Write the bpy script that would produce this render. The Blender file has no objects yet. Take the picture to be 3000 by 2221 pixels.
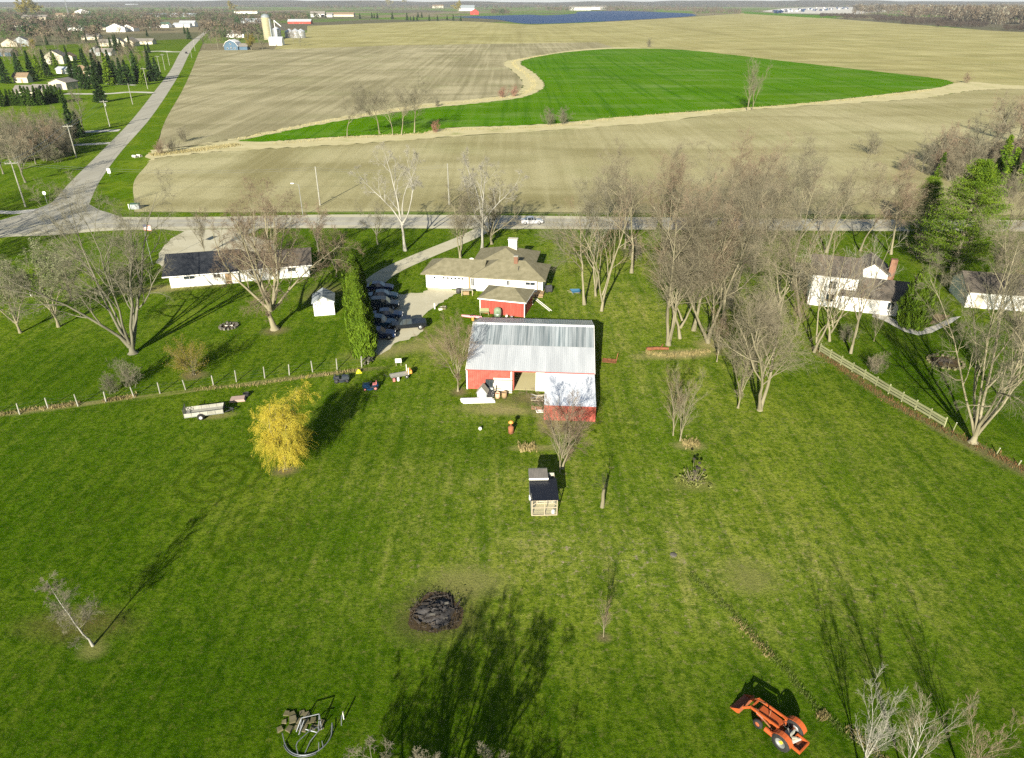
import bpy, math, random
import numpy as np
from mathutils import Vector, Matrix, Euler
rad = math.radians
# ---------------------------------------------------------------- camera, sky, sun, exposure
SC = bpy.context.scene
COL = SC.collection
FPX, CAMH = 2065.0, 40.0                      # focal length in photo pixels, drone height in metres
PITCH = math.atan((1110.5 - 6.0) / FPX)
cam_data = bpy.data.cameras.new('camera'); cam = bpy.data.objects.new('camera', cam_data); COL.objects.link(cam)
cam_data.sensor_fit = 'HORIZONTAL'; cam_data.sensor_width = 36.0; cam_data.lens = 36.0 * FPX / 3000.0
cam_data.clip_start = 0.5; cam_data.clip_end = 60000.0
cam.location = (0, 0, CAMH); cam.rotation_euler = (math.pi / 2 - PITCH, 0, 0)
SC.camera = cam
SUN_EL, SUN_AZ = rad(22.0), rad(13.0)         # shadows fall 12 degrees right of straight ahead
world = bpy.data.worlds.new('World'); SC.world = world; world.use_nodes = True
wn = world.node_tree.nodes; wl = world.node_tree.links
sky = wn.new('ShaderNodeTexSky'); sky.sky_type = 'NISHITA'; sky.sun_disc = False
sky.sun_elevation = SUN_EL; sky.sun_rotation = rad(180.0) + SUN_AZ
sky.air_density = 1.0; sky.dust_density = 0.6; sky.ozone_density = 1.2
wn['Background'].inputs['Strength'].default_value = 0.05
wl.new(sky.outputs[0], wn['Background'].inputs['Color'])
sun_data = bpy.data.lights.new('sun', 'SUN'); sun = bpy.data.objects.new('sun', sun_data); COL.objects.link(sun)
sun_data.energy = 5.0; sun_data.angle = rad(0.53); sun_data.color = (1.0, 0.93, 0.80)
sd = Vector((math.sin(SUN_AZ) * math.cos(SUN_EL), math.cos(SUN_AZ) * math.cos(SUN_EL), -math.sin(SUN_EL)))
sun.rotation_euler = sd.to_track_quat('-Z', 'Y').to_euler()
SC.view_settings.view_transform = 'Standard'; SC.view_settings.look = 'None'
SC.view_settings.exposure = 1.2; SC.view_settings.gamma = 1.0; SC.view_settings.use_curve_mapping = False
SC.cycles.max_bounces = 5; SC.cycles.diffuse_bounces = 3; SC.cycles.glossy_bounces = 2; SC.cycles.transmission_bounces = 4
SC.cycles.transparent_max_bounces = 6; SC.cycles.volume_bounces = 0; SC.cycles.caustics_reflective = False; SC.cycles.caustics_refractive = False
SC.cycles.use_adaptive_sampling = True; SC.cycles.adaptive_threshold = 0.01
SC.cycles.use_denoising = False; SC.cycles.denoiser = 'OPENIMAGEDENOISE'; SC.cycles.denoising_input_passes = 'RGB_ALBEDO_NORMAL'
# ---------------------------------------------------------------- survey helpers (photo pixel -> ground metres)
def G(px, py, z=0.0):
    a = PITCH + math.atan((py - 1110.5) / FPX)
    y = (CAMH - z) / math.tan(a); zc = y * math.cos(PITCH) + (CAMH - z) * math.sin(PITCH)
    return ((px - 1500) * zc / FPX, y)
def TZ(y, py):
    return CAMH - y * math.tan(PITCH + math.atan((py - 1110.5) / FPX))
# ---------------------------------------------------------------- materials
def nd(nt, t, **kw):
    n = nt.nodes.new(t)
    for k, v in kw.items(): setattr(n, k, v)
    return n
def M(name, c1, c2=None, rough=0.85, scale=3.0, stretch=(1, 1, 1), metal=0.0, bump=0.0, bscale=None, rnd=0.0, detail=4.0, spec=0.3, trans=0.0):
    m = bpy.data.materials.new(name); m.use_nodes = True; nt = m.node_tree; b = nt.nodes['Principled BSDF']; L = nt.links
    b.inputs['Roughness'].default_value = rough; b.inputs['Metallic'].default_value = metal
    b.inputs['Specular IOR Level'].default_value = spec
    c1 = tuple(c1) + (1,); b.inputs['Base Color'].default_value = c1
    if trans: b.inputs['Transmission Weight'].default_value = trans
    if c2 is not None or bump or rnd:
        tc = nd(nt, 'ShaderNodeTexCoord'); mp = nd(nt, 'ShaderNodeMapping'); mp.inputs['Scale'].default_value = stretch
        L.new(tc.outputs['Object'], mp.inputs['Vector'])
        oi = nd(nt, 'ShaderNodeObjectInfo')
        nz = nd(nt, 'ShaderNodeTexNoise'); nz.noise_dimensions = '4D'; nz.inputs['Scale'].default_value = scale; nz.inputs['Detail'].default_value = detail
        mw = nd(nt, 'ShaderNodeMath', operation='MULTIPLY'); mw.inputs[1].default_value = 37.0
        L.new(oi.outputs['Random'], mw.inputs[0]); L.new(mw.outputs[0], nz.inputs['W'])
        L.new(mp.outputs[0], nz.inputs['Vector'])
        out = None
        if c2 is not None:
            r = nd(nt, 'ShaderNodeValToRGB'); r.color_ramp.elements[0].position = 0.33; r.color_ramp.elements[1].position = 0.67
            r.color_ramp.elements[0].color = c1; r.color_ramp.elements[1].color = tuple(c2) + (1,)
            L.new(nz.outputs[0], r.inputs[0]); out = r.outputs[0]
        if rnd:
            hs = nd(nt, 'ShaderNodeHueSaturation'); mr = nd(nt, 'ShaderNodeMapRange')
            mr.inputs['To Min'].default_value = 1 - rnd; mr.inputs['To Max'].default_value = 1 + rnd
            L.new(oi.outputs['Random'], mr.inputs['Value']); L.new(mr.outputs[0], hs.inputs['Value'])
            if out: L.new(out, hs.inputs['Color'])
            else: hs.inputs['Color'].default_value = c1
            out = hs.outputs[0]
        if out: L.new(out, b.inputs['Base Color'])
        if bump:
            n2 = nz
            if bscale: n2 = nd(nt, 'ShaderNodeTexNoise'); n2.inputs['Scale'].default_value = bscale; n2.inputs['Detail'].default_value = 5; L.new(mp.outputs[0], n2.inputs['Vector'])
            bp = nd(nt, 'ShaderNodeBump'); bp.inputs['Strength'].default_value = bump; bp.inputs['Distance'].default_value = 0.05
            L.new(n2.outputs[0], bp.inputs['Height']); L.new(bp.outputs[0], b.inputs['Normal'])
    return m
class GM:
    """layered procedural ground material: noise layers mixed over a base colour, all in metres"""
    def __init__(s, name, base, rough=0.95):
        s.m = bpy.data.materials.new(name); s.m.use_nodes = True; s.nt = s.m.node_tree; s.L = s.nt.links
        s.b = s.nt.nodes['Principled BSDF']; s.b.inputs['Roughness'].default_value = rough; s.b.inputs['Specular IOR Level'].default_value = 0.0
        s.tc = nd(s.nt, 'ShaderNodeTexCoord'); s.out = None; s.base = tuple(base) + (1,)
    def vec(s, stretch=(1, 1, 1), rot=0.0, warp=0.0):
        mp = nd(s.nt, 'ShaderNodeMapping'); mp.inputs['Scale'].default_value = stretch; mp.inputs['Rotation'].default_value = (0, 0, rot)
        s.L.new(s.tc.outputs['Object'], mp.inputs['Vector'])
        if warp:
            n = nd(s.nt, 'ShaderNodeTexNoise'); n.inputs['Scale'].default_value = 0.05; s.L.new(s.tc.outputs['Object'], n.inputs['Vector'])
            v = nd(s.nt, 'ShaderNodeVectorMath', operation='MULTIPLY_ADD'); v.inputs[1].default_value = (warp,) * 3
            s.L.new(n.outputs['Color'], v.inputs[0]); s.L.new(mp.outputs[0], v.inputs[2]); return v.outputs[0]
        return mp.outputs[0]
    def noise(s, scale, stretch=(1, 1, 1), rot=0.0, detail=4.0, warp=0.0, rough=0.55):
        n = nd(s.nt, 'ShaderNodeTexNoise'); n.inputs['Scale'].default_value = scale; n.inputs['Detail'].default_value = detail; n.inputs['Roughness'].default_value = rough
        s.L.new(s.vec(stretch, rot, warp), n.inputs['Vector']); return n.outputs[0]
    def layer(s, col, fac, lo=0.4, hi=0.6, amt=1.0, blend='MIX'):
        mr = nd(s.nt, 'ShaderNodeMapRange'); mr.inputs['From Min'].default_value = lo; mr.inputs['From Max'].default_value = hi
        mr.inputs['To Max'].default_value = amt; s.L.new(fac, mr.inputs['Value'])
        mx = nd(s.nt, 'ShaderNodeMix', data_type='RGBA', blend_type=blend)
        s.L.new(mr.outputs[0], mx.inputs['Factor'])
        if s.out: s.L.new(s.out, mx.inputs[6])
        else: mx.inputs[6].default_value = s.base
        mx.inputs[7].default_value = tuple(col) + (1,); s.out = mx.outputs[2]; return s
    def patch(s, px, py, rx, ry, col, amt=0.8, rot=0.0, soft=0.45, blend='MIX'):
        """soft-edged area of worn, darker or paler ground, centred on a surveyed point"""
        c = G(px, py)
        mp = nd(s.nt, 'ShaderNodeMapping', vector_type='TEXTURE'); mp.inputs['Location'].default_value = (c[0], c[1], 0); mp.inputs['Rotation'].default_value = (0, 0, rot); mp.inputs['Scale'].default_value = (rx, ry, 1)
        s.L.new(s.tc.outputs['Object'], mp.inputs['Vector'])
        ln = nd(s.nt, 'ShaderNodeVectorMath', operation='LENGTH'); s.L.new(mp.outputs[0], ln.inputs[0])
        if not hasattr(s, 'pn'): s.pn = s.noise(0.35, detail=6, rough=0.65)
        ma = nd(s.nt, 'ShaderNodeMath', operation='MULTIPLY_ADD'); ma.inputs[1].default_value = 1.3; s.L.new(s.pn, ma.inputs[0]); s.L.new(ln.outputs['Value'], ma.inputs[2])
        return s.layer(col, ma.outputs[0], 1.65 + soft, 1.65 - soft, amt, blend)
    def rings(s, px, py, spacing, reach, col, amt):
        """faint circular mower tracks round a surveyed point, fading out at reach metres"""
        c = G(px, py); mp = nd(s.nt, 'ShaderNodeMapping', vector_type='TEXTURE'); mp.inputs['Location'].default_value = (c[0], c[1], 0); s.L.new(s.tc.outputs['Object'], mp.inputs['Vector'])
        w = nd(s.nt, 'ShaderNodeTexWave', wave_type='RINGS', rings_direction='Z'); w.inputs['Scale'].default_value = 0.314 / spacing; w.inputs['Distortion'].default_value = 2.2; w.inputs['Detail'].default_value = 3.0; w.inputs['Detail Scale'].default_value = 0.6; s.L.new(mp.outputs[0], w.inputs['Vector'])
        ln = nd(s.nt, 'ShaderNodeVectorMath', operation='LENGTH'); s.L.new(mp.outputs[0], ln.inputs[0])
        mr = nd(s.nt, 'ShaderNodeMapRange'); mr.inputs['From Min'].default_value = reach; mr.inputs['From Max'].default_value = reach * .35; s.L.new(ln.outputs['Value'], mr.inputs['Value'])
        mu = nd(s.nt, 'ShaderNodeMath', operation='MULTIPLY'); s.L.new(w.outputs['Fac'], mu.inputs[0]); s.L.new(mr.outputs[0], mu.inputs[1]); return s.layer(col, mu.outputs[0], 0.45, 0.95, amt)
    def bump(s, fac, strength, dist):
        bp = nd(s.nt, 'ShaderNodeBump'); bp.inputs['Strength'].default_value = strength; bp.inputs['Distance'].default_value = dist
        s.L.new(fac, bp.inputs['Height']); s.L.new(bp.outputs[0], s.b.inputs['Normal']); return s
    def done(s):
        if s.out: s.L.new(s.out, s.b.inputs['Base Color'])
        else: s.b.inputs['Base Color'].default_value = s.base
        return s.m
# ---------------------------------------------------------------- mesh helpers
def np_mesh(name, V, Q, mat=None, smooth=False):
    V = np.asarray(V, dtype=np.float32).reshape(-1, 3); Q = np.asarray(Q, dtype=np.int32); k = Q.shape[1]
    me = bpy.data.meshes.new(name); me.vertices.add(len(V)); me.vertices.foreach_set('co', V.ravel())
    me.loops.add(Q.size); me.loops.foreach_set('vertex_index', Q.ravel())
    me.polygons.add(len(Q)); me.polygons.foreach_set('loop_start', np.arange(0, Q.size, k, dtype=np.int32))
    if smooth: me.polygons.foreach_set('use_smooth', np.ones(len(Q), dtype=bool))
    me.update(calc_edges=True)
    if mat: me.materials.append(mat)
    return me
class MB:
    def __init__(s): s.v = []; s.f = []
    def add(s, vs, fs):
        o = len(s.v); s.v += [tuple(v) for v in vs]; s.f += [tuple(i + o for i in f) for f in fs]; return s
    def box(s, x0, x1, y0, y1, z0, z1):
        return s.add([(x0, y0, z0), (x1, y0, z0), (x1, y1, z0), (x0, y1, z0), (x0, y0, z1), (x1, y0, z1), (x1, y1, z1), (x0, y1, z1)],
                     [(0, 3, 2, 1), (4, 5, 6, 7), (0, 1, 5, 4), (1, 2, 6, 5), (2, 3, 7, 6), (3, 0, 4, 7)])
    def bar(s, p0, p1, w, h, up=(0, 0, 1)):
        p0 = Vector(p0); p1 = Vector(p1); d = (p1 - p0).normalized(); u = Vector(up)
        if abs(d.dot(u)) > 0.95: u = Vector((1, 0, 0))
        a = d.cross(u).normalized() * w / 2; b = a.cross(d).normalized() * h / 2
        vs = [p + sa * a + sb * b for p in (p0, p1) for sa, sb in ((-1, -1), (1, -1), (1, 1), (-1, 1))]
        return s.add(vs, [(3, 2, 1, 0), (4, 5, 6, 7), (0, 1, 5, 4), (1, 2, 6, 5), (2, 3, 7, 6), (3, 0, 4, 7)])
    def tube(s, pts, r, n=6, caps=True):
        pts = [Vector(p) for p in pts]; rs = r if isinstance(r, (list, tuple)) else [r] * len(pts); o = len(s.v); prev = None
        for i, p in enumerate(pts):
            d = (pts[min(i + 1, len(pts) - 1)] - pts[max(i - 1, 0)]).normalized()
            if prev is None: a = d.cross(Vector((0.31, 0.2, 1)) if abs(d.z) < 0.9 else Vector((1, 0.1, 0))).normalized()
            else: a = (prev - d * prev.dot(d)).normalized()
            prev = a; b = d.cross(a)
            for k in range(n):
                t = 2 * math.pi * k / n; s.v.append(tuple(p + (a * math.cos(t) + b * math.sin(t)) * rs[i]))
        for i in range(len(pts) - 1):
            for k in range(n): s.f.append((o + i * n + k, o + i * n + (k + 1) % n, o + (i + 1) * n + (k + 1) % n, o + (i + 1) * n + k))
        if caps: s.f.append(tuple(o + k for k in range(n))[::-1]); s.f.append(tuple(o + (len(pts) - 1) * n + k for k in range(n)))
        return s
    def lathe(s, prof, axis='z', c=(0, 0, 0), n=16):
        o = len(s.v)
        for (r, h) in prof:
            for k in range(n):
                t = 2 * math.pi * k / n; a, b = r * math.cos(t), r * math.sin(t)
                s.v.append({'z': (c[0] + a, c[1] + b, c[2] + h), 'x': (c[0] + h, c[1] + a, c[2] + b), 'y': (c[0] + b, c[1] + h, c[2] + a)}[axis])
        for i in range(len(prof) - 1):
            for k in range(n): s.f.append((o + i * n + k, o + i * n + (k + 1) % n, o + (i + 1) * n + (k + 1) % n, o + (i + 1) * n + k))
        return s
    def prism(s, poly, z0, z1, axis='z'):
        n = len(poly); o = len(s.v)
        for z in (z0, z1):
            for (a, b) in poly: s.v.append({'z': (a, b, z), 'y': (a, z, b), 'x': (z, a, b)}[axis])
        s.f.append(tuple(o + i for i in range(n))[::-1]); s.f.append(tuple(o + n + i for i in range(n)))
        for i in range(n): s.f.append((o + i, o + (i + 1) % n, o + n + (i + 1) % n, o + n + i))
        return s
    def mesh(s, name, mat, smooth=False):
        me = bpy.data.meshes.new(name); me.from_pydata(s.v, [], s.f); me.update(); me.materials.append(mat)
        import bmesh
        bm = bmesh.new(); bm.from_mesh(me); bmesh.ops.recalc_face_normals(bm, faces=bm.faces); bm.to_mesh(me); bm.free()
        if smooth: me.polygons.foreach_set('use_smooth', [True] * len(me.polygons))
        return me
    def build(s, name, mat, parent=None, smooth=False):
        return link(name, s.mesh(name, mat, smooth), parent)
def link(name, me, parent=None, loc=None, rz=None, scale=None):
    o = bpy.data.objects.new(name, me); COL.objects.link(o)
    if parent is not None: o.parent = parent
    if loc is not None: o.location = loc
    if rz is not None: o.rotation_euler = (0, 0, rz)
    if scale is not None: o.scale = scale if hasattr(scale, '__len__') else (scale,) * 3
    return o
def tag(o, label, cat, group=None, kind=None):
    if label: o['label'] = label
    if cat: o['category'] = cat
    if group: o['group'] = group
    if kind: o['kind'] = kind
    return o
def thing(name, label, cat, loc=(0, 0, 0), rz=0.0, group=None):
    o = link(name, None, None, (loc[0], loc[1], loc[2] if len(loc) > 2 else 0.0), rz); o.empty_display_size = 0.2
    return tag(o, label, cat, group)
def sheet(name, pts, z, mat, kind='structure', label=None, sub=0, jag=0.0, seed=1):
    """flat ground sheet from a world-space outline; jag roughens the edge"""
    rnd = random.Random(seed); P = []
    for i in range(len(pts)):
        a = Vector(pts[i]); b = Vector(pts[(i + 1) % len(pts)])
        n = max(1, sub); nrm = Vector((-(b - a).y, (b - a).x)).normalized() if (b - a).length > 0 else Vector((0, 0))
        for k in range(n):
            p = a.lerp(b, k / n)
            if jag and k: p = p + nrm * rnd.uniform(-jag, jag)
            P.append((p.x, p.y, z))
    me = bpy.data.meshes.new(name); me.from_pydata(P, [], [tuple(range(len(P)))]); me.update()
    if me.polygons[0].normal.z < 0: me.flip_normals()
    me.materials.append(mat); o = link(name, me); o['kind'] = kind
    if label: o['label'] = label
    return o
def GP(*pts): return [G(*p) for p in pts]
def smoothpoly(pts, n=4):
    """Catmull-Rom through an open list of points"""
    P = [Vector(p) for p in pts]; out = []
    for i in range(len(P) - 1):
        p0 = P[max(i - 1, 0)]; p1 = P[i]; p2 = P[i + 1]; p3 = P[min(i + 2, len(P) - 1)]
        for k in range(n):
            t = k / n
            out.append(tuple(0.5 * ((2 * p1) + (p2 - p0) * t + (2 * p0 - 5 * p1 + 4 * p2 - p3) * t * t + (3 * p1 - p0 - 3 * p2 + p3) * t ** 3)))
    out.append(tuple(P[-1])); return out
# ---------------------------------------------------------------- ground materials
def lawn_mat():
    g = GM('lawn', (0.095, 0.157, 0.0072)); g.b.inputs['Specular IOR Level'].default_value = 0.0
    lush, thin, straw, soil = (0.045, 0.089, 0.0012), (0.213, 0.211, 0.0650), (0.34, 0.28, 0.13), (0.19, 0.145, 0.08)
    g.layer((0.142, 0.198, 0.0128), g.noise(0.045, detail=5, warp=0.6), 0.42, 0.62)
    n1 = g.noise(0.13, (1.0, 0.35, 1), 0.2, 6)
    g.layer((0.063, 0.128, 0.0024), n1, 0.52, 0.70, 0.7); g.layer((0.205, 0.247, 0.0320), g.noise(0.17, detail=6, warp=0.8), 0.56, 0.74, 0.7)
    g.layer((0.046, 0.099, 0.0024), g.noise(0.55, (1.6, 0.08, 1), 0.10, 4), 0.50, 0.68, 0.75)
    g.layer((0.205, 0.239, 0.0320), g.noise(0.5, (1.3, 0.10, 1), 0.13, 4), 0.53, 0.73, 0.6)
    g.layer((0.030, 0.072, 0.0016), g.noise(1.1, (1, 0.6, 1), 0, 7, 0, 0.75), 0.48, 0.62, 0.8)
    g.layer((0.027, 0.067, 0.0016), g.noise(2.4, detail=6, rough=0.75), 0.46, 0.60, 0.75)
    g.layer((0.235, 0.211, 0.0750), g.noise(1.9, detail=7, rough=0.8), 0.54, 0.70, 0.8)
    DIM, PA = (0.60, 0.72, 0.40), (1.50, 1.28, 2.1)  # turf tones; darker foreground also has its light falloff painted into the colour
    for (px, py, rx, ry, ro, am) in ((250, 1560, 26, 17, .1, 1), (800, 2150, 24, 7, 0, 1), (150, 1100, 20, 9, .2, .6), (2700, 2150, 16, 5, 0, .8), (600, 1040, 18, 8, .2, .5), (2760, 1090, 13, 13, -.3, .9), (1080, 730, 22, 9, 0, .8), (1000, 1330, 9, 5, 0, .5), (1480, 1290, 3.5, 5, 0, .5), (2900, 1600, 8, 14, 0, .5)): g.patch(px, py, rx, ry, DIM, am, ro, .75, 'MULTIPLY')
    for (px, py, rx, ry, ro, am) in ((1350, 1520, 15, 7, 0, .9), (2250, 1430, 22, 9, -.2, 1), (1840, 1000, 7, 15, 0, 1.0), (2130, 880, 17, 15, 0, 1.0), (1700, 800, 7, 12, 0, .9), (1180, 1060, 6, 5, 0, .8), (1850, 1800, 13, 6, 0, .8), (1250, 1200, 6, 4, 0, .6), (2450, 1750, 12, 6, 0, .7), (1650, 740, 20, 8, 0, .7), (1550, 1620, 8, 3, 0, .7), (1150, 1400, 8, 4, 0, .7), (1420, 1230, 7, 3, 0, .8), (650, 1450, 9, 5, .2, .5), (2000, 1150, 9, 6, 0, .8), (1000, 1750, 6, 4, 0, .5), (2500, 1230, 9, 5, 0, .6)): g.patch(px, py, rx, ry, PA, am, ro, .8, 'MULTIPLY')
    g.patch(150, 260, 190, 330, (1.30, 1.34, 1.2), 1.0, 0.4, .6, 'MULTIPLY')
    g.rings(640, 1400, 1.5, 9.0, (0.034, 0.062, 0.0020), 0.55); g.rings(760, 1560, 1.6, 8.0, (0.034, 0.062, 0.0020), 0.4); g.rings(300, 1480, 1.7, 7.0, (0.034, 0.062, 0.0020), 0.35)
    for (px, py, rx, ry, c, am, ro) in ((838, 1378, 1.1, .8, soil, .95, 0), (568, 1100, 1.3, 1.0, soil, .9, 0), (805, 970, 1.6, 1.2, soil, .8, 0), (2195, 1690, 1.8, 1.6, thin, .8, 0), (1345, 1150, .9, .9, soil, .9, 0), (272, 1905, .9, .7, thin, .8, 0), (230, 1830, 3.4, 1.4, (.16, .10, .05), .45, 0), (1450, 1195, 3.2, 1.2, straw, .6, 0), (1540, 1168, 2.6, 1.3, soil, .75, 0), (1500, 1205, 3.0, .8, straw, .5, 0), (1620, 1235, 1.4, 2.2, straw, .6, 0), (640, 1218, 1.6, .6, straw, .6, .2), (1370, 1705, 2.8, 1.6, thin, .9, 0), (1278, 1800, 2.9, 2.4, (.10, .085, .035), .8, 0), (1770, 1868, .5, .4, soil, .8, 0), (1165, 1025, 5.5, 1.6, straw, .6, .35), (1985, 1038, 4.6, 1.2, straw, .95, .12), (2090, 1010, 2.0, 1.5, straw, .8, 0), (2020, 1305, 1.4, .7, straw, .8, 0), (2030, 1420, 1.7, 1.0, thin, .9, 0), (1300, 1000, 3, 5, straw, .35, 0), (480, 845, 8, 1.6, straw, .7, .23), (950, 860, 3, 4, soil, .6, 0),
                                    (1560, 1312, 2.2, .5, straw, .6, 0), 
                                    (2440, 1060, .6, 6, soil, .55, .32), (2600, 1170, .6, 6, soil, .55, .32), (2760, 1262, .6, 6, soil, .55, .34), (2930, 1345, .8, 6, soil, .7, .38), (120, 1200, 8, .35, straw, .7, .32), (350, 1172, 8, .25, straw, .5, .34), (650, 1133, 8, .22, straw, .55, .34), (880, 1106, 7, .35, straw, .8, .3), (1010, 1090, 4, .5, soil, .7, .25)): g.patch(px, py, rx, ry, c, am * .85, ro, 0.55)
    f = g.noise(5.0, detail=8, rough=0.8)
    g.layer((0.291, 0.258, 0.1100), f, 0.56, 0.74, 0.5); g.layer((0.013, 0.038, 0.0008), f, 0.45, 0.30, 0.75)
    g.bump(f, 0.7, 0.2)
    return g.done()
def terrain_mat():
    g = GM('countryside', (0.13, 0.19, 0.03))
    vo = nd(g.nt, 'ShaderNodeTexVoronoi'); vo.inputs['Scale'].default_value = 0.004; g.L.new(g.vec((1, 0.6, 1), 0.3), vo.inputs['Vector'])
    sp = nd(g.nt, 'ShaderNodeSeparateColor'); g.L.new(vo.outputs['Color'], sp.inputs[0])
    g.layer((0.22, 0.19, 0.11), sp.outputs[0], 0.45, 0.5, 1.0); g.layer((0.12, 0.11, 0.075), sp.outputs[1], 0.6, 0.65, 0.9)
    g.layer((0.10, 0.20, 0.015), sp.outputs[2], 0.6, 0.65, 0.9)
    g.layer((0.16, 0.14, 0.09), g.noise(0.01, detail=6), 0.45, 0.65, 0.6)
    g.layer((0.08, 0.085, 0.04), g.noise(0.06, detail=6), 0.5, 0.7, 0.6)
    return g.done()
def field_mat(name, base, light, dark, rot, row=0.45, rowamt=0.5, green=0.0, band=()):
    g = GM(name, base)
    g.layer(light, g.noise(0.018, detail=6, warp=1.0), 0.42, 0.62, 1.0)
    g.layer(dark, g.noise(0.03, (0.35, 1.4, 1), 0.1, 7, 0, .65), 0.48, 0.68, 0.9)
    if green: g.layer((0.16, 0.20, 0.06), g.noise(0.03, detail=6), 0.5, 0.75, green)
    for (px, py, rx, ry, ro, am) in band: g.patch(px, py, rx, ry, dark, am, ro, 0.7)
    r1 = g.noise(row, (1, 0.02, 1), rot, 3, 0.8)
    g.layer(dark, r1, 0.5, 0.68, rowamt); g.layer(light, r1, 0.48, 0.33, rowamt)
    r2 = g.noise(row * 0.22, (1, 0.03, 1), rot, 3, 0.8)
    g.layer(dark, r2, 0.52, 0.66, rowamt * 0.9)
    f = g.noise(1.5, detail=8, rough=0.8)
    g.layer(light, f, 0.55, 0.75, 0.5); g.layer(dark, f, 0.45, 0.3, 0.5)
    g.bump(f, 0.6, 0.25)
    return g.done()
def green_mat():
    g = GM('winter_wheat', (0.074, 0.190, 0.0015))
    g.layer((0.085, 0.19, 0.003), g.noise(0.02, detail=4), 0.4, 0.6)
    g.layer((0.05, 0.14, 0.002), g.noise(0.03, (0.3, 1, 1), 0, 4), 0.5, 0.7, 0.8)
    g.layer((0.20, 0.27, 0.09), g.noise(0.05, (0.35, 1.2, 1), 0.15, 6, 0.8, 0.7), 0.50, 0.68, 0.55)
    g.layer((0.5, 0.48, 0.25), g.noise(0.12, (0.4, 1.0, 1), 0.1, 6, 0.5, 0.75), 0.63, 0.72, 0.6)
    g.b.inputs['Specular IOR Level'].default_value = 0.0; g.layer((0.03, 0.11, 0.0015), g.noise(0.35, (1, 0.02, 1), rad(72), 3, .6), 0.5, 0.68, .6); g.layer((0.12, 0.22, 0.02), g.noise(0.2, (1, 0.03, 1), rad(72), 4, .6), 0.55, 0.7, .5); f = g.noise(1.5, detail=6); g.layer((0.035, 0.105, 0.002), f, 0.5, 0.7, 0.4); g.bump(f, 0.5, 0.2)
    return g.done()
def gravel_mat(name, base, dark, light):
    g = GM(name, base)
    g.layer(dark, g.noise(0.25, (0.4, 1, 1), 0.2, 6), 0.5, 0.72, 0.7)
    g.layer(light, g.noise(0.4, detail=5), 0.55, 0.75, 0.6)
    if 'dry' in name: g.layer((0.20, 0.24, 0.06), g.noise(0.12, detail=7, rough=.7), 0.55, 0.68, 0.6)
    f = g.noise(4.0, detail=8, rough=0.8); g.layer(dark, f, 0.55, 0.72, 0.5); g.layer(light, f, 0.45, 0.3, 0.4)
    g.bump(f, 0.3, 0.04); return g.done()
def asphalt_mat(rot):
    g = GM('old_asphalt', (0.36, 0.345, 0.28))
    g.layer((0.30, 0.285, 0.23), g.noise(0.35, (1, 0.03, 1), rot, 4), 0.48, 0.66, 0.8)
    g.layer((0.45, 0.43, 0.35), g.noise(0.5, (1, 0.02, 1), rot, 4), 0.55, 0.72, 0.8)
    g.layer((0.22, 0.21, 0.18), g.noise(0.2, detail=7, rough=0.7), 0.62, 0.72, 0.5)
    f = g.noise(3.0, detail=8, rough=0.8); g.layer((0.2, 0.2, 0.18), f, 0.55, 0.75, 0.4)
    g.layer((0.13, 0.13, 0.12), g.noise(0.9, (1, 0.12, 1), rot + 1.2, 7, 0, .75), 0.62, 0.68, 0.7); g.layer((0.50, 0.48, 0.40), g.noise(0.08, detail=6), 0.55, 0.7, 0.5); return g.done()
def water_mat():
    g = GM('water', (0.010, 0.038, 0.115), rough=0.5); g.b.inputs['Specular IOR Level'].default_value = 0.2  # blue base carries the sky reflection, painted in rather than mirrored
    g.layer((0.018, 0.055, 0.15), g.noise(0.01, (0.3, 1, 1), 0, 4), 0.45, 0.7); g.bump(g.noise(0.35, (0.4, 1.5, 1), 0, 6), 1.0, 1.2); return g.done()
MT = {}
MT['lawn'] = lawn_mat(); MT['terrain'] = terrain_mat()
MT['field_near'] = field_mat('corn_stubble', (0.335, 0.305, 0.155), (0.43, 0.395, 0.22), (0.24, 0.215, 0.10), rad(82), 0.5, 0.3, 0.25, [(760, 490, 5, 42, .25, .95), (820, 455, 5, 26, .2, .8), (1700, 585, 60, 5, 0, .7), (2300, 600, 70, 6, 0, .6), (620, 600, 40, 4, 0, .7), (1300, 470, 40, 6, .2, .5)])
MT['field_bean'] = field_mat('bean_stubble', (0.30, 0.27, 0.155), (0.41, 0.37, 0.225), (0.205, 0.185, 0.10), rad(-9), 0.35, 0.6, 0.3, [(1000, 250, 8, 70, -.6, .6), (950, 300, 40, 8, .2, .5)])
MT['field_far'] = field_mat('far_stubble', (0.33, 0.30, 0.125), (0.42, 0.385, 0.18), (0.23, 0.205, 0.085), rad(80), 0.12, 0.35, 0.35)
MT['wheat'] = green_mat(); MT['water'] = water_mat()
MT['gravel'] = gravel_mat('gravel', (0.47, 0.44, 0.315), (0.35, 0.32, 0.21), (0.58, 0.55, 0.43))
MT['asphalt_v'] = asphalt_mat(rad(-16)); MT['asphalt_h'] = asphalt_mat(rad(90))
MT['dry'] = gravel_mat('dry_grass_floor', (0.50, 0.45, 0.25), (0.37, 0.33, 0.16), (0.62, 0.57, 0.36))
MT['dirt'] = gravel_mat('bare_dirt', (0.22, 0.16, 0.09), (0.12, 0.09, 0.05), (0.33, 0.26, 0.16))
MT['deadlawn'] = gravel_mat('thin_lawn', (0.15, 0.165, 0.045), (0.09, 0.12, 0.02), (0.24, 0.22, 0.10))
MT['concrete'] = gravel_mat('concrete', (0.50, 0.48, 0.42), (0.40, 0.38, 0.33), (0.58, 0.56, 0.50))
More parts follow.
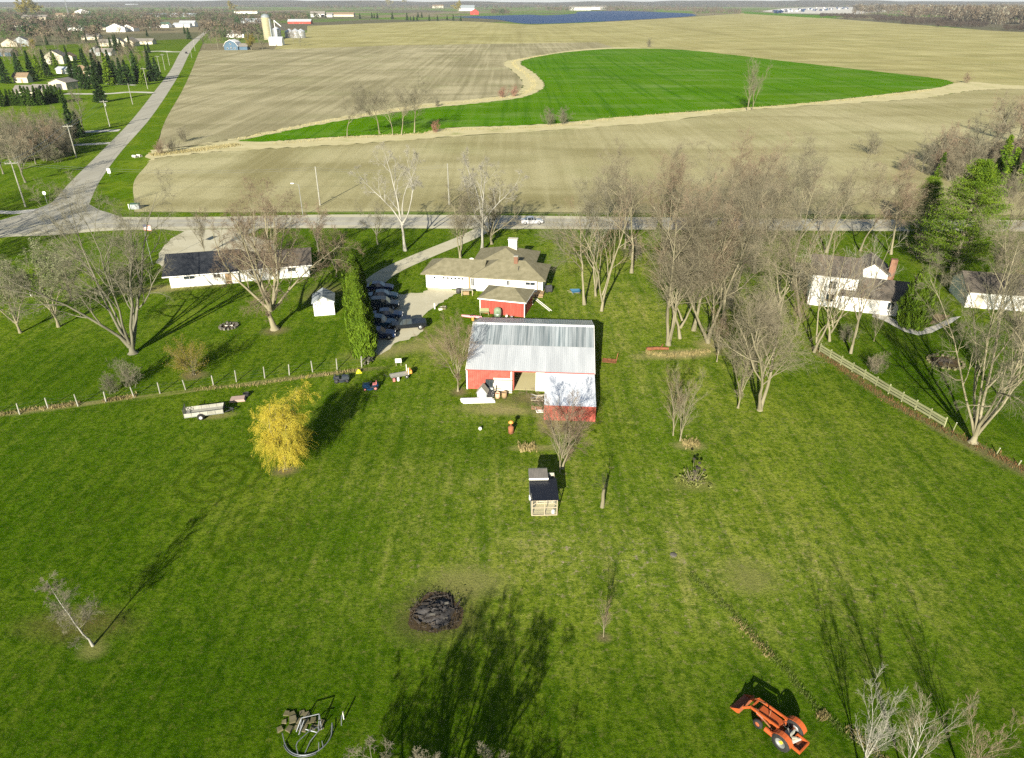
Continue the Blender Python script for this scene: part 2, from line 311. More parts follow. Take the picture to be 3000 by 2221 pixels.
MT['verge'] = (lambda g: g.layer((0.15, 0.21, 0.015), g.noise(0.1, detail=6), 0.45, 0.65).layer((0.045, 0.085, 0.005), g.noise(0.6, detail=6), 0.5, 0.7, 0.8).done())(GM('verge_grass', (0.085, 0.155, 0.006)))
# ---------------------------------------------------------------- the setting
R30 = 32000.0; HAZE = 0.00004
sheet('ground', [(-R30, -400), (R30, -400), (R30, R30), (-R30, R30)], -0.10, MT['terrain'], label='countryside of fields and woods reaching to the horizon')
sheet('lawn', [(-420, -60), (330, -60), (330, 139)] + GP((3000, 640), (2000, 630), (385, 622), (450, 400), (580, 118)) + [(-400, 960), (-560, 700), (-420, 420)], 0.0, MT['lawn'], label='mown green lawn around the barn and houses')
# cultivated land
tops = [(484, 460), (672, 442), (999, 424), (1348, 399), (1899, 361), (2224, 320), (2672, 291), (2850, 266), (3010, 261), (3500, 271)]
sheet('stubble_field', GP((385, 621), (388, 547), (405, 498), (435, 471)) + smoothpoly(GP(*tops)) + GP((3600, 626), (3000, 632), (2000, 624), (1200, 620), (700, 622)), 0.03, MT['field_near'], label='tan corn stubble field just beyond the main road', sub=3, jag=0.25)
wheat_up = [(690, 415), (850, 382), (1000, 354), (1228, 320), (1400, 303), (1524, 287), (1578, 268), (1596, 251), (1582, 228), (1545, 200), (1527, 188), (1535, 176), (1600, 162), (1672, 152), (1806, 143), (1999, 146), (2314, 181), (2582, 211), (2762, 233), (2793, 245)]
wheat_low = [(2740, 258), (2538, 282), (2314, 306), (1999, 329), (1796, 345), (1596, 364), (1314, 375), (1224, 391), (1000, 400), (800, 414)]
sheet('wheat_field', smoothpoly(GP(*wheat_up)) + smoothpoly(GP(*wheat_low)), 0.06, MT['wheat'], label='bright green winter wheat field with a curved corner', sub=4, jag=1.1)
dry_low = [(3500, 271), (3010, 261), (2850, 266), (2672, 291), (2224, 320), (1899, 361), (1348, 399), (999, 424), (672, 442), (484, 460)]
sheet('dry_grass_strip', GP((430, 475), (440, 440), (560, 430), (690, 412)) + smoothpoly(GP(*(wheat_low[::-1] + [(2793, 245), (2850, 240), (3010, 252), (3500, 262)]))) + smoothpoly(GP(*dry_low)), 0.04, MT['dry'], label='straw coloured strip of tall dry grass below the wheat', sub=5, jag=1.3)
out2 = [(480, 438), (700, 404), (850, 372), (1000, 342), (1228, 306), (1400, 289), (1500, 276), (1526, 262), (1534, 245), (1510, 215), (1478, 190), (1480, 180), (1510, 174), (1580, 163), (1672, 148), (1800, 139), (1900, 141)]
sheet('dry_grass_bank', smoothpoly(GP(*out2)) + smoothpoly(GP(*wheat_up[:16][::-1])), 0.045, MT['dry'], label='curving bank of dry grass between bean field and wheat', sub=4, jag=1.2)
sheet('bean_field', GP((462, 420), (480, 350), (512, 290), (540, 230), (562, 165), (590, 148), (850, 144), (1150, 133), (1600, 126), (1750, 124), (1800, 139), (1672, 148), (1580, 163), (1510, 174), (1480, 180), (1478, 190), (1510, 215), (1534, 245), (1526, 262), (1500, 276), (1400, 289), (1228, 306), (1000, 342), (850, 372), (700, 404), (480, 438)), 0.02, MT['field_bean'], label='greyish bean stubble field with long rows beside the side road', sub=3, jag=0.3)
sheet('far_stubble_field', GP((800, 147), (840, 110), (900, 95), (900, 76), (1100, 68), (1300, 61), (1400, 64), (1560, 73), (1700, 68), (1900, 58), (2180, 39), (2400, 52), (2700, 74), (2900, 90), (3200, 104), (3600, 110), (3700, 275), (3010, 258), (2850, 246), (2793, 245), (2762, 233), (2582, 211), (2314, 181), (1999, 146), (1900, 141), (1800, 139), (1750, 124), (1600, 126), (1150, 133)), 0.01, MT['field_far'], label='wide yellowish stubble field reaching to the pond', sub=2)
sheet('pond', smoothpoly(GP((1328, 50), (1450, 57), (1505, 66), (1560, 70), (1700, 66), (1900, 56), (2030, 47), (2033, 42), (1990, 38), (1820, 32), (1700, 34), (1685, 40), (1600, 45), (1550, 43), (1450, 46), (1330, 49))), 0.05, MT['water'], label='long blue pond at the far edge of the fields')
sheet('pasture', GP((2180, 34), (2300, 40), (2500, 48), (2400, 53), (2180, 40)), 0.03, MT['wheat'], label='small green pasture in front of the vehicle yard')
sheet('vehicle_yard', GP((2230, 33), (2300, 24), (2700, 12), (2750, 20), (2500, 42), (2300, 39)), 0.05, MT['concrete'], label='pale vehicle storage yard at the horizon')
# low wooded hills closing the horizon
rgh = np.random.default_rng(77); HV = []; HQ = []; nh = 160
for j, (yy, amp) in enumerate(((7200, 0), (8600, 52), (10400, 62), (13000, 0))):
    for i in range(nh): xx = (i / (nh - 1) - .5) * 30000; HV.append((xx, yy + 300 * math.sin(i * .7), max(-.3, amp * (.78 + .14 * math.sin(i * .19 + j) + .08 * math.sin(i * .83)) + (rgh.normal(0, 2.5) if amp else -.3))))
for j in range(3):
    for i in range(nh - 1): HQ.append((j * nh + i, j * nh + i + 1, (j + 1) * nh + i + 1, (j + 1) * nh + i))
MT['hill'] = (lambda g: g.layer((0.06, 0.07, 0.03), g.noise(0.004, detail=8, rough=.7), 0.45, 0.6, .8).layer((0.16, 0.13, 0.08), g.noise(0.002, detail=6), 0.55, 0.65, .7).done())(GM('wooded_hill', (0.085, 0.072, 0.055)))
o = link('hills', np_mesh('hills', HV, HQ, MT['hill'])); o['kind'] = 'structure'; o['label'] = 'low wooded hills along the horizon'
# roads
def strip(name, a, b, z, mat, label):
    A = smoothpoly(GP(*a), 6); B = smoothpoly(GP(*b), 6); n = min(len(A), len(B))
    V = []; F = []
    for i in range(n): V += [(A[i][0], A[i][1], z), (B[i][0], B[i][1], z)]
    for i in range(n - 1): F.append((2 * i, 2 * i + 1, 2 * i + 3, 2 * i + 2))
    me = bpy.data.meshes.new(name); me.from_pydata(V, [], F); me.update()
    if me.polygons[0].normal.z < 0: me.flip_normals()
    me.materials.append(mat); o = link(name, me); o['kind'] = 'structure'; o['label'] = label; return o
mt_ = [(-300, 745), (-120, 680), (0, 646), (150, 630), (320, 636), (600, 636), (1000, 629), (1500, 632), (2000, 638), (2500, 643), (3000, 646), (3500, 650)]
mb_ = [(-300, 800), (-120, 726), (0, 697), (150, 690), (330, 676), (600, 671), (1000, 669), (1500, 671), (2000, 674), (2500, 677), (3000, 679), (3500, 682)]
strip('road_shoulder', mt_, mb_, 0.045, MT['gravel'], 'pale gravel shoulders of the main road')
def mixp(a, b, t): return [(p[0] + (q[0] - p[0]) * t, p[1] + (q[1] - p[1]) * t) for p, q in zip(a, b)]
strip('main_road', mixp(mt_, mb_, 0.2), mixp(mt_, mb_, 0.8), 0.06, MT['asphalt_h'], 'grey main road crossing behind the houses')
paint = M('road_paint', (0.62, 0.55, 0.25), (0.45, 0.42, 0.3), scale=1.0)
strip('centre_line', mixp(mt_, mb_, 0.485), mixp(mt_, mb_, 0.505), 0.066, paint, 'faded yellow centre line of the main road')
sl = [(60, 640), (143, 601), (211, 529), (300, 441), (388, 350), (452, 269), (500, 205), (532, 148), (566, 116), (600, 92), (634, 62), (652, 40)]
sr = [(250, 640), (262, 598), (294, 529), (358, 441), (438, 350), (494, 269), (532, 205), (560, 148), (586, 116), (611, 92), (640, 62), (656, 40)]
strip('side_road', sl, sr, 0.05, MT['asphalt_v'], 'straight pale side road running away on the left')
sv = [(392, 640), (394, 598), (394, 529), (446, 458), (486, 350), (532, 269), (562, 205), (584, 150), (600, 118), (622, 94), (648, 63), (660, 41)]
strip('grass_verge', sr, sv, 0.035, MT['verge'], 'bright green verge between side road and field')
sheet('junction_apron', GP((0, 646), (100, 618), (160, 590), (255, 595), (290, 615), (350, 634), (330, 660), (0, 690)), 0.048, MT['asphalt_h'], label='widened asphalt at the road junction')
sheet('junction_lane', GP((-120, 612), (-60, 615), (40, 619), (110, 612), (150, 596), (150, 606), (110, 622), (40, 628), (-120, 622)), 0.043, MT['concrete'], label='pale lane joining the junction from the left')
def ring_road(name, pts, w, z, mat, label):
    P = [Vector(p) for p in smoothpoly(pts, 5)]; V = []; F = []
    for i, p in enumerate(P):
        d = (P[min(i + 1, len(P) - 1)] - P[max(i - 1, 0)]).normalized(); n = Vector((-d.y, d.x)) * w / 2
        V += [(p.x + n.x, p.y + n.y, z), (p.x - n.x, p.y - n.y, z)]
    for i in range(len(P) - 1): F.append((2 * i, 2 * i + 1, 2 * i + 3, 2 * i + 2))
    me = bpy.data.meshes.new(name); me.from_pydata(V, [], F); me.update()
    if me.polygons[0].normal.z < 0: me.flip_normals()
    me.materials.append(mat); o = link(name, me); o['kind'] = 'structure'; o['label'] = label; return o
ring_road('gravel_drive', GP((1425, 668), (1360, 700), (1250, 745), (1150, 790), (1095, 830), (1085, 870)), 3.6, 0.02, MT['gravel'], 'gravel drive slanting from the main road to the garage')
sheet('gravel_yard', GP((1040, 850), (1075, 845), (1110, 842), (1165, 862), (1240, 858), (1255, 842), (1310, 846), (1345, 850), (1325, 868), (1300, 885), (1265, 905), (1235, 935), (1240, 965), (1220, 985), (1170, 1000), (1130, 1030), (1090, 1045), (1060, 1000), (1048, 920)), 0.024, MT['gravel'], label='pale gravel parking yard in front of the garage', sub=4, jag=0.35)
sheet('neighbour_drive', GP((455, 770), (475, 730), (500, 700), (540, 678), (480, 672), (760, 670), (720, 690), (800, 705), (810, 730), (780, 745), (640, 760), (490, 785)), 0.022, MT['gravel'], label='broad pale gravel forecourt of the dark roofed house', sub=3, jag=0.3)
for i, (pts, w, lab) in enumerate([
    (GP((455, 272), (380, 270), (310, 275), (190, 275)), 5, 'pale driveway to the grey pole barn'),
    (GP((540, 152), (500, 152), (470, 150), (420, 152)), 9, 'pale cross road at the far corner of the side road'),
    (GP((350, 382), (300, 384), (260, 386), (170, 392)), 5, 'grey driveway crossing the dark thicket'),
    (GP((340, 418), (310, 420), (240, 424), (180, 428)), 3.5, 'pale narrow driveway behind the bare trees'),
    (GP((380, 420), (400, 419), (424, 421)), 4, 'short gravel field entrance beside the side road'),
    (GP((310, 246), (370, 248), (395, 250)), 3, 'short pale track below the spruces')]):
    ring_road('driveway', pts, w, 0.028, MT['concrete'], lab)
sheet('garden_path', GP((2560, 915), (2600, 925), (2660, 958), (2690, 968), (2735, 955), (2790, 930), (2815, 927), (2790, 945), (2730, 975), (2690, 983), (2650, 972), (2590, 940), (2555, 928)), 0.02, MT['concrete'], label='pale concrete path bending round the white house', sub=2)
sheet('flower_bed', GP((2640, 938), (2700, 960), (2760, 940), (2785, 925), (2740, 918), (2650, 920)), 0.012, MT['dirt'], label='mulched bed inside the bend of the path', sub=3, jag=0.1)
MT['spot'] = MT['deadlawn']
# fence-line dirt strips
# ---------------------------------------------------------------- vegetation generators
def nrm(a): return a / np.maximum(np.linalg.norm(a, axis=-1, keepdims=True), 1e-9)
def tubes(P, R, k):
    """P (B,S+1,3) polylines, R (B,S+1) radii -> verts, quads"""
    B, S1, _ = P.shape
    T = np.empty_like(P); T[:, 1:-1] = P[:, 2:] - P[:, :-2]; T[:, 0] = P[:, 1] - P[:, 0]; T[:, -1] = P[:, -1] - P[:, -2]; T = nrm(T)
    ref = np.where(np.abs(T[:, :1, 2:3]) > 0.8, np.array([[[1.0, 0.13, 0.0]]]), np.array([[[0.1, 0.07, 1.0]]]))
    A = nrm(np.cross(T, np.broadcast_to(ref, T.shape))); Bn = np.cross(T, A)
    an = 2 * np.pi * np.arange(k) / k
    V = P[:, :, None, :] + R[:, :, None, None] * (A[:, :, None, :] * np.cos(an)[None, None, :, None] + Bn[:, :, None, :] * np.sin(an)[None, None, :, None])
    base = (np.arange(B)[:, None, None] * S1 + np.arange(S1 - 1)[None, :, None]) * k
    kk = np.arange(k)[None, None, :]; k2 = (kk + 1) % k
    Q = np.stack([base + kk, base + k2, base + k + k2, base + k + kk], -1).reshape(-1, 4)
    return V.reshape(-1, 3), Q
def walk(rng, p0, d0, L, S, jit, up):
    B = len(p0); P = np.empty((B, S + 1, 3)); P[:, 0] = p0; d = nrm(d0); st = (L / S)[:, None]
    for i in range(S):
        d = nrm(d + rng.normal(0, jit, (B, 3)) + np.array([0, 0, up]))
        P[:, i + 1] = P[:, i] + d * st
    return P
def bare_tree(seed, stems, levels, k=(8, 5, 4, 3, 3), trunk_levels=2, minr=0.007, leaf=None):
    """stems: list of (base xyz, dir, length, radius). levels: dicts n,t0,ang,len,S,jit,up,rr. Returns trunk and crown meshes (verts, quads)."""
    rng = np.random.default_rng(seed)
    p0 = np.array([s[0] for s in stems], float); d0 = np.array([s[1] for s in stems], float)
    L = np.array([s[2] for s in stems], float); r = np.array([s[3] for s in stems], float)
    P = walk(rng, p0, d0, L, 10, 0.10, 0.05)
    t = np.linspace(0, 1, 11)[None, :]; R = 0.72 * r[:, None] * (1 - 0.88 * t ** 0.8); R[:, 0] *= 1.5
    groups = [[], []]; groups[0].append(tubes(P, R, k[0])); Ls = L
    for li, lv in enumerate(levels):
        B, S1, _ = P.shape; n = lv['n']; S = S1 - 1
        tt = lv['t0'] + (1 - lv['t0']) * (np.arange(n)[None, :] + rng.uniform(0, 1, (B, n))) / n
        tt = np.clip(tt, 0, 0.995); x = tt * S; i0 = np.floor(x).astype(int); f = (x - i0)[..., None]; bi = np.arange(B)[:, None]
        pos = P[bi, i0] * (1 - f) + P[bi, i0 + 1] * f; tan = nrm(P[bi, i0 + 1] - P[bi, i0])
        rp = R[bi, i0] * (1 - f[..., 0]) + R[bi, i0 + 1] * f[..., 0]
        az = rng.uniform(0, 2 * np.pi, (B, n)) if lv.get('az') is None else (np.arange(n)[None, :] * 2.4 + rng.uniform(0, 6.28, (B, 1)) + rng.normal(0, 0.3, (B, n)))
        a = nrm(np.cross(tan, np.where(np.abs(tan[..., 2:3]) > 0.9, np.array([1.0, 0.1, 0]), np.array([0, 0.1, 1.0])))); b = np.cross(tan, a)
        ang = lv['ang'] * rng.uniform(0.65, 1.3, (B, n))
        d = tan * np.cos(ang)[..., None] + (a * np.cos(az)[..., None] + b * np.sin(az)[..., None]) * np.sin(ang)[..., None]
        Lc = (Ls[:, None] * lv['len'] * (1.15 - lv.get('tap', 0.6) * tt) * rng.uniform(0.65, 1.25, (B, n))).ravel()
        rc = np.minimum(rp * 0.75, lv['rr'] * Lc.reshape(B, n)).ravel(); rc = np.maximum(rc, minr)
        pos = pos.reshape(-1, 3); d = d.reshape(-1, 3)
        P = walk(rng, pos, d, Lc, lv['S'], lv['jit'], lv['up']); t = np.linspace(0, 1, lv['S'] + 1)[None, :]
        R = np.maximum(rc[:, None] * (1 - 0.75 * t), minr * 0.7); Ls = Lc
        groups[0 if li + 1 < trunk_levels else 1].append(tubes(P, R, k[min(li + 1, len(k) - 1)]))
    out = []
    for g in groups:
        V = []; Q = []; o = 0
        for v, q in g: V.append(v); Q.append(q + o); o += len(v)
        out.append((np.concatenate(V), np.concatenate(Q)))
    if leaf:                                      # small leaf quads hung on the last level
        V, Q = leaf_quads(rng, P.reshape(-1, 3), leaf[0], leaf[1], leaf[2]); v0, q0 = out[1]
        out.append((V, Q))
    return out
def leaf_quads(rng, pts, n, size, spread, flat=0.0, stretch=1.0):
    idx = rng.integers(0, len(pts), n); c = pts[idx] + rng.normal(0, spread, (n, 3))
    u = nrm(rng.normal(0, 1, (n, 3)) * np.array([1, 1, 1 - flat])); w = nrm(np.cross(u, rng.normal(0, 1, (n, 3)))); s = size * rng.uniform(0.5, 1.3, (n, 1))
    V = np.stack([c - u * s * stretch, c + w * s * 0.55, c + u * s * stretch, c - w * s * 0.55], 1).reshape(-1, 3)
    return V, np.arange(4 * n).reshape(-1, 4)
def lv(n, ang, ln, S=4, jit=0.12, up=0.03, t0=0.25, rr=0.022, tap=0.6, az=None): return dict(n=n, ang=rad(ang), len=ln, S=S, jit=jit, up=up, t0=t0, rr=rr, tap=tap, az=az)
# materials
MT['bark'] = M('bark', (0.155, 0.14, 0.085), (0.24, 0.215, 0.135), scale=1.2, stretch=(1, 1, 0.3), rnd=0.15, bump=0.4, bscale=6)
MT['bark_grey'] = M('grey_bark', (0.115, 0.11, 0.075), (0.18, 0.17, 0.115), scale=1.2, stretch=(1, 1, 0.3), rnd=0.15, bump=0.4, bscale=6)
MT['bark_white'] = M('white_bark', (0.36, 0.35, 0.30), (0.20, 0.19, 0.15), scale=0.8, stretch=(1, 1, 0.5), rnd=0.1)
MT['twig'] = M('twig', (0.170, 0.148, 0.095), (0.235, 0.205, 0.135), scale=0.5, rnd=0.15)
MT['twig_red'] = M('reddish_twig', (0.185, 0.135, 0.088), (0.25, 0.185, 0.122), scale=0.4, rnd=0.15)
MT['twig_pale'] = M('pale_twig', (0.31, 0.295, 0.24), (0.22, 0.205, 0.16), scale=0.5, rnd=0.1)
MT['twig_grey'] = M('grey_twig', (0.135, 0.125, 0.082), (0.19, 0.175, 0.115), scale=0.5, rnd=0.15)
def leafmat(name, c1, c2, scale=1.2, rnd=0.12):
    m = M(name, c1, c2, rough=0.7, scale=scale, rnd=rnd, spec=0.2); nt = m.node_tree; b = nt.nodes['Principled BSDF']
    tr = nd(nt, 'ShaderNodeBsdfTranslucent'); mx = nd(nt, 'ShaderNodeMixShader'); mx.inputs[0].default_value = 0.25
    src = b.inputs['Base Color'].links[0].from_socket; nt.links.new(src, tr.inputs['Color'])
    out = nt.nodes['Material Output']; nt.links.new(b.outputs[0], mx.inputs[1]); nt.links.new(tr.outputs[0], mx.inputs[2]); nt.links.new(mx.outputs[0], out.inputs['Surface']); return m
MT['pine'] = leafmat('pine_needles', (0.070, 0.140, 0.006), (0.150, 0.225, 0.010), 0.6)
MT['spruce'] = leafmat('spruce_needles', (0.022, 0.050, 0.014), (0.05, 0.095, 0.020), 0.5, 0.3)
MT['cedar'] = leafmat('arborvitae_leaves', (0.085, 0.155, 0.008), (0.13, 0.20, 0.012), 0.9)
MT['willow'] = leafmat('willow_leaves', (0.62, 0.49, 0.05), (0.44, 0.40, 0.05), 0.8)
MT['willow_far'] = leafmat('far_willow_leaves', (0.30, 0.25, 0.05), (0.20, 0.18, 0.04), 0.3)
MT['orangebud'] = leafmat('orange_buds', (0.26, 0.20, 0.03), (0.17, 0.15, 0.025), 0.8)
MT['palebud'] = leafmat('pale_blossom', (0.27, 0.27, 0.17), (0.14, 0.17, 0.06), 0.6)
MT['shrubleaf'] = leafmat('shrub_leaves', (0.035, 0.085, 0.008), (0.07, 0.12, 0.012), 0.8)
MT['redbush'] = M('red_stems', (0.22, 0.09, 0.07), (0.30, 0.16, 0.11), scale=0.6)
PROTO = {}
def proto(name, gen, mats, names):
    ms = []
    for (V, Q), m, n in zip(gen, mats, names): ms.append((n, np_mesh(name + '_' + n, V, Q, MT[m], smooth=(n == 'trunk'))))
    PROTO[name] = ms
def plant(pname, name, label, loc, s=1.0, rz=0.0, group=None, cat='tree', mats=None, sz=None):
    t = thing(name, label, cat, loc, rz, group)
    for n, me in PROTO[pname]:
        o = link(n, me, t, (0, 0, 0)); o.scale = (s, s, sz if sz else s)
        if mats and n in mats:
            o.material_slots[0].link = 'OBJECT'; o.material_slots[0].material = MT[mats[n]]
    return t
Z = (0, 0, 1)
# upright woodland trees, 20 m
for i, (nm, sd_, lean, rr, tk) in enumerate([('wood_a', 11, (0.05, 0.0, 1), 0.38, 'bark'), ('wood_b', 12, (-0.14, 0.03, 1), 0.34, 'bark'), ('wood_c', 13, (0.02, -0.05, 1), 0.30, 'bark')]):
    proto(nm, bare_tree(sd_, [((0, 0, 0), lean, 17, rr)], [lv(10, 44, 0.56, 6, 0.12, 0.07, 0.28, 0.013, .55), lv(9, 44, 0.52, 4, 0.15, 0.03, 0.2, 0.012), lv(8, 42, 0.60, 3, 0.16, 0.03, 0.1, 0.010), lv(7, 40, 0.8, 2, 0.15, 0.03, 0.06, 0.007)], minr=0.008, trunk_levels=3), [tk, 'twig'], ['trunk', 'crown'])
# forked trees (two to three leaders), 19 m
proto('fork_a', bare_tree(21, [((0, 0, 0), (0.35, 0.05, 1), 17, 0.33), ((0.1, 0, 0), (-0.28, 0.1, 1), 18, 0.35), ((0, 0.2, 0), (0.02, -0.25, 1), 15, 0.25)], [lv(9, 44, 0.50, 5, 0.13, 0.05, 0.24, 0.013, .55), lv(8, 44, 0.52, 4, 0.15, 0.03, 0.15, 0.012), lv(7, 44, 0.60, 3, 0.16, 0.02, 0.1, 0.010), lv(6, 42, 0.8, 2, 0.15, 0.0, 0.06, 0.007)], minr=0.008, trunk_levels=3), ['bark', 'twig'], ['trunk', 'crown'])
# broad vase, many stems from a short bole (left tree behind the post fence)
rs = random.Random(5); st = [((0, 0, 0), (0.05, 0.02, 1), 2.6, 0.62)]
for k in range(7):
    a = k * 2 * math.pi / 7 + rs.uniform(-.3, .3); sp = rs.uniform(0.28, 0.62); st.append(((0.12 * math.cos(a), 0.12 * math.sin(a), 0.9), (sp * math.cos(a), sp * math.sin(a), 1), rs.uniform(15, 19.5), rs.uniform(0.2, 0.3)))
proto('vase', bare_tree(31, st, [lv(8, 34, 0.34, 5, 0.12, 0.06, 0.22, 0.018), lv(6, 42, 0.52, 4, 0.15, 0.03, 0.2, 0.015), lv(6, 44, 0.56, 3, 0.16, 0.02, 0.12, 0.012), lv(7, 42, 0.72, 2, 0.15, 0.0, 0.06, 0.007)], minr=0.0075, trunk_levels=3), ['bark_grey', 'twig_grey'], ['trunk', 'crown'])
# maple: stout bole 3 m then wide spreading heavy limbs
st = [((0, 0, 0), (0.0, 0.05, 1), 4.4, 0.62)]
for k in range(10):
    a = k * 2 * math.pi / 10 + rs.uniform(-.3, .3); sp = (0.25, 1.15, .7, .4, 1.25)[k % 5] * rs.uniform(.85, 1.15); st.append(((0.1 * math.cos(a), 0.1 * math.sin(a), 2.7), (sp * math.cos(a), sp * math.sin(a), 1), rs.uniform(12, 15), rs.uniform(0.22, 0.3)))
proto('maple', bare_tree(41, st, [lv(8, 38, 0.36, 5, 0.14, 0.07, 0.2, 0.018), lv(6, 42, 0.52, 4, 0.16, 0.04, 0.2, 0.015), lv(6, 44, 0.56, 3, 0.16, 0.02, 0.12, 0.012), lv(7, 42, 0.72, 2, 0.15, 0.0, 0.06, 0.007)], minr=0.0075, trunk_levels=3), ['bark', 'twig_red'], ['trunk', 'crown'])
# white sycamore
proto('sycamore', bare_tree(51, [((0, 0, 0), (0.0, 0, 1), 17, 0.36), ((0, 0, 5.0), (0.5, 0.05, 1), 11.5, 0.2), ((0, 0, 4.6), (-0.55, 0.1, 1), 12, 0.2), ((0, 0, 6.5), (0.15, 0.2, 1), 10.5, 0.18)], [lv(7, 42, 0.32, 5, 0.14, 0.05, 0.38, 0.020), lv(6, 45, 0.5, 4, 0.16, 0.04, 0.2, 0.016), lv(7, 46, 0.55, 3, 0.18, 0.02, 0.12, 0.012), lv(8, 45, 0.72, 2, 0.15, 0.0, 0.06, 0.007)], minr=0.0075, trunk_levels=3), ['bark_white', 'twig_pale'], ['trunk', 'crown'])
# thin pale tree with few twigs
proto('thin', bare_tree(25, [((0, 0, 0), (0.18, 0.0, 1), 17, 0.24), ((0.1, 0, 1.5), (-0.22, 0.1, 1), 15, 0.18), ((0, 0, 2.5), (0.45, -0.1, 1), 12, 0.14)], [lv(7, 30, 0.42, 5, 0.10, 0.06, 0.25, 0.014), lv(6, 34, 0.5, 4, 0.12, 0.04, 0.2, 0.012), lv(5, 36, 0.6, 3, 0.14, 0.02, 0.15, 0.009)], minr=0.010), ['bark', 'twig_pale'], ['trunk', 'crown'])
# broad low crown, 8 m
st = [((0, 0, 0), (0, 0.03, 1), 2.0, 0.32)]
for k in range(15):
    a = k * 2.4 + rs.uniform(-.3, .3); sp = .15 + 1.75 * (k / 14) ** .8; st.append(((0, 0, 1.1), (sp * math.cos(a), sp * math.sin(a), 1), 6.3 * (1 + .1 * sp), rs.uniform(0.12, 0.19)))
proto('broad', bare_tree(45, st, [lv(9, 42, 0.34, 5, 0.13, 0.03, 0.2, 0.016), lv(8, 46, 0.5, 3, 0.16, 0.0, 0.15, 0.012), lv(7, 46, 0.6, 3, 0.16, 0.0, 0.1, 0.010), lv(3, 44, 0.7, 2, 0.15, 0, .1, .008)], minr=0.010), ['bark_grey', 'twig_grey'], ['trunk', 'crown'])
# small round multi-stem trees, 8 m
def small_round(seed, n, H, sp, rr):
    r_ = random.Random(seed); s_ = [((0, 0, 0), (0.03, 0, 1), H * 0.35, rr)]
    for k in range(n):
        a = k * 2 * math.pi / n + r_.uniform(-.4, .4); q = r_.uniform(0.35, 1.0) * sp; s_.append(((0, 0, H * 0.16 + r_.uniform(0, H * .1)), (q * math.cos(a), q * math.sin(a), 1), H * r_.uniform(0.72, 0.9), rr * r_.uniform(0.4, 0.6)))
    return bare_tree(seed, s_, [lv(8, 30, 0.36, 4, 0.10, 0.05, 0.2, 0.014), lv(8, 32, 0.5, 3, 0.12, 0.03, 0.15, 0.011), lv(9, 34, 0.7, 2, 0.12, 0.02, 0.05, 0.007)], k=(6, 4, 3, 3), minr=0.0055)
proto('round_a', small_round(61, 7, 8.0, 0.75, 0.17), ['bark', 'twig_red'], ['trunk', 'crown'])
proto('round_b', small_round(62, 6, 8.0, 0.7, 0.15), ['bark', 'twig'], ['trunk', 'crown'])
# slim saplings
proto('sapling', bare_tree(71, [((0, 0, 0), (0, 0, 1), 6, 0.07), ((0, 0, 0.6), (0.18, 0.05, 1), 5, 0.04), ((0, 0, 0.8), (-0.16, -0.06, 1), 5, 0.04)], [lv(12, 24, 0.34, 4, 0.08, 0.08, 0.15, 0.012), lv(7, 26, 0.5, 3, 0.1, 0.05, 0.15, 0.010), lv(5, 28, 0.55, 2, 0.1, 0.03, 0.1, 0.008)], k=(6, 4, 3, 3), minr=0.005), ['bark', 'twig'], ['trunk', 'crown'])
proto('birch', bare_tree(72, [((0, 0, 0), (-0.05, 0.0, 1), 7, 0.12)], [lv(34, 62, 0.27, 4, 0.12, 0.03, 0.2, 0.010, 0.8), lv(10, 45, 0.5, 3, 0.14, 0.0, 0.2, 0.010), lv(9, 45, 0.6, 2, 0.15, 0.0, 0.1, 0.008)], k=(7, 4, 3, 3), minr=0.008, trunk_levels=1), ['bark_white', 'twig_grey'], ['trunk', 'crown'])
# bushes
r_ = random.Random(9); st = [((r_.uniform(-.6, .6), r_.uniform(-.6, .6), 0), (r_.uniform(-.7, .7), r_.uniform(-.7, .7), 1), r_.uniform(1.8, 3.2), 0.035) for k in range(16)]
proto('bush', bare_tree(81, st, [lv(7, 34, 0.42, 3, 0.14, 0.02, 0.15, 0.012), lv(6, 36, 0.55, 2, 0.15, 0.0, 0.1, 0.009), lv(5, 36, 0.55, 2, 0.15, 0.0, 0.1, 0.009)], k=(4, 3, 3, 3), minr=0.006, trunk_levels=1), ['bark_grey', 'twig_grey'], ['trunk', 'crown'])
# budding shrubs: stems with small leaves
r_ = random.Random(10); st = [((r_.uniform(-.25, .25), r_.uniform(-.25, .25), 0), (r_.uniform(-.75, .75), r_.uniform(-.75, .75), 1), r_.uniform(2.8, 4.2), 0.05) for k in range(11)]
proto('budshrub', bare_tree(82, st, [lv(8, 40, 0.45, 3, 0.14, 0.0, 0.2, 0.012), lv(6, 42, 0.55, 2, 0.15, -0.05, 0.1, 0.009)], k=(5, 3, 3), minr=0.006, trunk_levels=1, leaf=(9000, 0.05, 0.16)), ['bark', 'twig', 'orangebud'], ['trunk', 'crown', 'leaves'])
proto('blossom', bare_tree(83, [((0, 0, 0), (0.1, 0, 1), 7, 0.2), ((0, 0, 1.2), (0.6, 0.1, 1), 6.5, 0.12), ((0, 0, 1.0), (-0.6, 0.1, 1), 6.5, 0.12), ((0, 0, 1.4), (0.0, -0.6, 1), 6, 0.11), ((0, 0, 1.4), (0.1, 0.6, 1), 6, 0.11)], [lv(8, 42, 0.42, 4, 0.14, 0.0, 0.25, 0.016), lv(7, 45, 0.5, 3, 0.15, 0, 0.2, 0.012), lv(5, 45, 0.55, 2, 0.15, 0, 0.1, 0.008)], k=(6, 4, 3, 3), leaf=(9000, 0.07, 0.10)), ['bark', 'twig_grey', 'palebud'], ['trunk', 'crown', 'leaves'])
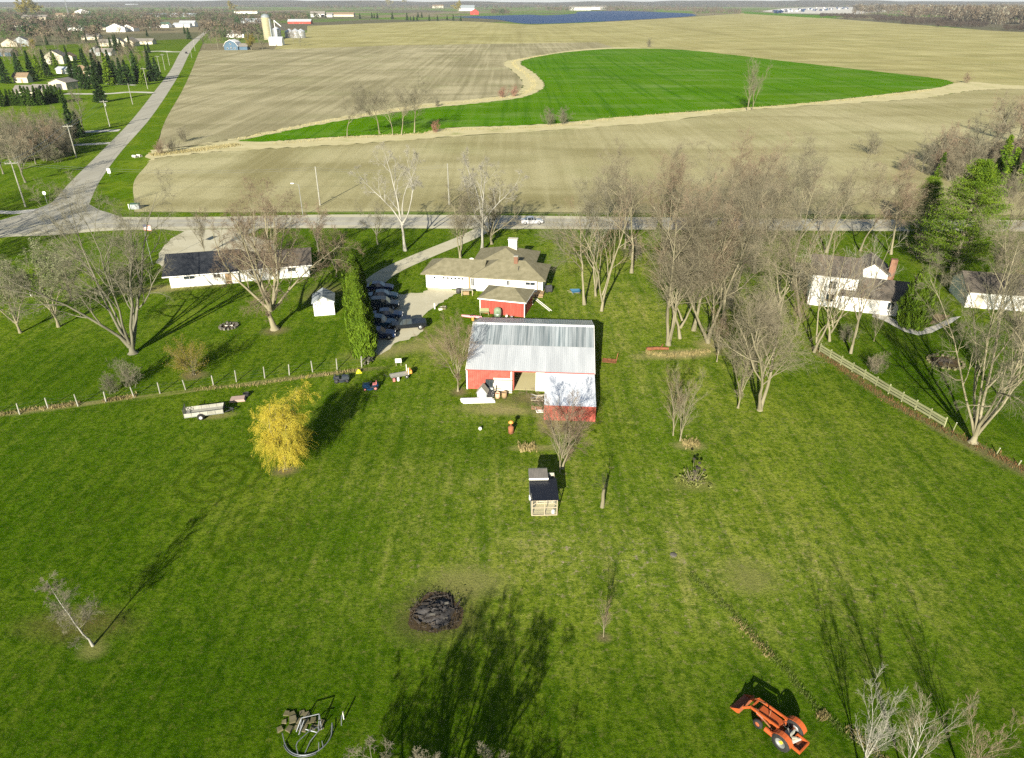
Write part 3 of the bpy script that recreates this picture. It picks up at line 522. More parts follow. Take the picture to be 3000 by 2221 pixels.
# golden willow: upswept limbs, hanging strands, thin leaves
st = [((0, 0, 0), (0.0, 0, 1), 2.2, 0.3)]
for k in range(11):
    a = k * 2 * math.pi / 11 + rs.uniform(-.3, .3); sp = rs.uniform(0.08, 0.58); st.append(((0, 0, .9), (sp * math.cos(a) + .06, sp * math.sin(a), 1), rs.uniform(5.2, 7.6) * (1.05 - .4 * sp), rs.uniform(0.07, 0.12)))
def willow(seed, leaf):
    return bare_tree(seed, st, [lv(10, 46, 0.34, 5, 0.14, 0.0, 0.12, 0.012), lv(11, 42, 0.8, 6, 0.10, -0.24, 0.1, 0.009), lv(7, 24, 0.7, 4, 0.10, -0.30, 0.1, 0.007)], k=(6, 4, 3, 3), minr=0.007, leaf=leaf)
proto('willow', willow(91, (36000, 0.032, 0.07)), ['bark', 'willow', 'willow'], ['trunk', 'crown', 'leaves'])
# conifers
def spruce(seed, H, r, nb, leafn, size, shape=1.0, base=0.06):
    rng = np.random.default_rng(seed)
    V0, Q0 = tubes(np.array([[[0, 0, 0], [0, 0, H * .5], [0, 0, H]]], float), np.array([[H * .018 + .05, H * .012, 0.01]]), 6)
    h = H * (base + (1 - base) * rng.uniform(0, 1, nb) ** 1.25); R = r * ((1 - h / H) ** shape) * rng.uniform(0.75, 1.15, nb) + 0.05; a = rng.uniform(0, 2 * np.pi, nb)
    t = rng.uniform(0.25, 1.0, (nb, leafn)); zz = h[:, None] - 0.32 * t * R[:, None] + 0.14 * t ** 2 * R[:, None]
    c = np.stack([np.cos(a)[:, None] * R[:, None] * t, np.sin(a)[:, None] * R[:, None] * t, zz], -1).reshape(-1, 3) + rng.normal(0, 0.045 * r, (nb * leafn, 3))
    n = len(c); aa = np.repeat(a, leafn) + rng.normal(0, 0.6, n); u = nrm(np.stack([np.cos(aa), np.sin(aa), rng.normal(-0.25, 0.3, n)], -1)); w = nrm(np.cross(u, rng.normal(0, 1, (n, 3)) * np.array([.5, .5, 1])))
    s = size * rng.uniform(.6, 1.3, (n, 1)); V = np.stack([c - u * s, c + w * s * .5, c + u * s, c - w * s * .5], 1).reshape(-1, 3)
    return [(V0, Q0), (V, np.arange(4 * n).reshape(-1, 4))]
proto('spruce', spruce(101, 12, 2.7, 260, 14, 0.34), ['bark_grey', 'spruce'], ['trunk', 'crown'])
proto('spruce_b', spruce(102, 10, 2.8, 230, 14, 0.34, 0.8), ['bark_grey', 'spruce'], ['trunk', 'crown'])
proto('juniper', spruce(103, 7, 1.3, 240, 12, 0.24, 0.55), ['bark_grey', 'pine'], ['trunk', 'crown'])
def big_pine(seed, H, r):
    rng = np.random.default_rng(seed)
    V0, Q0 = tubes(np.array([[[0, 0, 0], [0.1, 0, H * .35], [0, .1, H * .7], [0, 0, H]]], float), np.array([[.42, .3, .16, .02]]), 8)
    nb = 360; h = H * (0.05 + 0.93 * (np.floor(rng.uniform(0, 1, nb) * 20) / 20 + rng.normal(0, .006, nb) + .02)); prof = np.clip((1 - h / H) ** 0.75 * 1.1 + 0.06, 0.08, 0.85)
    a = rng.uniform(0, 2 * np.pi, nb); R = r * prof * rng.uniform(0.74, 1.06, nb)
    P = np.empty((nb, 5, 3)); t = np.linspace(0, 1, 5)[None, :]
    P[..., 0] = np.cos(a)[:, None] * R[:, None] * t; P[..., 1] = np.sin(a)[:, None] * R[:, None] * t; P[..., 2] = h[:, None] + 0.06 * R[:, None] * t + 0.22 * R[:, None] * t ** 2
    V1, Q1 = tubes(P, np.maximum(0.05 * (1 - t) * np.ones((nb, 1)), 0.012), 3)
    k = 120; tt = rng.uniform(0.3, 1.05, (nb, k)); x = np.clip(tt * 4, 0, 3.99); i0 = x.astype(int); f = (x - i0)[..., None]; bi = np.arange(nb)[:, None]
    c = (P[bi, i0] * (1 - f) + P[bi, i0 + 1] * f) + rng.normal(0, 1, (nb, k, 3)) * np.array([.38, .38, .16]); c = c.reshape(-1, 3); n = len(c)
    u = nrm(rng.normal(0, 1, (n, 3)) + np.array([0, 0, .6])); w = nrm(np.cross(u, rng.normal(0, 1, (n, 3)))); s = 0.16 * rng.uniform(.6, 1.3, (n, 1))
    V = np.stack([c - u * s, c + w * s * .3, c + u * s, c - w * s * .3], 1).reshape(-1, 3)
    return [(np.concatenate([V0, V1]), np.concatenate([Q0, Q1 + len(V0)])), (V, np.arange(4 * n).reshape(-1, 4))]
proto('pine', big_pine(111, 18.5, 7.6), ['bark', 'pine'], ['trunk', 'crown'])
def cedar(seed, H, r, n):
    rng = np.random.default_rng(seed)
    V0, Q0 = tubes(np.array([[[0, 0, 0], [0, 0, H * .5], [0, 0, H * .9]]], float), np.array([[.1, .06, .02]]), 6)
    h = H * rng.uniform(0.02, 1, n) ** 0.9; prof = np.clip((1 - (h / H) ** 2.2), 0, 1) ** 0.7 * (0.75 + 0.5 * np.clip(h / H / .3, 0, 1) * .5)
    a = rng.uniform(0, 2 * np.pi, n); lob = 1 + 0.16 * np.sin(a * 5 + 3 * np.sin(h * 1.3)) + 0.10 * np.sin(a * 11 + h * 2)
    R = r * prof * lob * rng.uniform(0.72, 1.06, n)
    c = np.stack([np.cos(a) * R, np.sin(a) * R, h], -1); u = nrm(np.stack([np.cos(a) * .35, np.sin(a) * .35, np.ones(n)], -1) + rng.normal(0, .22, (n, 3)))
    rad_ = np.stack([np.cos(a), np.sin(a), np.zeros(n)], -1); w = nrm(np.cross(u, rad_) + rng.normal(0, .5, (n, 3))); s = 0.22 * rng.uniform(.6, 1.4, (n, 1))
    V = np.stack([c - u * s, c + w * s * .4, c + u * s * 1.3, c - w * s * .4], 1).reshape(-1, 3)
    return [(V0, Q0), (V, np.arange(4 * n).reshape(-1, 4))]
proto('cedar', cedar(121, 6.2, 1.5, 7000), ['bark', 'cedar'], ['trunk', 'crown'])
proto('cedar_b', cedar(122, 5.6, 1.55, 6600), ['bark', 'cedar'], ['trunk', 'crown'])
# far trees: cheap crowns for the suburb
proto('far_bare', bare_tree(131, [((0, 0, 0), (0.05, 0, 1), 10, 0.3), ((0, 0, 2.5), (0.5, 0.2, 1), 9, 0.16), ((0, 0, 2.5), (-0.5, -0.1, 1), 9, 0.16), ((0, 0, 3), (0.0, -0.5, 1), 8, 0.14)], [lv(8, 42, 0.45, 4, 0.14, 0.04, 0.2, 0.022), lv(7, 44, 0.5, 3, 0.15, 0.02, 0.2, 0.018), lv(5, 44, 0.6, 2, 0.15, 0, 0.1, 0.014)], k=(5, 3, 3, 3), minr=0.018), ['bark_grey', 'twig_grey'], ['trunk', 'crown'])
proto('far_willow', bare_tree(132, [((0, 0, 0), (0.0, 0, 1), 8, 0.4), ((0, 0, 2), (0.6, 0.1, 1), 9, 0.2), ((0, 0, 2), (-0.6, 0.1, 1), 9, 0.2), ((0, 0, 2), (0, 0.6, 1), 9, 0.2), ((0, 0, 2), (0, -0.6, 1), 9, 0.2)], [lv(7, 44, 0.42, 4, 0.15, -0.02, 0.25, 0.016), lv(6, 44, 0.5, 4, 0.12, -0.15, 0.1, 0.012)], k=(5, 3, 3), minr=0.012, leaf=(5200, 0.26, 0.3)), ['bark', 'willow_far', 'willow_far'], ['trunk', 'crown', 'leaves'])
# ---------------------------------------------------------------- building materials
MT['red'] = M('red_metal_siding', (0.42, 0.105, 0.078), (0.30, 0.062, 0.045), rough=0.55, scale=0.9, stretch=(2.2, 2.2, 0.35), detail=7, rnd=0.10)
MT['redwood'] = M('red_painted_boards', (0.36, 0.075, 0.05), (0.28, 0.05, 0.035), rough=0.8, scale=2.0, stretch=(3, 3, 0.3), rnd=0.10)
MT['white'] = M('white_siding', (0.80, 0.79, 0.74), (0.74, 0.73, 0.68), rough=0.6, scale=0.8)
MT['whitetrim'] = M('white_trim', (0.82, 0.80, 0.75), rough=0.6)
MT['cream'] = M('cream_siding', (0.50, 0.46, 0.34), (0.44, 0.40, 0.30), rough=0.7, scale=0.8)
MT['metal_low'] = M('white_roof_metal', (0.60, 0.625, 0.63), (0.50, 0.525, 0.535), rough=0.38, metal=0.35, scale=0.9, stretch=(1.5, 0.25, 1), rnd=0.06)
MT['metal_up'] = M('weathered_grey_roof_metal', (0.12, 0.15, 0.16), (0.34, 0.37, 0.38), rough=0.45, scale=1.4, stretch=(2.6, 0.10, 1), rnd=0.22)
MT['metal_cap'] = M('ridge_cap_metal', (0.70, 0.72, 0.72), rough=0.45)
MT['shingle'] = M('olive_shingles', (0.155, 0.142, 0.085), (0.225, 0.205, 0.13), rough=0.95, scale=1.4, detail=8, bump=0.4, bscale=5, spec=0.15)
MT['shingle_dark'] = M('dark_shingles', (0.075, 0.065, 0.05), (0.13, 0.11, 0.085), rough=0.75, scale=1.2, detail=8, bump=0.3, bscale=5, spec=0.35)
MT['shingle_black'] = M('black_shingles', (0.018, 0.02, 0.022), (0.035, 0.037, 0.04), rough=0.35, scale=1.2, detail=8, spec=0.6)
MT['blackmetal'] = M('black_roof_metal', (0.012, 0.014, 0.02), rough=0.35, spec=0.6)
MT['glass'] = M('window_glass', (0.03, 0.04, 0.045), rough=0.08, spec=0.6)
MT['wood'] = M('weathered_wood', (0.42, 0.36, 0.25), (0.32, 0.27, 0.185), scale=2.0, stretch=(1, 1, 6), rnd=0.15)
MT['greywood'] = M('grey_wood', (0.34, 0.335, 0.28), (0.25, 0.245, 0.20), scale=2.0, stretch=(3, 3, 1), rnd=0.15)
MT['fencewood'] = M('fence_boards', (0.26, 0.265, 0.14), (0.18, 0.19, 0.095), scale=2.0, stretch=(1, 1, 5), rnd=0.2)
MT['tanwood'] = M('tan_wood', (0.33, 0.23, 0.12), (0.26, 0.18, 0.10), scale=2.0)
MT['brick'] = M('brick', (0.21, 0.11, 0.065), (0.15, 0.08, 0.05), scale=5.0, rnd=0.2)
MT['whitestone'] = M('white_stone', (0.68, 0.64, 0.52), (0.52, 0.49, 0.40), scale=3.0, rnd=0.15)
MT['steel'] = M('galvanised_steel', (0.55, 0.56, 0.56), (0.42, 0.43, 0.43), rough=0.4, metal=0.7, scale=3)
MT['rust'] = M('rusty_steel', (0.26, 0.10, 0.045), (0.15, 0.06, 0.03), scale=4, rough=0.9, rnd=0.2)
MT['black'] = M('black_rubber', (0.018, 0.018, 0.018), (0.03, 0.03, 0.028), scale=5, rough=0.85)
MT['darkgrey'] = M('dark_grey_plastic', (0.05, 0.05, 0.052), rough=0.5)
MT['ply'] = M('plywood', (0.60, 0.55, 0.42), (0.52, 0.47, 0.34), scale=1.5, stretch=(4, 1, .4))
MT['soil'] = MT['dirt']
MT['wallgrey'] = M('grey_siding', (0.33, 0.36, 0.36), (0.28, 0.31, 0.32), scale=0.8)
MT['wallblue'] = M('blue_siding', (0.06, 0.11, 0.16), (0.08, 0.13, 0.18), scale=0.8)
MT['brownroof'] = M('brown_roof', (0.24, 0.17, 0.10), (0.18, 0.13, 0.08), scale=1.0)
MT['greenroof'] = M('green_roof', (0.06, 0.13, 0.09), (0.05, 0.10, 0.07), scale=1.0)
MT['greyroof'] = M('grey_roof', (0.22, 0.20, 0.17), (0.16, 0.15, 0.13), scale=1.0)
def plain(name, c, rough=0.6, metal=0.0, spec=0.3):
    if name not in MT: MT[name] = M(name, c, rough=rough, metal=metal, spec=spec)
    return MT[name]
# ---------------------------------------------------------------- ribbed metal panel
def ribbed(name, w, l, rib, h, mat, lap=0.0):
    """panel in x (width) and y (length), ribs standing in +z, thin lip at both ends"""
    xs = []; n = max(1, round(w / rib)); st_ = w / n
    for i in range(n):
        x = i * st_; xs += [(x, 0.0), (x + st_ * .62, 0.0), (x + st_ * .70, h), (x + st_ * .92, h)]
    xs.append((w, 0.0)); V = []
    for y in (0.0, l): V += [(x, y, z) for x, z in xs]
    m = len(xs); Q = [(i, i + 1, m + i + 1, m + i) for i in range(m - 1)]
    b = MB(); b.add(V, Q); return b.mesh(name, mat)
def put(name, me, parent, o, ux, uy, mats=None):
    """place panel mesh with its x along ux and y along uy"""
    ux = Vector(ux).normalized(); uy = Vector(uy).normalized(); uz = ux.cross(uy).normalized()
    ob = link(name, me, parent); m = Matrix((ux, uy, uz)).transposed().to_4x4(); m.translation = Vector(o); ob.matrix_local = m; return ob
def window(parent, x, y, z, w, h, ax='x', out=-1, frame='whitetrim', name='window'):
    """window on a wall: ax = wall direction, out = sign of the outward normal on the other axis"""
    f = MB(); g = MB(); t = 0.07; d = 0.05 * out
    def bx(b, u0, u1, z0, z1, e0, e1):
        e0, e1 = sorted((e0, e1))
        if ax == 'x': b.box(x + u0, x + u1, y + e0, y + e1, z0, z1)
        else: b.box(x + e0, x + e1, y + u0, y + u1, z0, z1)
    for (u0, u1, z0, z1) in ((-t, 0, z - t, z + h + t), (w, w + t, z - t, z + h + t), (0, w, z - t, z), (0, w, z + h, z + h + t), (w / 2 - .02, w / 2 + .02, z, z + h)): bx(f, u0, u1, z0, z1, 0.004 * out, d)
    bx(g, 0, w, z, z + h, 0.006 * out, d * .45)
    o = f.build(name, MT[frame], parent); g.build('pane', MT['glass'], o); return o
# ---------------------------------------------------------------- red barn with lean-to
BW, BD, BE, BR = 14.7, 14.6, 2.75, 5.2
barn = thing('barn', 'red metal barn with long grey and white ribbed roof and lean-to', 'barn', (-5.25, 72.4, 0), rad(-4))
pw = BW / 16
wall_m = ribbed('wall_panel', pw, BE, 0.23, 0.025, MT['red'])
for i in range(16):
    x = i * pw
    if 5.2 < x + pw / 2 < 9.0: continue
    put('wall_panel', wall_m, barn, (x, 0, 0), (1, 0, 0), (0, 0, 1))
side_m = ribbed('wall_panel', BD / 18, BE, 0.23, 0.025, MT['red'])
for i in range(18):
    put('wall_panel', side_m, barn, (0, BD - i * BD / 18, 0), (0, -1, 0), (0, 0, 1)); put('wall_panel', side_m, barn, (BW, i * BD / 18, 0), (0, 1, 0), (0, 0, 1))
for i in range(16): put('wall_panel', wall_m, barn, (BW - i * pw, BD, 0), (-1, 0, 0), (0, 0, 1))
for x0, x1 in ((0.0, 0.06), (BW - 0.06, BW)):
    MB().prism([(0, BE), (BD, BE), (BD / 2, BR - .05)], x0, x1, 'x').build('gable_wall', MT['red'], barn)
MB().box(5.2, 9.0, -0.02, 0.10, 2.58, BE).build('door_header', MT['red'], barn)
for x in (-0.06, 5.12, 8.02): MB().box(x, x + 0.14, -0.09, 0.06, 0, BE - .08).build('door_post', MT['whitetrim'], barn)
MB().box(8.17, 9.1, -0.075, -0.03, 0.04, 2.66).build('sliding_door', MT['whitetrim'], barn)
MB().box(0.15, BW - 0.15, 0.1, BD - .1, 0.0, 0.03).build('floor', MT['dry'], barn)
for x in (1, 4, 7, 10, 13):
    MB().bar((x, 0.1, BE - .1), (x, BD / 2, BR - .25), 0.08, 0.18).bar((x, BD - .1, BE - .1), (x, BD / 2, BR - .25), 0.08, 0.18).box(x - .05, x + .05, .1, BD - .1, BE - .2, BE - .04).build('rafter', MT['wood'], barn)
oh = 0.35; half = BD / 2 + oh; slope = math.hypot(half, BR - (BE - .12)); zl = BE - 0.12 - 0.02
uy = Vector((0, half, BR - (BE - .12))).normalized(); lowl = slope * 0.545
low_m = ribbed('roof_panel', pw, lowl, 0.23, 0.03, MT['metal_low']); up_m = ribbed('roof_panel', pw, slope - lowl + .15, 0.23, 0.03, MT['metal_up'])
back_m = ribbed('roof_panel', pw, slope, 0.23, 0.03, MT['metal_low'])
for i in range(16):
    x = i * pw; o = Vector((x, -oh, BE - 0.06))
    put('roof_panel', low_m, barn, o, (1, 0, 0), uy); put('roof_panel', up_m, barn, o + uy * (lowl - .15) + Vector((0, -.008, .022)), (1, 0, 0), uy)
    uyb = Vector((0, -uy.y, uy.z)); put('roof_panel', back_m, barn, (x + pw, BD + oh, BE - 0.06), (-1, 0, 0), uyb)
MB().prism([(BD / 2 - .3, BR + .0), (BD / 2, BR + .12), (BD / 2 + .3, BR + .0), (BD / 2, BR + .06)], -.06, BW + .06, 'x').build('ridge_cap', MT['metal_cap'], barn)
MB().bar((-.03, -oh - .02, BE - .08), (BW + .03, -oh - .02, BE - .08), 0.05, 0.10).build('gutter', MT['redwood'], barn)
for x in (-.05, BW + .05):
    MB().bar((x, -oh, BE - .07), (x, BD / 2, BR + .02), .06, .16).bar((x, BD + oh, BE - .07), (x, BD / 2, BR + .02), .06, .16).build('barge_board', MT['whitetrim'], barn)
# lean-to in front of the right bay
LX0, LX1, LD, LZ0, LZ1 = 9.15, BW + .02, 6.4, 1.95, 2.58
lw = (LX1 - LX0) / 6
fm = ribbed('wall_panel', lw, LZ0, 0.23, 0.025, MT['red'])
for i in range(6): put('lean_to_wall_panel', fm, barn, (LX0 + i * lw, -LD, 0), (1, 0, 0), (0, 0, 1))
for x0, x1 in ((LX0, LX0 + .05), (LX1 - .05, LX1)): MB().prism([(-LD + .02, 0), (-.1, 0), (-.1, LZ1), (-LD + .02, LZ0)], x0, x1, 'x').build('lean_to_side_wall', MT['red'], barn)
ul = Vector((0, LD + .1, LZ1 - LZ0)); ll = ul.length; ul.normalize()
MT['metal_white'] = M('white_painted_roof_metal', (0.74, 0.77, 0.80), (0.66, 0.69, 0.72), rough=0.5, scale=0.9, stretch=(1.5, 0.25, 1), rnd=0.04)
l1 = ribbed('roof_panel', lw, ll * .52, 0.23, 0.025, MT['metal_white']); l2 = ribbed('roof_panel', lw, ll * .53, 0.23, 0.025, MT['metal_white'])
for i in range(6):
    o = Vector((LX0 + i * lw, -LD - .22, LZ0 + .02)); put('lean_to_roof_panel', l1, barn, o, (1, 0, 0), ul); put('lean_to_roof_panel', l2, barn, o + ul * ll * .5 + Vector((0, 0, .02)), (1, 0, 0), ul)
def near_barn(u, v, z=0.0):
    c, s = math.cos(rad(-4)), math.sin(rad(-4)); return (-5.25 + u * c - v * s, 72.4 + u * s + v * c, z)
# barn contents and clutter in front
def crate(name, label, loc, rz, w, d, h, mat, cat='crate', slats=4):
    t = thing(name, label, cat, loc, rz)
    MB().box(-w / 2 + .02, w / 2 - .02, -d / 2 + .02, d / 2 - .02, 0, .04).build('bottom', MT[mat], t)
    for i in range(slats):
        z = h * i / slats + .03; hh = h / slats * .82
        MB().box(-w / 2, w / 2, -d / 2 - .012, -d / 2 + .012, z, z + hh).build('slat', MT[mat], t); MB().box(-w / 2, w / 2, d / 2 - .012, d / 2 + .012, z, z + hh).build('slat', MT[mat], t)
        MB().box(-w / 2 - .012, -w / 2 + .012, -d / 2 + .014, d / 2 - .014, z, z + hh).build('slat', MT[mat], t); MB().box(w / 2 - .012, w / 2 + .012, -d / 2 + .014, d / 2 - .014, z, z + hh).build('slat', MT[mat], t)
    return t
plain('yellowpaint', (0.70, 0.50, 0.05)); plain('pinkpaint', (0.75, 0.30, 0.32)); plain('orangepaint', (0.70, 0.30, 0.06))
crate('storage_crate', 'tan slatted crate standing deep inside the barn doorway', near_barn(7.3, 5.5), 0.1, 1.6, 1.0, .9, 'tanwood')
crate('storage_crate', 'yellow crate on the barn floor left of the tan one', near_barn(6.1, 6.0), -.1, 1.3, .8, .5, 'yellowpaint')
def plank_stack(name, label, loc, rz, L, W, n, rows, mat, cat):
    t = thing(name, label, cat, loc, rz); r_ = random.Random(len(label)); w = W / n
    for k in range(rows):
        for i in range(n):
            dx = r_.uniform(-.18, .18); MB().box(-L / 2 + dx, L / 2 + dx, -W / 2 + i * w + .01, -W / 2 + (i + 1) * w - .01, k * .06, k * .06 + .055).build('plank', MT[mat], t)
    return t
plank_stack('board_stack', 'stack of white boards lying on the grass before the barn', near_barn(1.55, -2.9, 0.01), rad(3), 3.6, .9, 5, 4, 'whitetrim', 'lumber')
t = thing('leaning_panel', 'weathered plywood sheet leaning beside the barn doorway', 'plywood', near_barn(4.2, -.75), rad(-4))
for i in range(2): MB().add([(-1.1 + i * 1.11, 0, 0), (i * 1.11, 0, 0), (i * 1.11, .55, 1.65), (-1.1 + i * 1.11, .55, 1.65), (-1.1 + i * 1.11, .03, 0), (i * 1.11, .03, 0), (i * 1.11, .58, 1.65), (-1.1 + i * 1.11, .58, 1.65)], [(0, 1, 2, 3), (7, 6, 5, 4), (0, 4, 5, 1), (3, 2, 6, 7), (1, 5, 6, 2), (0, 3, 7, 4)]).build('sheet', MT['ply'], t)
MB().bar((-1.1, -.02, .2), (1.1, -.02, .2), .05, .09).bar((-1.1, .42, 1.45), (1.1, .42, 1.45), .05, .09).build('batten', MT['wood'], t)
# playhouse, old pump, barrels, scrap frame
t = thing('playhouse', 'small grey playhouse with arched door and peaked roof by the red wall', 'playhouse', near_barn(2.0, -1.7), rad(-10))
MB().prism([(-.55, 0), (.55, 0), (.55, .75), (0, 1.45), (-.55, .75)], -.45, .45, 'y').build('wall', MT['wallgrey'], t)
MB().add([(-.68, -.55, .62), (0, -.55, 1.52), (0, .55, 1.52), (-.68, .55, .62), (-.68, -.55, .57), (0, -.55, 1.46), (0, .55, 1.46), (-.68, .55, .57)], [(0, 1, 2, 3), (7, 6, 5, 4), (0, 4, 5, 1), (3, 2, 6, 7), (0, 3, 7, 4), (1, 5, 6, 2)]).add([(.68, -.55, .62), (0, -.55, 1.52), (0, .55, 1.52), (.68, .55, .62), (.68, -.55, .57), (0, -.55, 1.46), (0, .55, 1.46), (.68, .55, .57)], [(3, 2, 1, 0), (4, 5, 6, 7), (1, 5, 4, 0), (7, 6, 2, 3), (4, 7, 3, 0), (2, 6, 5, 1)]).build('roof', MT['greywood'], t)
MB().prism([(-.25, 0), (.25, 0), (.25, .55), (.15, .75), (0, .83), (-.15, .75), (-.25, .55)], -.5, -.46, 'y').build('door', MT['whitetrim'], t)
def drum(name, label, loc, r, h, mat, cat, bands=2):
    t = thing(name, label, cat, loc); MB().lathe([(0, 0), (r, 0), (r, h), (r * .93, h), (r * .93, h - .04), (0, h - .04)], n=18).build('body', MT[mat], t, True)
    for k in range(bands): z = h * (k + 1) / (bands + 1); MB().lathe([(r + .002, z - .025), (r + .02, z), (r + .002, z + .025)], n=18).build('rib', MT[mat], t)
    return t
plain('tanplastic', (0.60, 0.36, 0.24)); plain('greentank', (0.20, 0.27, 0.17), 0.5)
drum('barrel', 'tan barrel beside the leaning plywood, left of the pair', near_barn(3.75, -1.9), .28, .62, 'tanplastic', 'barrel')
drum('barrel', 'reddish tan barrel right against the leaning plywood', near_barn(4.5, -1.75), .30, .68, 'tanwood', 'barrel')
t = thing('cultivator', 'dark scrap cultivator with upright post in front of the barn wall', 'machine', near_barn(3.0, -1.75), rad(-6))
MB().box(-.5, .35, -.3, .3, .15, .55).build('engine_block', MT['darkgrey'], t); MB().bar((.3, 0, 0), (.3, 0, 1.35), .14, .14).build('post', MT['darkgrey'], t)
MB().tube([(-.3, -.1, .5), (0, -.1, .9), (.4, -.1, 1.0), (.9, -.1, .95)], .035).build('handle', MT['darkgrey'], t)
for y in (-.33, .33): MB().lathe([(.05, -.05), (.3, -.05), (.3, .05), (.05, .05)], 'y', (-.2, y, .3), 14).build('wheel', MT['black'], t)
t = thing('window_frame', 'discarded dark window frame leaning on the red barn wall', 'window', near_barn(2.7, -.35), rad(-4))
for (x0, x1, z0, z1) in ((-.5, -.43, .5, 1.5), (.43, .5, .5, 1.5), (-.43, .43, .5, .57), (-.43, .43, 1.43, 1.5), (-.035, .035, .57, 1.43)): MB().box(x0, x1, -.05, .0, z0, z1).build('bar', MT['darkgrey'], t)
MB().box(-.43, .43, -.03, -.02, .57, 1.43).build('pane', MT['glass'], t); MB().box(-.5, .5, -.2, .2, 0, .5).build('base', MT['wallgrey'], t)
t = thing('planter', 'brick red planter box with weeds at the lean-to corner', 'planter', near_barn(8.35, -3.9), rad(-8)); MB().box(-.6, .6, -.4, .4, 0, .42).build('box', MT['brick'], t)
V, Q = leaf_quads(np.random.default_rng(3), np.array([[x, y, .5] for x in np.linspace(-.5, .5, 8) for y in np.linspace(-.3, .3, 5)]), 260, .12, .09); link('plants', np_mesh('plants', V, Q, MT['shrubleaf']), t)
t = thing('metal_trough', 'white metal trough lying against the lean-to wall', 'trough', near_barn(8.75, -4.6), rad(4)); MB().prism([(-.45, .0), (.45, 0), (.55, .35), (.5, .35), (.42, .05), (-.42, .05), (-.5, .35), (-.55, .35)], -.3, .3, 'y').build('body', MT['whitetrim'], t)
t = thing('scrap_heap', 'heap of broken boards and pipes at the lean-to corner', 'heap', near_barn(8.5, -2.4)); r_ = random.Random(77)
for k in range(9):
    a = r_.uniform(0, 6.28); L_ = r_.uniform(.6, 1.5); x, y = r_.uniform(-.4, .5), r_.uniform(-.8, .8); MB().bar((x - L_ / 2 * math.cos(a), y - L_ / 2 * math.sin(a), .08 + .04 * k), (x + L_ / 2 * math.cos(a), y + L_ / 2 * math.sin(a), .1 + .06 * k), .12, .05).build('plank', MT[['ply', 'greywood', 'wood', 'steel'][k % 4]], t)
# ---------------------------------------------------------------- hip roofs and houses
def hip(b, x0, x1, y0, y1, z, rise, ra, rb, along='x', th=0.14, ym=None):
    """hip roof slab: ridge from ra to rb along axis, thickness th as fascia"""
    if along == 'x':
        m = (y0 + y1) / 2 if ym is None else ym; top = [(ra, m, z + rise), (rb, m, z + rise)]
        fs = [(0, 1, 5, 4), (1, 2, 5), (2, 3, 4, 5), (3, 0, 4)]
    else:
        m = (x0 + x1) / 2 if ym is None else ym; top = [(m, ra, z + rise), (m, rb, z + rise)]
        fs = [(0, 1, 4), (1, 2, 5, 4), (2, 3, 5), (3, 0, 4, 5)]
    V = [(x0, y0, z), (x1, y0, z), (x1, y1, z), (x0, y1, z)] + top + [(x0, y0, z - th), (x1, y0, z - th), (x1, y1, z - th), (x0, y1, z - th)]
    return b.add(V, fs + [(6, 7, 1, 0), (7, 8, 2, 1), (8, 9, 3, 2), (9, 6, 0, 3), (9, 8, 7, 6)])
house = thing('ranch_house', 'white ranch house with olive hip roof and attached garage', 'house', (-13.6, 105.7, 0), rad(-9))
MB().box(0, 7.9, 0, 6.2, 0, 2.28).build('garage_wall', MT['white'], house)
MB().box(7.9, 17.7, -0.25, 6.4, 0, 2.30).build('wall', MT['white'], house)
MB().box(17.7, 18.5, .6, 6.4, 0, 2.28).build('side_wall', MT['white'], house)
MB().box(6.9, 15.9, 6.4, 13.0, 0, 2.32).build('rear_wall', MT['white'], house)
roof = hip(MB(), -.7, 9.2, -.55, 6.8, 2.43, 1.55, 2.4, 9.2).build('roof', MT['shingle'], house)
hip(MB(), 7.3, 19.1, -.85, 7.0, 2.45, 1.75, 11.2, 15.4).build('roof', MT['shingle'], house)
hip(MB(), 6.2, 16.6, 3.6, 13.6, 2.47, 2.0, 8.2, 9.2, 'y').build('roof', MT['shingle'], house)
ch = MB().box(11.7, 13.1, 9.3, 10.2, 3.3, 5.5).build('chimney', MT['whitestone'], house); MB().box(11.6, 13.2, 9.2, 10.3, 5.5, 5.62).build('cap', MT['whitestone'], ch)
ch = MB().box(13.7, 14.3, 2.3, 2.9, 3.6, 5.0).build('chimney', MT['brick'], house); MB().box(13.65, 14.35, 2.25, 2.95, 5.0, 5.08).build('cap', MT['greywood'], ch)
MB().tube([(14.6, 1.0, 3.2), (14.6, 1.0, 4.0)], .04).build('vent_pipe', MT['darkgrey'], house)
gd = MB().box(.95, 6.6, -.05, .0, .02, 2.08).build('garage_door', MT['whitetrim'], house)
for i in range(3): MB().box(.98, 6.57, -.066, -.051, .05 + i * .5, .50 + i * .5).build('door_panel', MT['whitetrim'], gd)
for x in (1.25, 2.75, 3.4, 4.0, 4.6, 5.2, 5.75): MB().box(x, x + .34, -.072, -.052, 1.62, 1.92).build('pane', MT['glass'], gd)
MB().box(6.85, 7.2, -.06, -.002, 0, 2.1).build('door_frame', MT['tanwood'], house)
window(house, 7.3, .0, 0.7, .45, 1.25)
window(house, 13.0, -.25, 1.25, .45, .75); window(house, 15.9, -.25, 1.45, 1.5, .45)
MB().box(10.6, 11.6, -.31, -.252, 0.02, 2.05).build('door', MT['whitetrim'], house)
MB().box(17.82, 18.4, .55, .598, .05, 2.05).build('side_door', MT['cream'], house)
for x in (10.0, 12.4, 14.9): MB().bar((x, -.29, 0), (x, -.29, 2.25), .07, .07).build('downpipe', MT['whitetrim'], house)
MB().box(17.2, 18.8, -1.2, .5, 0, .35).box(17.2, 18.8, -1.6, -1.22, 0, .17).build('step', MT['tanwood'], house)
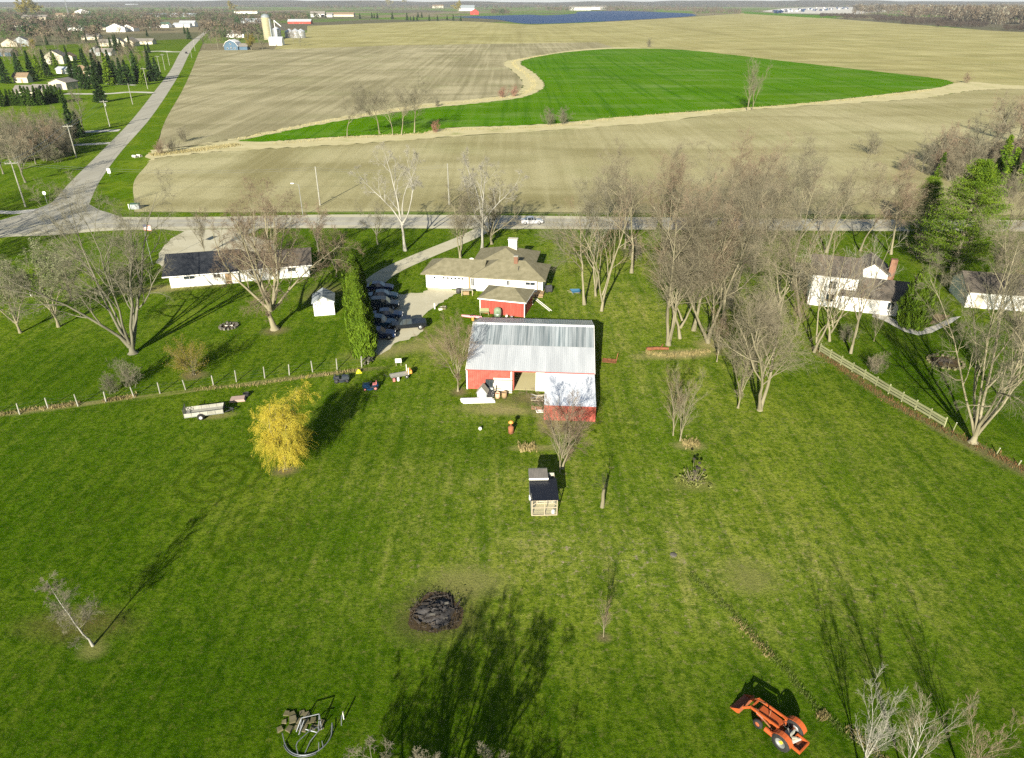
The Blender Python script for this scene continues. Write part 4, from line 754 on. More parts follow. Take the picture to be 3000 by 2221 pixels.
def near_house(u, v, z=0.0):
    c, s = math.cos(rad(-9)), math.sin(rad(-9)); return (-13.6 + u * c - v * s, 105.7 + u * s + v * c, z)
t = thing('satellite_dish', 'white satellite dish behind the garage roof', 'satellite dish', near_house(5.8, 7.6)); MB().tube([(0, 0, 0), (0, 0, 2.0)], .04).build('pole', MT['steel'], t)
MB().lathe([(0, 0), (.25, .03), (.42, .1), (.5, .18), (.48, .19), (.25, .06), (0, .03)], 'y', (0, -.2, 2.2), 16).build('dish', MT['whitetrim'], t, True); MB().tube([(0, -.1, 2.0), (0, -.55, 2.15)], .02).build('arm', MT['steel'], t)
t = thing('patio_table', 'wooden garden table with clutter on the patio by the garage', 'table', near_house(7.1, -2.2)); MB().box(-.9, .9, -.45, .45, .86, .92).build('table_top', MT['greywood'], t)
for x in (-.82, .82):
    for y in (-.38, .38): MB().box(x - .05, x + .05, y - .05, y + .05, 0, .86).build('leg', MT['wood'], t)
MB().box(-.6, .3, -.3, .3, .1, .6).build('shelf_box', MT['tanwood'], t)
drum('trash_bin', 'dark bin standing at the garage corner beside the table', near_house(5.6, -1.6), .38, .75, 'darkgrey', 'bin')
t = thing('grill', 'dark covered grill at the right corner of the house', 'grill', near_house(19.4, .9), rad(20)); MB().box(-.5, .5, -.3, .3, .15, .8).build('cabinet', MT['darkgrey'], t); MB().lathe([(0, -.48), (.34, -.46), (.34, .46), (0, .48)], 'x', (0, 0, .85), 12).build('lid', MT['darkgrey'], t)
for x in (-.4, .4): MB().lathe([(.03, -.05), (.12, -.05), (.12, .05), (.03, .05)], 'y', (x, -.25, .12), 10).build('wheel', MT['black'], t)
plain('bluepaint', (0.03, 0.10, 0.18), 0.4)
t = thing('wheelbarrow', 'blue wheelbarrow on the lawn right of the white house', 'wheelbarrow', G(1685, 862) + (0,), rad(10)); MB().add([(-.5, -.3, .35), (.5, -.25, .35), (.5, .25, .35), (-.5, .3, .35), (-.8, -.45, .75), (.75, -.4, .7), (.75, .4, .7), (-.8, .45, .75)], [(3, 2, 1, 0), (0, 1, 5, 4), (1, 2, 6, 5), (2, 3, 7, 6), (3, 0, 4, 7)]).build('tray', MT['bluepaint'], t)
MB().lathe([(.05, -.05), (.2, -.05), (.2, .05), (.05, .05)], 'y', (.7, 0, .2), 12).build('wheel', MT['black'], t)
for y in (-.25, .25): MB().tube([(.7, y * .4, .2), (-.3, y, .35), (-1.2, y * 1.2, .55)], .025).build('handle', MT['wood'], t); MB().bar((-.4, y, 0), (-.4, y, .36), .04, .04).build('leg', MT['steel'], t)
plain('yellowplastic', (0.75, 0.70, 0.03))
t = thing('toy_slide', 'yellow toy slide lying by the house corner', 'toy', near_house(17.0, -2.6), rad(15)); MB().prism([(-.7, 0), (.6, 0), (.6, .12), (.1, .15), (-.5, .42), (-.7, .42)], -.25, .25, 'y').build('chute', MT['yellowplastic'], t); MB().box(-.75, -.55, -.3, .3, 0, .5).build('steps', MT['yellowplastic'], t)
t = thing('ladder', 'long pale ladder lying on the lawn right of the red shed', 'ladder', G(1590, 892) + (0.03,), 0)
a = Vector(G(1568, 876)); b_ = Vector(G(1613, 912)); d_ = (b_ - a).normalized(); n_ = Vector((-d_.y, d_.x)) * .18; c_ = Vector(G(1590, 892))
for s_ in (-1, 1): MB().bar(tuple(a - c_ + n_ * s_) + (.04,), tuple(b_ - c_ + n_ * s_) + (.04,), .05, .08).build('rail', MT['whitetrim'], t)
for k in range(12): p = a.lerp(b_, (k + .5) / 12) - c_; MB().bar(tuple(p - n_) + (.04,), tuple(p + n_) + (.04,), .03, .03).build('rung', MT['whitetrim'], t)
# red hip-roof shed
shed = thing('red_shed', 'red board shed with olive hip roof behind the barn', 'shed', (-4.6, 95.3, 0), rad(-15))
SW, SDp = 6.6, 5.0
bd = MB().box(0, .205, -.02, .02, 0, 2.25).mesh('board', MT['redwood'])
for i in range(30): link('board', bd, shed, (i * .22 + .005, 0, 0))
for i in range(22): link('board', bd, shed, (SW, i * .225 + .03, 0), rad(90)); link('board', bd, shed, (0, i * .225 + .03, 0), rad(90))
for i in range(30): link('board', bd, shed, (i * .22 + .005, SDp, 0))
hip(MB(), -.3, SW + .3, -.3, SDp + .3, 2.38, 1.1, 2.3, 4.4).build('roof', MT['shingle'], shed)
for p0, p1 in (((-.31, -.31), (SW + .31, -.31)), ((SW + .31, -.31), (SW + .31, SDp + .31))): MB().bar(p0 + (2.3,), p1 + (2.3,), .04, .15).build('fascia', MT['whitetrim'], shed)
for x, y in ((SW + .02, -.03), (SW + .02, SDp - .02), (-.02, -.03)): MB().box(x - .05, x + .05, y - .05, y + .05, 0, 2.24).build('corner_trim', MT['whitetrim'], shed)
def near_shed(u, v, z=0.0):
    c, s = math.cos(rad(-15)), math.sin(rad(-15)); return (-4.6 + u * c - v * s, 95.3 + u * s + v * c, z)
t = thing('water_tank', 'green upright tank with domed lid in front of the red shed', 'tank', near_shed(2.9, -1.0)); MB().lathe([(0, 0), (.55, 0), (.55, 1.15), (.45, 1.4), (.2, 1.52), (0, 1.55)], n=18).build('body', MT['greentank'], t, True); MB().lathe([(.552, .55), (.57, .6), (.552, .65)], n=18).build('band', MT['steel'], t)
t = thing('kayak', 'pink kayak lying on the grass beside the red shed', 'kayak', near_shed(-.7, -2.0, .02), rad(-12)); hull = []
for i in range(9): x = -1.5 + i * .375; w = .36 * math.sqrt(max(0, 1 - (x / 1.52) ** 2)) + .02; hull.append((x, w))
b = MB(); prev = None
for x, w in hull:
    o = len(b.v); b.v += [(x, -w, .22), (x, -w * .7, .05), (x, 0, .0), (x, w * .7, .05), (x, w, .22), (x, 0, .30)]
    if prev is not None: b.f += [(prev + k, prev + (k + 1) % 6, o + (k + 1) % 6, o + k) for k in range(6)]
    prev = o
b.build('hull', MT['pinkpaint'], t, True); MB().lathe([(.20, 0), (.26, .0), (.26, .06), (.20, .06)], 'z', (0, 0, .27), 14).build('cockpit', MT['black'], t)
t = thing('garden_bench', 'green wooden bench against the red shed wall', 'bench', near_shed(.8, -.6), 0)
MB().box(-.65, .65, -.25, .2, .4, .45).build('seat', MT['fencewood'], t); MB().box(-.65, .65, .2, .25, .45, .95).build('backrest', MT['fencewood'], t)
for x in (-.6, .6): MB().box(x - .04, x + .04, -.22, .2, 0, .4).build('leg', MT['fencewood'], t)
for k, (u, v, m, lab) in enumerate([(4.2, -.9, 'whitestone', 'pale bucket right of the green tank'), (5.0, -1.1, 'steel', 'metal bucket near the front corner of the red shed'), (-.2, -3.0, 'orangepaint', 'orange bucket in front of the pink kayak')]):
    t = thing('bucket', lab, 'bucket', near_shed(u, v)); MB().lathe([(0, 0), (.16, 0), (.21, .42), (.18, .42), (.15, .04), (0, .04)], n=12).build('body', MT[m], t); MB().tube([(-.2, 0, .42), (-.15, 0, .6), (0, 0, .68), (.15, 0, .6), (.2, 0, .42)], .012, 4).build('handle', MT['steel'], t)
plank_stack('board_stack', 'few white boards leaning low at the red shed corner', near_shed(5.3, -1.9, .01), rad(-25), 1.8, .5, 3, 2, 'whitetrim', 'lumber')
# ---------------------------------------------------------------- generic gable building
def gable_house(name, label, cat, loc, rz, w, d, h, rise, wall, roofm, wins=(), doors=(), axis='x', ohg=.4, chim=None, group=None, gdoor=None, th=.14):
    """footprint w (x) by d (y), front at y=0; axis = ridge direction. wins: (face, u, z, w, h)"""
    t = thing(name, label, cat, loc, rz, group)
    b = MB()
    if axis == 'x': b.prism([(0, 0), (d, 0), (d, h), (d / 2, h + rise), (0, h)], 0, w, 'x')
    else: b.prism([(0, 0), (w, 0), (w, h), (w / 2, h + rise), (0, h)], 0, d, 'y')
    b.build('wall', MT[wall], t)
    span = d if axis == 'x' else w; ln = w if axis == 'x' else d; k = rise / (span / 2); ze = h - k * ohg + .06; zt = h + rise + .06
    for s in (0, 1):
        e = -ohg if s == 0 else span + ohg; m = span / 2
        P = [(e, ze), (m, zt), (m, zt + th), (e, ze + th)]
        MB().prism(P, -ohg, ln + ohg, 'x' if axis == 'x' else 'y').build('roof', MT[roofm], t)
    for (f, u, z, ww, hh) in wins:
        if f == 'f': window(t, u, 0, z, ww, hh)
        elif f == 'r': window(t, w, u, z, ww, hh, 'y', 1)
        elif f == 'l': window(t, 0, u, z, ww, hh, 'y', -1)
    for (f, u, ww, hh, m) in doors:
        if f == 'f': MB().box(u, u + ww, -.06, -.004, .02, hh).build('door', MT[m], t)
        else: MB().box(w + .004, w + .06, u, u + ww, .02, hh).build('door', MT[m], t)
    if gdoor: u, ww, hh = gdoor; MB().box(u, u + ww, -.05, -.004, .02, hh).build('garage_door', MT['whitetrim'], t)
    if chim: MB().box(chim[0] - .4, chim[0] + .4, chim[1] - .35, chim[1] + .35, h, h + rise + .9).build('chimney', MT['brick'], t)
    return t
# left neighbour: long white ranch, dark roof
ln_house = thing('ranch_house', 'long white ranch house with dark shiny roof behind the bare trees', 'house', (-54.0, 105.3, 0), rad(13.5))
MB().prism([(0, 0), (9, 0), (9, 2.3), (4.5, 4.05), (0, 2.3)], 0, 10.3, 'x').build('wall', MT['white'], ln_house)
MB().prism([(.5, 0), (8, 0), (8, 2.2), (4.25, 3.6), (.5, 2.2)], 10.3, 21.3, 'x').build('wing_wall', MT['white'], ln_house)
for s, m in ((0, 4.5), (1, 4.5)):
    e = -.75 if s == 0 else 9.75; MB().prism([(e, 2.06), (m, 4.1), (m, 4.24), (e, 2.2)], -.8, 10.6, 'x').build('roof', MT['shingle_black'], ln_house)
for s in (0, 1):
    e = -.1 if s == 0 else 8.6; MB().prism([(e, 2.02), (4.25, 3.64), (4.25, 3.78), (e, 2.16)], 10.61, 21.9, 'x').build('wing_roof', MT['shingle_dark'], ln_house)
MB().bar((-.8, -.78, 2.1), (10.6, -.78, 2.1), .05, .16).build('fascia', MT['whitetrim'], ln_house); MB().bar((10.61, -.13, 2.05), (21.9, -.13, 2.05), .05, .16).build('fascia', MT['whitetrim'], ln_house)
window(ln_house, 2.2, 0, 1.3, 1.6, .75); window(ln_house, 6.6, 0, 1.2, 1.0, .8); window(ln_house, 12.0, .5, 1.1, 1.2, .8); window(ln_house, 15.0, .5, .9, .7, 1.0); window(ln_house, 18.0, .5, 1.1, 1.2, .8)
MB().box(8.3, 9.2, -.06, -.004, .05, 2.05).build('door', MT['tanwood'], ln_house); MB().box(15.0, 15.6, 3.9, 4.5, 3.2, 4.5).build('chimney', MT['tanwood'], ln_house)
t = thing('flagpole', 'flagpole with a small faded striped flag before the dark roofed house', 'flagpole', (-62.0, 116.5, 0)); MB().tube([(0, 0, 0), (0, 0, 7.2)], [.05, .03]).build('pole', MT['steel'], t)
plain('flagred', (0.55, 0.18, 0.16)); plain('flagwhite', (0.75, 0.72, 0.68)); plain('flagblue', (0.06, 0.08, 0.2))
fl = link('flag', None, t, (0.04, 0, 6.1))
for k in range(7):
    V = []; 
    for i in range(7): V += [(i * .2, .06 * math.sin(i * 1.1), k * .14 - i * .02), (i * .2, .06 * math.sin(i * 1.1), k * .14 + .14 - i * .02)]
    MB().add(V, [(2 * i, 2 * i + 2, 2 * i + 3, 2 * i + 1) for i in range(6)]).build('stripe', MT['flagred' if k % 2 == 0 else 'flagwhite'], fl)
MB().box(0, .5, -.03, .035, .56, .98).build('canton', MT['flagblue'], fl)
# white garden shed
wsh = gable_house('garden_shed', 'small white garden shed left of the tall evergreen hedge', 'shed', (-28.5, 94.0, 0), rad(12), 2.9, 3.2, 2.0, .85, 'whitetrim', 'wallgrey', (), (), 'y', .18)
for i in range(2): MB().box(.45 + i * 1.0, 1.43 + i * 1.0, -.05, -.004, .05, 1.85).build('door', MT['whitetrim'], wsh)
# right neighbour complex
rn = thing('white_house', 'white two-storey house with dark roofs beyond the board fence', 'house', (45.2, 98.2, 0), rad(-20))
MB().prism([(0, 0), (7, 0), (7, 5.0), (3.5, 6.6), (0, 5.0)], -1.0, 5.2, 'x').build('wall', MT['white'], rn)
for s in (0, 1): e = -.5 if s == 0 else 7.5; MB().prism([(e, 4.84), (3.5, 6.67), (3.5, 6.8), (e, 4.97)], -1.5, 5.6, 'x').build('roof', MT['shingle_dark'], rn)
MB().prism([(5.2, 0), (9.4, 0), (9.4, 4.6), (7.3, 6.0), (5.2, 4.6)], 4.0, 9.0, 'y').build('cross_wing_wall', MT['white'], rn)
for s in (0, 1): e = 4.8 if s == 0 else 9.8; MB().prism([(e, 4.4), (7.3, 6.06), (7.3, 6.2), (e, 4.54)], 3.6, 9.4, 'y').build('cross_wing_roof', MT['shingle_dark'], rn)
MB().prism([(-.6, 0), (6.4, 0), (6.4, 2.5), (2.9, 4.0), (-.6, 2.5)], 3.4, 14.2, 'x').build('wing_wall', MT['white'], rn)
for s in (0, 1): e = -1.1 if s == 0 else 6.9; MB().prism([(e, 2.33), (2.9, 4.06), (2.9, 4.2), (e, 2.47)], 3.0, 14.6, 'x').build('wing_roof', MT['shingle_dark'], rn)
MB().box(9.5, 10.4, 5.0, 5.8, 2.5, 6.6).build('chimney', MT['brick'], rn)
window(rn, 1.4, 0, 2.9, 1.0, 1.1); window(rn, 1.4, 0, .9, 1.0, 1.1); window(rn, 9.6, -.6, .9, .8, 1.1); window(rn, 12.0, -.6, .9, 1.2, 1.1); window(rn, 14.2, 1.5, 1.0, .8, .8, 'y', 1); window(rn, 14.2, 3.8, 1.0, .8, .8, 'y', 1)
MB().box(11.0, 11.9, -.66, -.604, .05, 2.1).build('door', MT['darkgrey'], rn)
gar = gable_house('garage', 'long white garage with dark roof at the right edge', 'garage', (67.2, 97.4, 0), rad(-12), 11, 7, 2.6, 1.7, 'white', 'shingle_dark', [('f', 7.5, 1.0, .9, .8)], [('f', 1.2, .95, 2.05, 'cream')], 'x', .4)
# coop
coop = thing('chicken_coop', 'pale wooden chicken coop with black metal roof and wire front', 'chicken coop', (1.72, 49.15, 0), rad(2))
CW, CD, CZ = 2.28, 3.6, 1.72
for x in (0, CW / 2 - .04, CW - .09):
    for y in (0, CD - .09): MB().box(x, x + .09, y, y + .09, 0, CZ if y == 0 else CZ + .12).build('post', MT['wood'], coop)
for z in (0, .82, CZ - .1): MB().box(.09, CW - .09, .01, .06, z, z + .1).build('rail', MT['wood'], coop)
plain('mesh', (0.45, 0.46, 0.42), .6, .5); b = MB()
for i in range(1, 23): b.box(.09 + i * .092 - .004, .09 + i * .092 + .004, .03, .036, .1, CZ - .1)
for i in range(1, 16): b.box(.09, CW - .09, .037, .043, .1 + i * .1 - .004, .1 + i * .1 + .004)
wire = b.build('wire_mesh', MT['mesh'], coop); wire['kind'] = 'stuff'
for s, x in ((1, .12), (-1, CW - .12)): MB().bar((x, .05, CZ - .55), (x + s * .5, .05, CZ - .12), .05, .06).build('brace', MT['wood'], coop)
MB().box(-.02, .02, .1, CD, 0.0, CZ + .15).build('side_wall', MT['greywood'], coop); MB().box(CW - .02, CW + .02, 1.7, CD, 0, CZ + .15).build('side_wall', MT['greywood'], coop)
MB().box(0.02, CW - .02, CD - .03, CD + .02, 0, CZ + .3).build('back_wall', MT['greywood'], coop)
MB().box(.05, CW - .05, 1.7, 1.75, 0, CZ).build('inner_wall', MT['ply'], coop)
rp = ribbed('roof_panel', (CW + .2) / 4, 2.75, .15, .025, MT['blackmetal'])
uyc = Vector((0, 2.7, .33)).normalized()
for i in range(4): put('roof_panel', rp, coop, (-.1 + i * (CW + .2) / 4, -.12, CZ + .03), (1, 0, 0), uyc)
MB().prism([(2.4, 1.9), (3.9, 1.9), (3.9, 2.36), (3.75, 2.38), (2.4, 2.28)], -.08, 1.62, 'x').build('nest_box', MT['greywood'], coop)
rp2 = ribbed('roof_panel', .43, 1.3, .14, .02, MT['greyroof'])
for i in range(4): put('nest_roof_panel', rp2, coop, (-.1 + i * .43, 2.4, 2.33), (1, 0, 0), (0, 1, .06))
MB().box(-.12, 1.64, 2.32, 2.38, 2.22, 2.34).build('nest_fascia', MT['whitetrim'], coop)
MB().box(-.16, -.03, 1.1, 1.4, .9, 1.25).build('feeder', MT['whitetrim'], coop); MB().lathe([(0, 0), (.14, 0), (.14, .35), (.05, .42), (0, .42)], 'z', (CW - .35, .3, 0), 12).build('waterer', MT['whitetrim'], coop)
MB().box(.1, CW - .1, .1, 1.7, .0, .03).build('floor', MT['dry'], coop)
MT['mossy'] = M('mossy_concrete', (0.09, 0.085, 0.03), (0.16, 0.14, 0.085), scale=2.5, rnd=.25, detail=7)
MT['mossy0'] = M('dull_scrap', (0.09, 0.08, 0.062), (0.15, 0.14, 0.115), scale=2)
# ---------------------------------------------------------------- vehicles
def wheel(parent, x, y, r, w, rimm='steel', name='wheel'):
    o = MB().lathe([(r * .55, -w / 2), (r * .92, -w / 2), (r, -w * .3), (r, w * .3), (r * .92, w / 2), (r * .55, w / 2)], 'y', (0, 0, 0), 16).build(name, MT['black'], parent, True); o.location = (x, y, r)
    MB().lathe([(0, -w * .36), (r * .3, -w * .42), (r * .56, -w * .36), (r * .56, w * .36), (r * .3, w * .42), (0, w * .36)], 'y', (0, 0, 0), 14).build('rim', MT[rimm], o, True); return o
def car(label, loc, rz, kind, paintname, group=None, rimm='steel', name='car', cat='car'):
    t = thing(name, label, cat, loc, rz, group)
    # stations: x, z_low, z_belt, z_top, half-width belt, half-width top
    S = {'sedan': [(-2.25, .42, .72, .74, .70, .62), (-2.15, .28, .86, .90, .82, .72), (-1.45, .22, .92, .97, .87, .76), (-.95, .22, .93, 1.36, .88, .62), (-.2, .22, .92, 1.43, .88, .64), (.35, .22, .91, 1.38, .88, .63), (1.0, .22, .88, .92, .87, .76), (1.7, .24, .80, .84, .85, .74), (2.15, .28, .68, .70, .78, .68), (2.28, .38, .58, .60, .66, .60)],
         'suv': [(-2.2, .5, .9, .95, .76, .66), (-2.12, .32, 1.0, 1.55, .86, .68), (-1.3, .30, 1.02, 1.70, .90, .72), (-.3, .30, 1.0, 1.72, .90, .72), (.4, .30, .98, 1.62, .90, .70), (.95, .30, .96, 1.02, .89, .78), (1.7, .32, .92, .95, .87, .78), (2.1, .36, .80, .82, .80, .72), (2.22, .45, .66, .68, .70, .64)],
         'pickup': [(-2.7, .5, .95, .96, .84, .82), (-2.65, .42, 1.02, 1.03, .88, .86), (-.75, .40, 1.02, 1.03, .90, .88), (-.70, .40, 1.02, 1.68, .90, .70), (.05, .40, 1.0, 1.74, .90, .72), (.55, .40, .98, 1.66, .90, .70), (1.05, .40, .98, 1.03, .90, .80), (2.0, .42, .95, .98, .88, .80), (2.35, .46, .80, .82, .82, .74), (2.45, .52, .66, .68, .74, .68)]}[kind]
    body = MB(); glass = MB(); rings = []
    for (x, zl, zb, zt, wb, wt) in S: rings.append([(x, -wb * .92, zl), (x, -wb, (zl + zb) / 2), (x, -wb * .98, zb), (x, -wt, zt), (x, wt, zt), (x, wb * .98, zb), (x, wb, (zl + zb) / 2), (x, wb * .92, zl)])
    n = 8
    for i in range(len(rings) - 1):
        a, b = rings[i], rings[i + 1]; ha = S[i][3] - S[i][2]; hb = S[i + 1][3] - S[i + 1][2]
        for k in range(n):
            k2 = (k + 1) % n; q = [a[k], a[k2], b[k2], b[k]]
            cab = (ha > .25) + (hb > .25)
            if k in (2, 4) and cab: glass.add(q, [(0, 1, 2, 3)])
            elif k == 3 and cab == 1: glass.add(q, [(0, 1, 2, 3)])
            else: body.add(q, [(0, 1, 2, 3)])
    body.add(rings[0], [tuple(range(n))]); body.add(rings[-1], [tuple(range(n))[::-1]])
    bo = body.build('body', MT[paintname], t); glass.build('windows', MT['glass'], t)
    for s in (-1, 1):
        for i in range(len(S)):
            if S[i][3] - S[i][2] > .25: x, zl, zb, zt, wb, wt = S[i]; MB().bar((x, s * wb * .985, zb - .02), (x, s * (wt + .005), zt), .05, .05).build('pillar', MT[paintname], t)
    r = .33 if kind == 'sedan' else .38; xf, xr = (S[-1][0] - .85, S[0][0] + .85)
    for x in (xf, xr):
        for y in (-.80, .80): wheel(t, x, y, r, .22, rimm)
    for s in (-1, 1):
        MB().box(S[-1][0] - .12, S[-1][0] - .02 + .03, s * .55 - .14, s * .55 + .14, S[-2][2] - .14, S[-2][2] - .02).build('headlight', MT['whitetrim'], t)
        MB().box(S[0][0] - .01, S[0][0] + .08, s * .58 - .12, s * .58 + .12, S[0][2] - .14, S[0][2] - .02).build('tail_light', MT['flagred'], t)
        MB().box(S[len(S) // 2][0] + .5, S[len(S) // 2][0] + .68, s * .98 - .08, s * .98 + .08, S[5][2] + .02, S[5][2] + .16).build('mirror', MT[paintname], t)
    MB().box(S[-1][0] - .05, S[-1][0] + .05, -.72, .72, S[-1][1] - .08, S[-1][1] + .08).build('bumper', MT['darkgrey'], t); MB().box(S[0][0] - .05, S[0][0] + .05, -.72, .72, S[0][1] - .08, S[0][1] + .08).build('bumper', MT['darkgrey'], t)
    return t
for n_, c_ in (('paint_navy', (0.010, 0.025, 0.08)), ('paint_teal', (0.025, 0.08, 0.12)), ('paint_blue', (0.015, 0.05, 0.12)), ('paint_black', (0.012, 0.015, 0.02)), ('paint_silver', (0.45, 0.45, 0.46)), ('paint_white', (0.75, 0.75, 0.75)), ('paint_red', (0.4, 0.04, 0.03)), ('paint_grey', (0.05, 0.06, 0.07))):
    plain(n_, c_, 0.25, 0.2, 0.5)  # dark bluish car paints also carry the skylit depth of the hedge shade
gp = 'cars parked beside the evergreen hedge'
car('dark navy sedan farthest up the row beside the evergreen hedge', (-20.9, 104.2, .03), rad(4), 'sedan', 'paint_navy', gp)
car('teal sedan second from the far end of the row by the hedge', (-19.7, 100.6, .03), rad(6), 'sedan', 'paint_teal', gp)
car('dark grey SUV in deep hedge shade in the middle of the row', (-18.9, 97.0, .03), rad(6), 'suv', 'paint_grey', gp)
car('blue sedan in hedge shade just beyond the black pickup', (-17.9, 93.2, .03), rad(5), 'sedan', 'paint_blue', gp)
car('teal SUV nearest the hedge, beside the black pickup', (-18.4, 90.2, .03), rad(0), 'suv', 'paint_teal', gp)
car('black pickup truck with open bed poking out of the shade', (-14.6, 89.6, .03), rad(-168), 'pickup', 'paint_black', gp, name='pickup_truck', cat='pickup truck')
car('navy sedan nearest the camera in the hedge shade', (-18.0, 86.6, .03), rad(6), 'sedan', 'paint_navy', gp)
car('silver sedan driving along the main road behind the house', G(1558, 656) + (.07,), rad(3), 'sedan', 'paint_silver')
car('dark car at the far bend of the side road', G(546, 157) + (.06,), rad(112), 'sedan', 'paint_black')
# ---------------------------------------------------------------- orange loader tractor
plain('tractor_orange', (0.40, 0.085, 0.02), 0.6); plain('tractor_fade', (0.32, 0.10, 0.045), 0.8)
tr = thing('tractor', 'faded orange loader tractor parked on the lawn, bucket forward', 'tractor', (16.35, 28.3, 0), math.atan2(2.55, -2.05)); tr.scale = (.94,) * 3
def rear(x, y, s):
    w = MB().lathe([(.36, -.17), (.58, -.17), (.63, -.1), (.63, .1), (.58, .17), (.36, .17)], 'y', (0, 0, 0), 24).build('rear_wheel', MT['black'], tr, True); w.location = (x, y, .63)
    MB().lathe([(0, -.05 * s), (.15, .06 * s), (.30, .10 * s), (.36, .16 * s), (.36, -.1 * s), (0, -.1 * s)], 'y', (0, 0, 0), 20).build('rim', MT['steel'], w, True); MB().lathe([(0, .08 * s), (.12, .10 * s), (.12, .02 * s)], 'y', (0, 0, 0), 12).build('hub', MT['yellowpaint'], w)
    for k in range(18):
        a = k * 2 * math.pi / 18; MB().bar((.62 * math.cos(a), -.15, .62 * math.sin(a)), (.62 * math.cos(a + .18), .15, .62 * math.sin(a + .18)), .05, .05, (math.cos(a), 0, math.sin(a))).build('lug', MT['black'], w)
    return w
rear(-.85, .80, 1); rear(-.85, -.80, -1)
for y in (-.62, .62):
    w = wheel(tr, .95, y, .34, .22, 'tractor_fade', 'front_wheel')
    f = []
    for k in range(9): a = rad(20 + k * 17.5); f.append((-.85 + .74 * math.cos(a), .63 + .74 * math.sin(a)))
    b = MB()
    for k in range(8): (x0, z0), (x1, z1) = f[k], f[k + 1]; b.add([(x0, y * 1.29 - .2, z0), (x1, y * 1.29 - .2, z1), (x1, y * 1.29 + .2, z1), (x0, y * 1.29 + .2, z0), (x0, y * 1.29 - .2, z0 - .03), (x1, y * 1.29 - .2, z1 - .03), (x1, y * 1.29 + .2, z1 - .03), (x0, y * 1.29 + .2, z0 - .03)], [(0, 1, 2, 3), (7, 6, 5, 4), (0, 4, 5, 1), (2, 6, 7, 3)])
    b.build('fender', MT['tractor_orange'], tr)
MB().prism([(-.35, .55), (1.35, .55), (1.38, .95), (1.25, 1.08), (-.3, 1.14)], -.27, .27, 'y').build('hood', MT['tractor_orange'], tr)
MB().box(1.36, 1.40, -.24, .24, .58, .93).build('grille', MT['darkgrey'], tr); MB().box(-1.15, 1.2, -.18, .18, .38, .62).build('chassis', MT['rust'], tr)
MB().box(.85, 1.05, -.6, .6, .28, .40).build('front_axle', MT['rust'], tr); MB().box(-.95, -.75, -.75, .75, .52, .74).build('rear_axle', MT['rust'], tr)
MB().tube([(.55, .12, 1.1), (.55, .12, 1.65)], .035).build('exhaust', MT['rust'], tr)
st_ = MB().tube([(-.35, 0, 1.0), (-.55, 0, 1.3)], .025).build('steering_column', MT['rust'], tr); MB().tube([(-.57 + .2 * math.cos(a) * .8, .2 * math.sin(a), 1.32 + .2 * math.cos(a) * .5) for a in [k * math.pi / 6 for k in range(13)]], .018).build('steering_wheel', MT['black'], st_)
MB().box(-1.05, -.65, -.22, .22, .80, .90).build('seat', MT['greywood'], tr); MB().box(-1.12, -1.04, -.22, .22, .9, 1.22).build('seat_back', MT['greywood'], tr)
for y in (-.48, .48):
    MB().bar((-.30, y, .45), (-.30, y, 1.28), .10, .14).build('loader_post', MT['tractor_orange'], tr); MB().bar((-.3, y, 1.22), (1.75, y, 1.05), .09, .17).bar((1.70, y, 1.10), (2.25, y, .48), .09, .17).build('loader_arm', MT['tractor_orange'], tr)
    MB().tube([(-.15, y * 1.06, .62), (.75, y * 1.06, .92)], .05).build('lift_cylinder', MT['rust'], tr); MB().tube([(.75, y * 1.06, .92), (1.3, y * 1.06, 1.05)], .025).build('piston', MT['steel'], tr)
    MB().tube([(1.2, y * .8, 1.2), (1.95, y * .8, .95)], .04).build('bucket_cylinder', MT['rust'], tr)
MB().bar((1.72, -.5, 1.0), (1.72, .5, 1.0), .1, .1).build('cross_tube', MT['tractor_orange'], tr)
b = MB(); prof = [(2.28, .62), (2.26, .18), (2.42, .06), (2.95, .05)]
for (x0, z0), (x1, z1) in zip(prof[:-1], prof[1:]): b.bar(((x0 + x1) / 2, -.82, (z0 + z1) / 2), ((x0 + x1) / 2, .82, (z0 + z1) / 2), .04, math.hypot(x1 - x0, z1 - z0) + .02, (x1 - x0, 0, z1 - z0))
bk = b.build('bucket', MT['tractor_fade'], tr)
for y in (-.83, .80): MB().prism([(2.26, .62), (2.24, .18), (2.42, .05), (2.95, .05)], y, y + .03, 'y').build('bucket_side', MT['tractor_orange'], bk)
MB().lathe([(0, -.3), (.17, -.3), (.17, .3), (0, .3)], 'x', (.05, .78, .62), 14).build('side_tank', MT['tractor_orange'], tr); MB().box(-.1, .3, -.52, -.3, .5, .8).build('toolbox', MT['tractor_fade'], tr)
for (x0, x1, y0, y1) in ((-1.95, -1.25, -.55, -.47), (-1.95, -1.25, .47, .55), (-2.03, -1.95, -.55, .55), (-1.25, -1.18, -.55, .55)): MB().box(x0, x1, y0, y1, .45, .68).build('rear_box_frame', MT['tractor_orange'], tr)
MB().box(-1.95, -1.25, -.47, .47, .43, .46).build('rear_box_floor', MT['rust'], tr)
for k in range(3): MB().bar((-1.5 + k * .07, -.42 + .1 * k, .55 + .06 * k), (-1.35 + k * .1, .38 - .12 * k, .72 + .04 * k), .14, .03).build('board', MT['whitetrim' if k == 0 else 'ply'], tr)
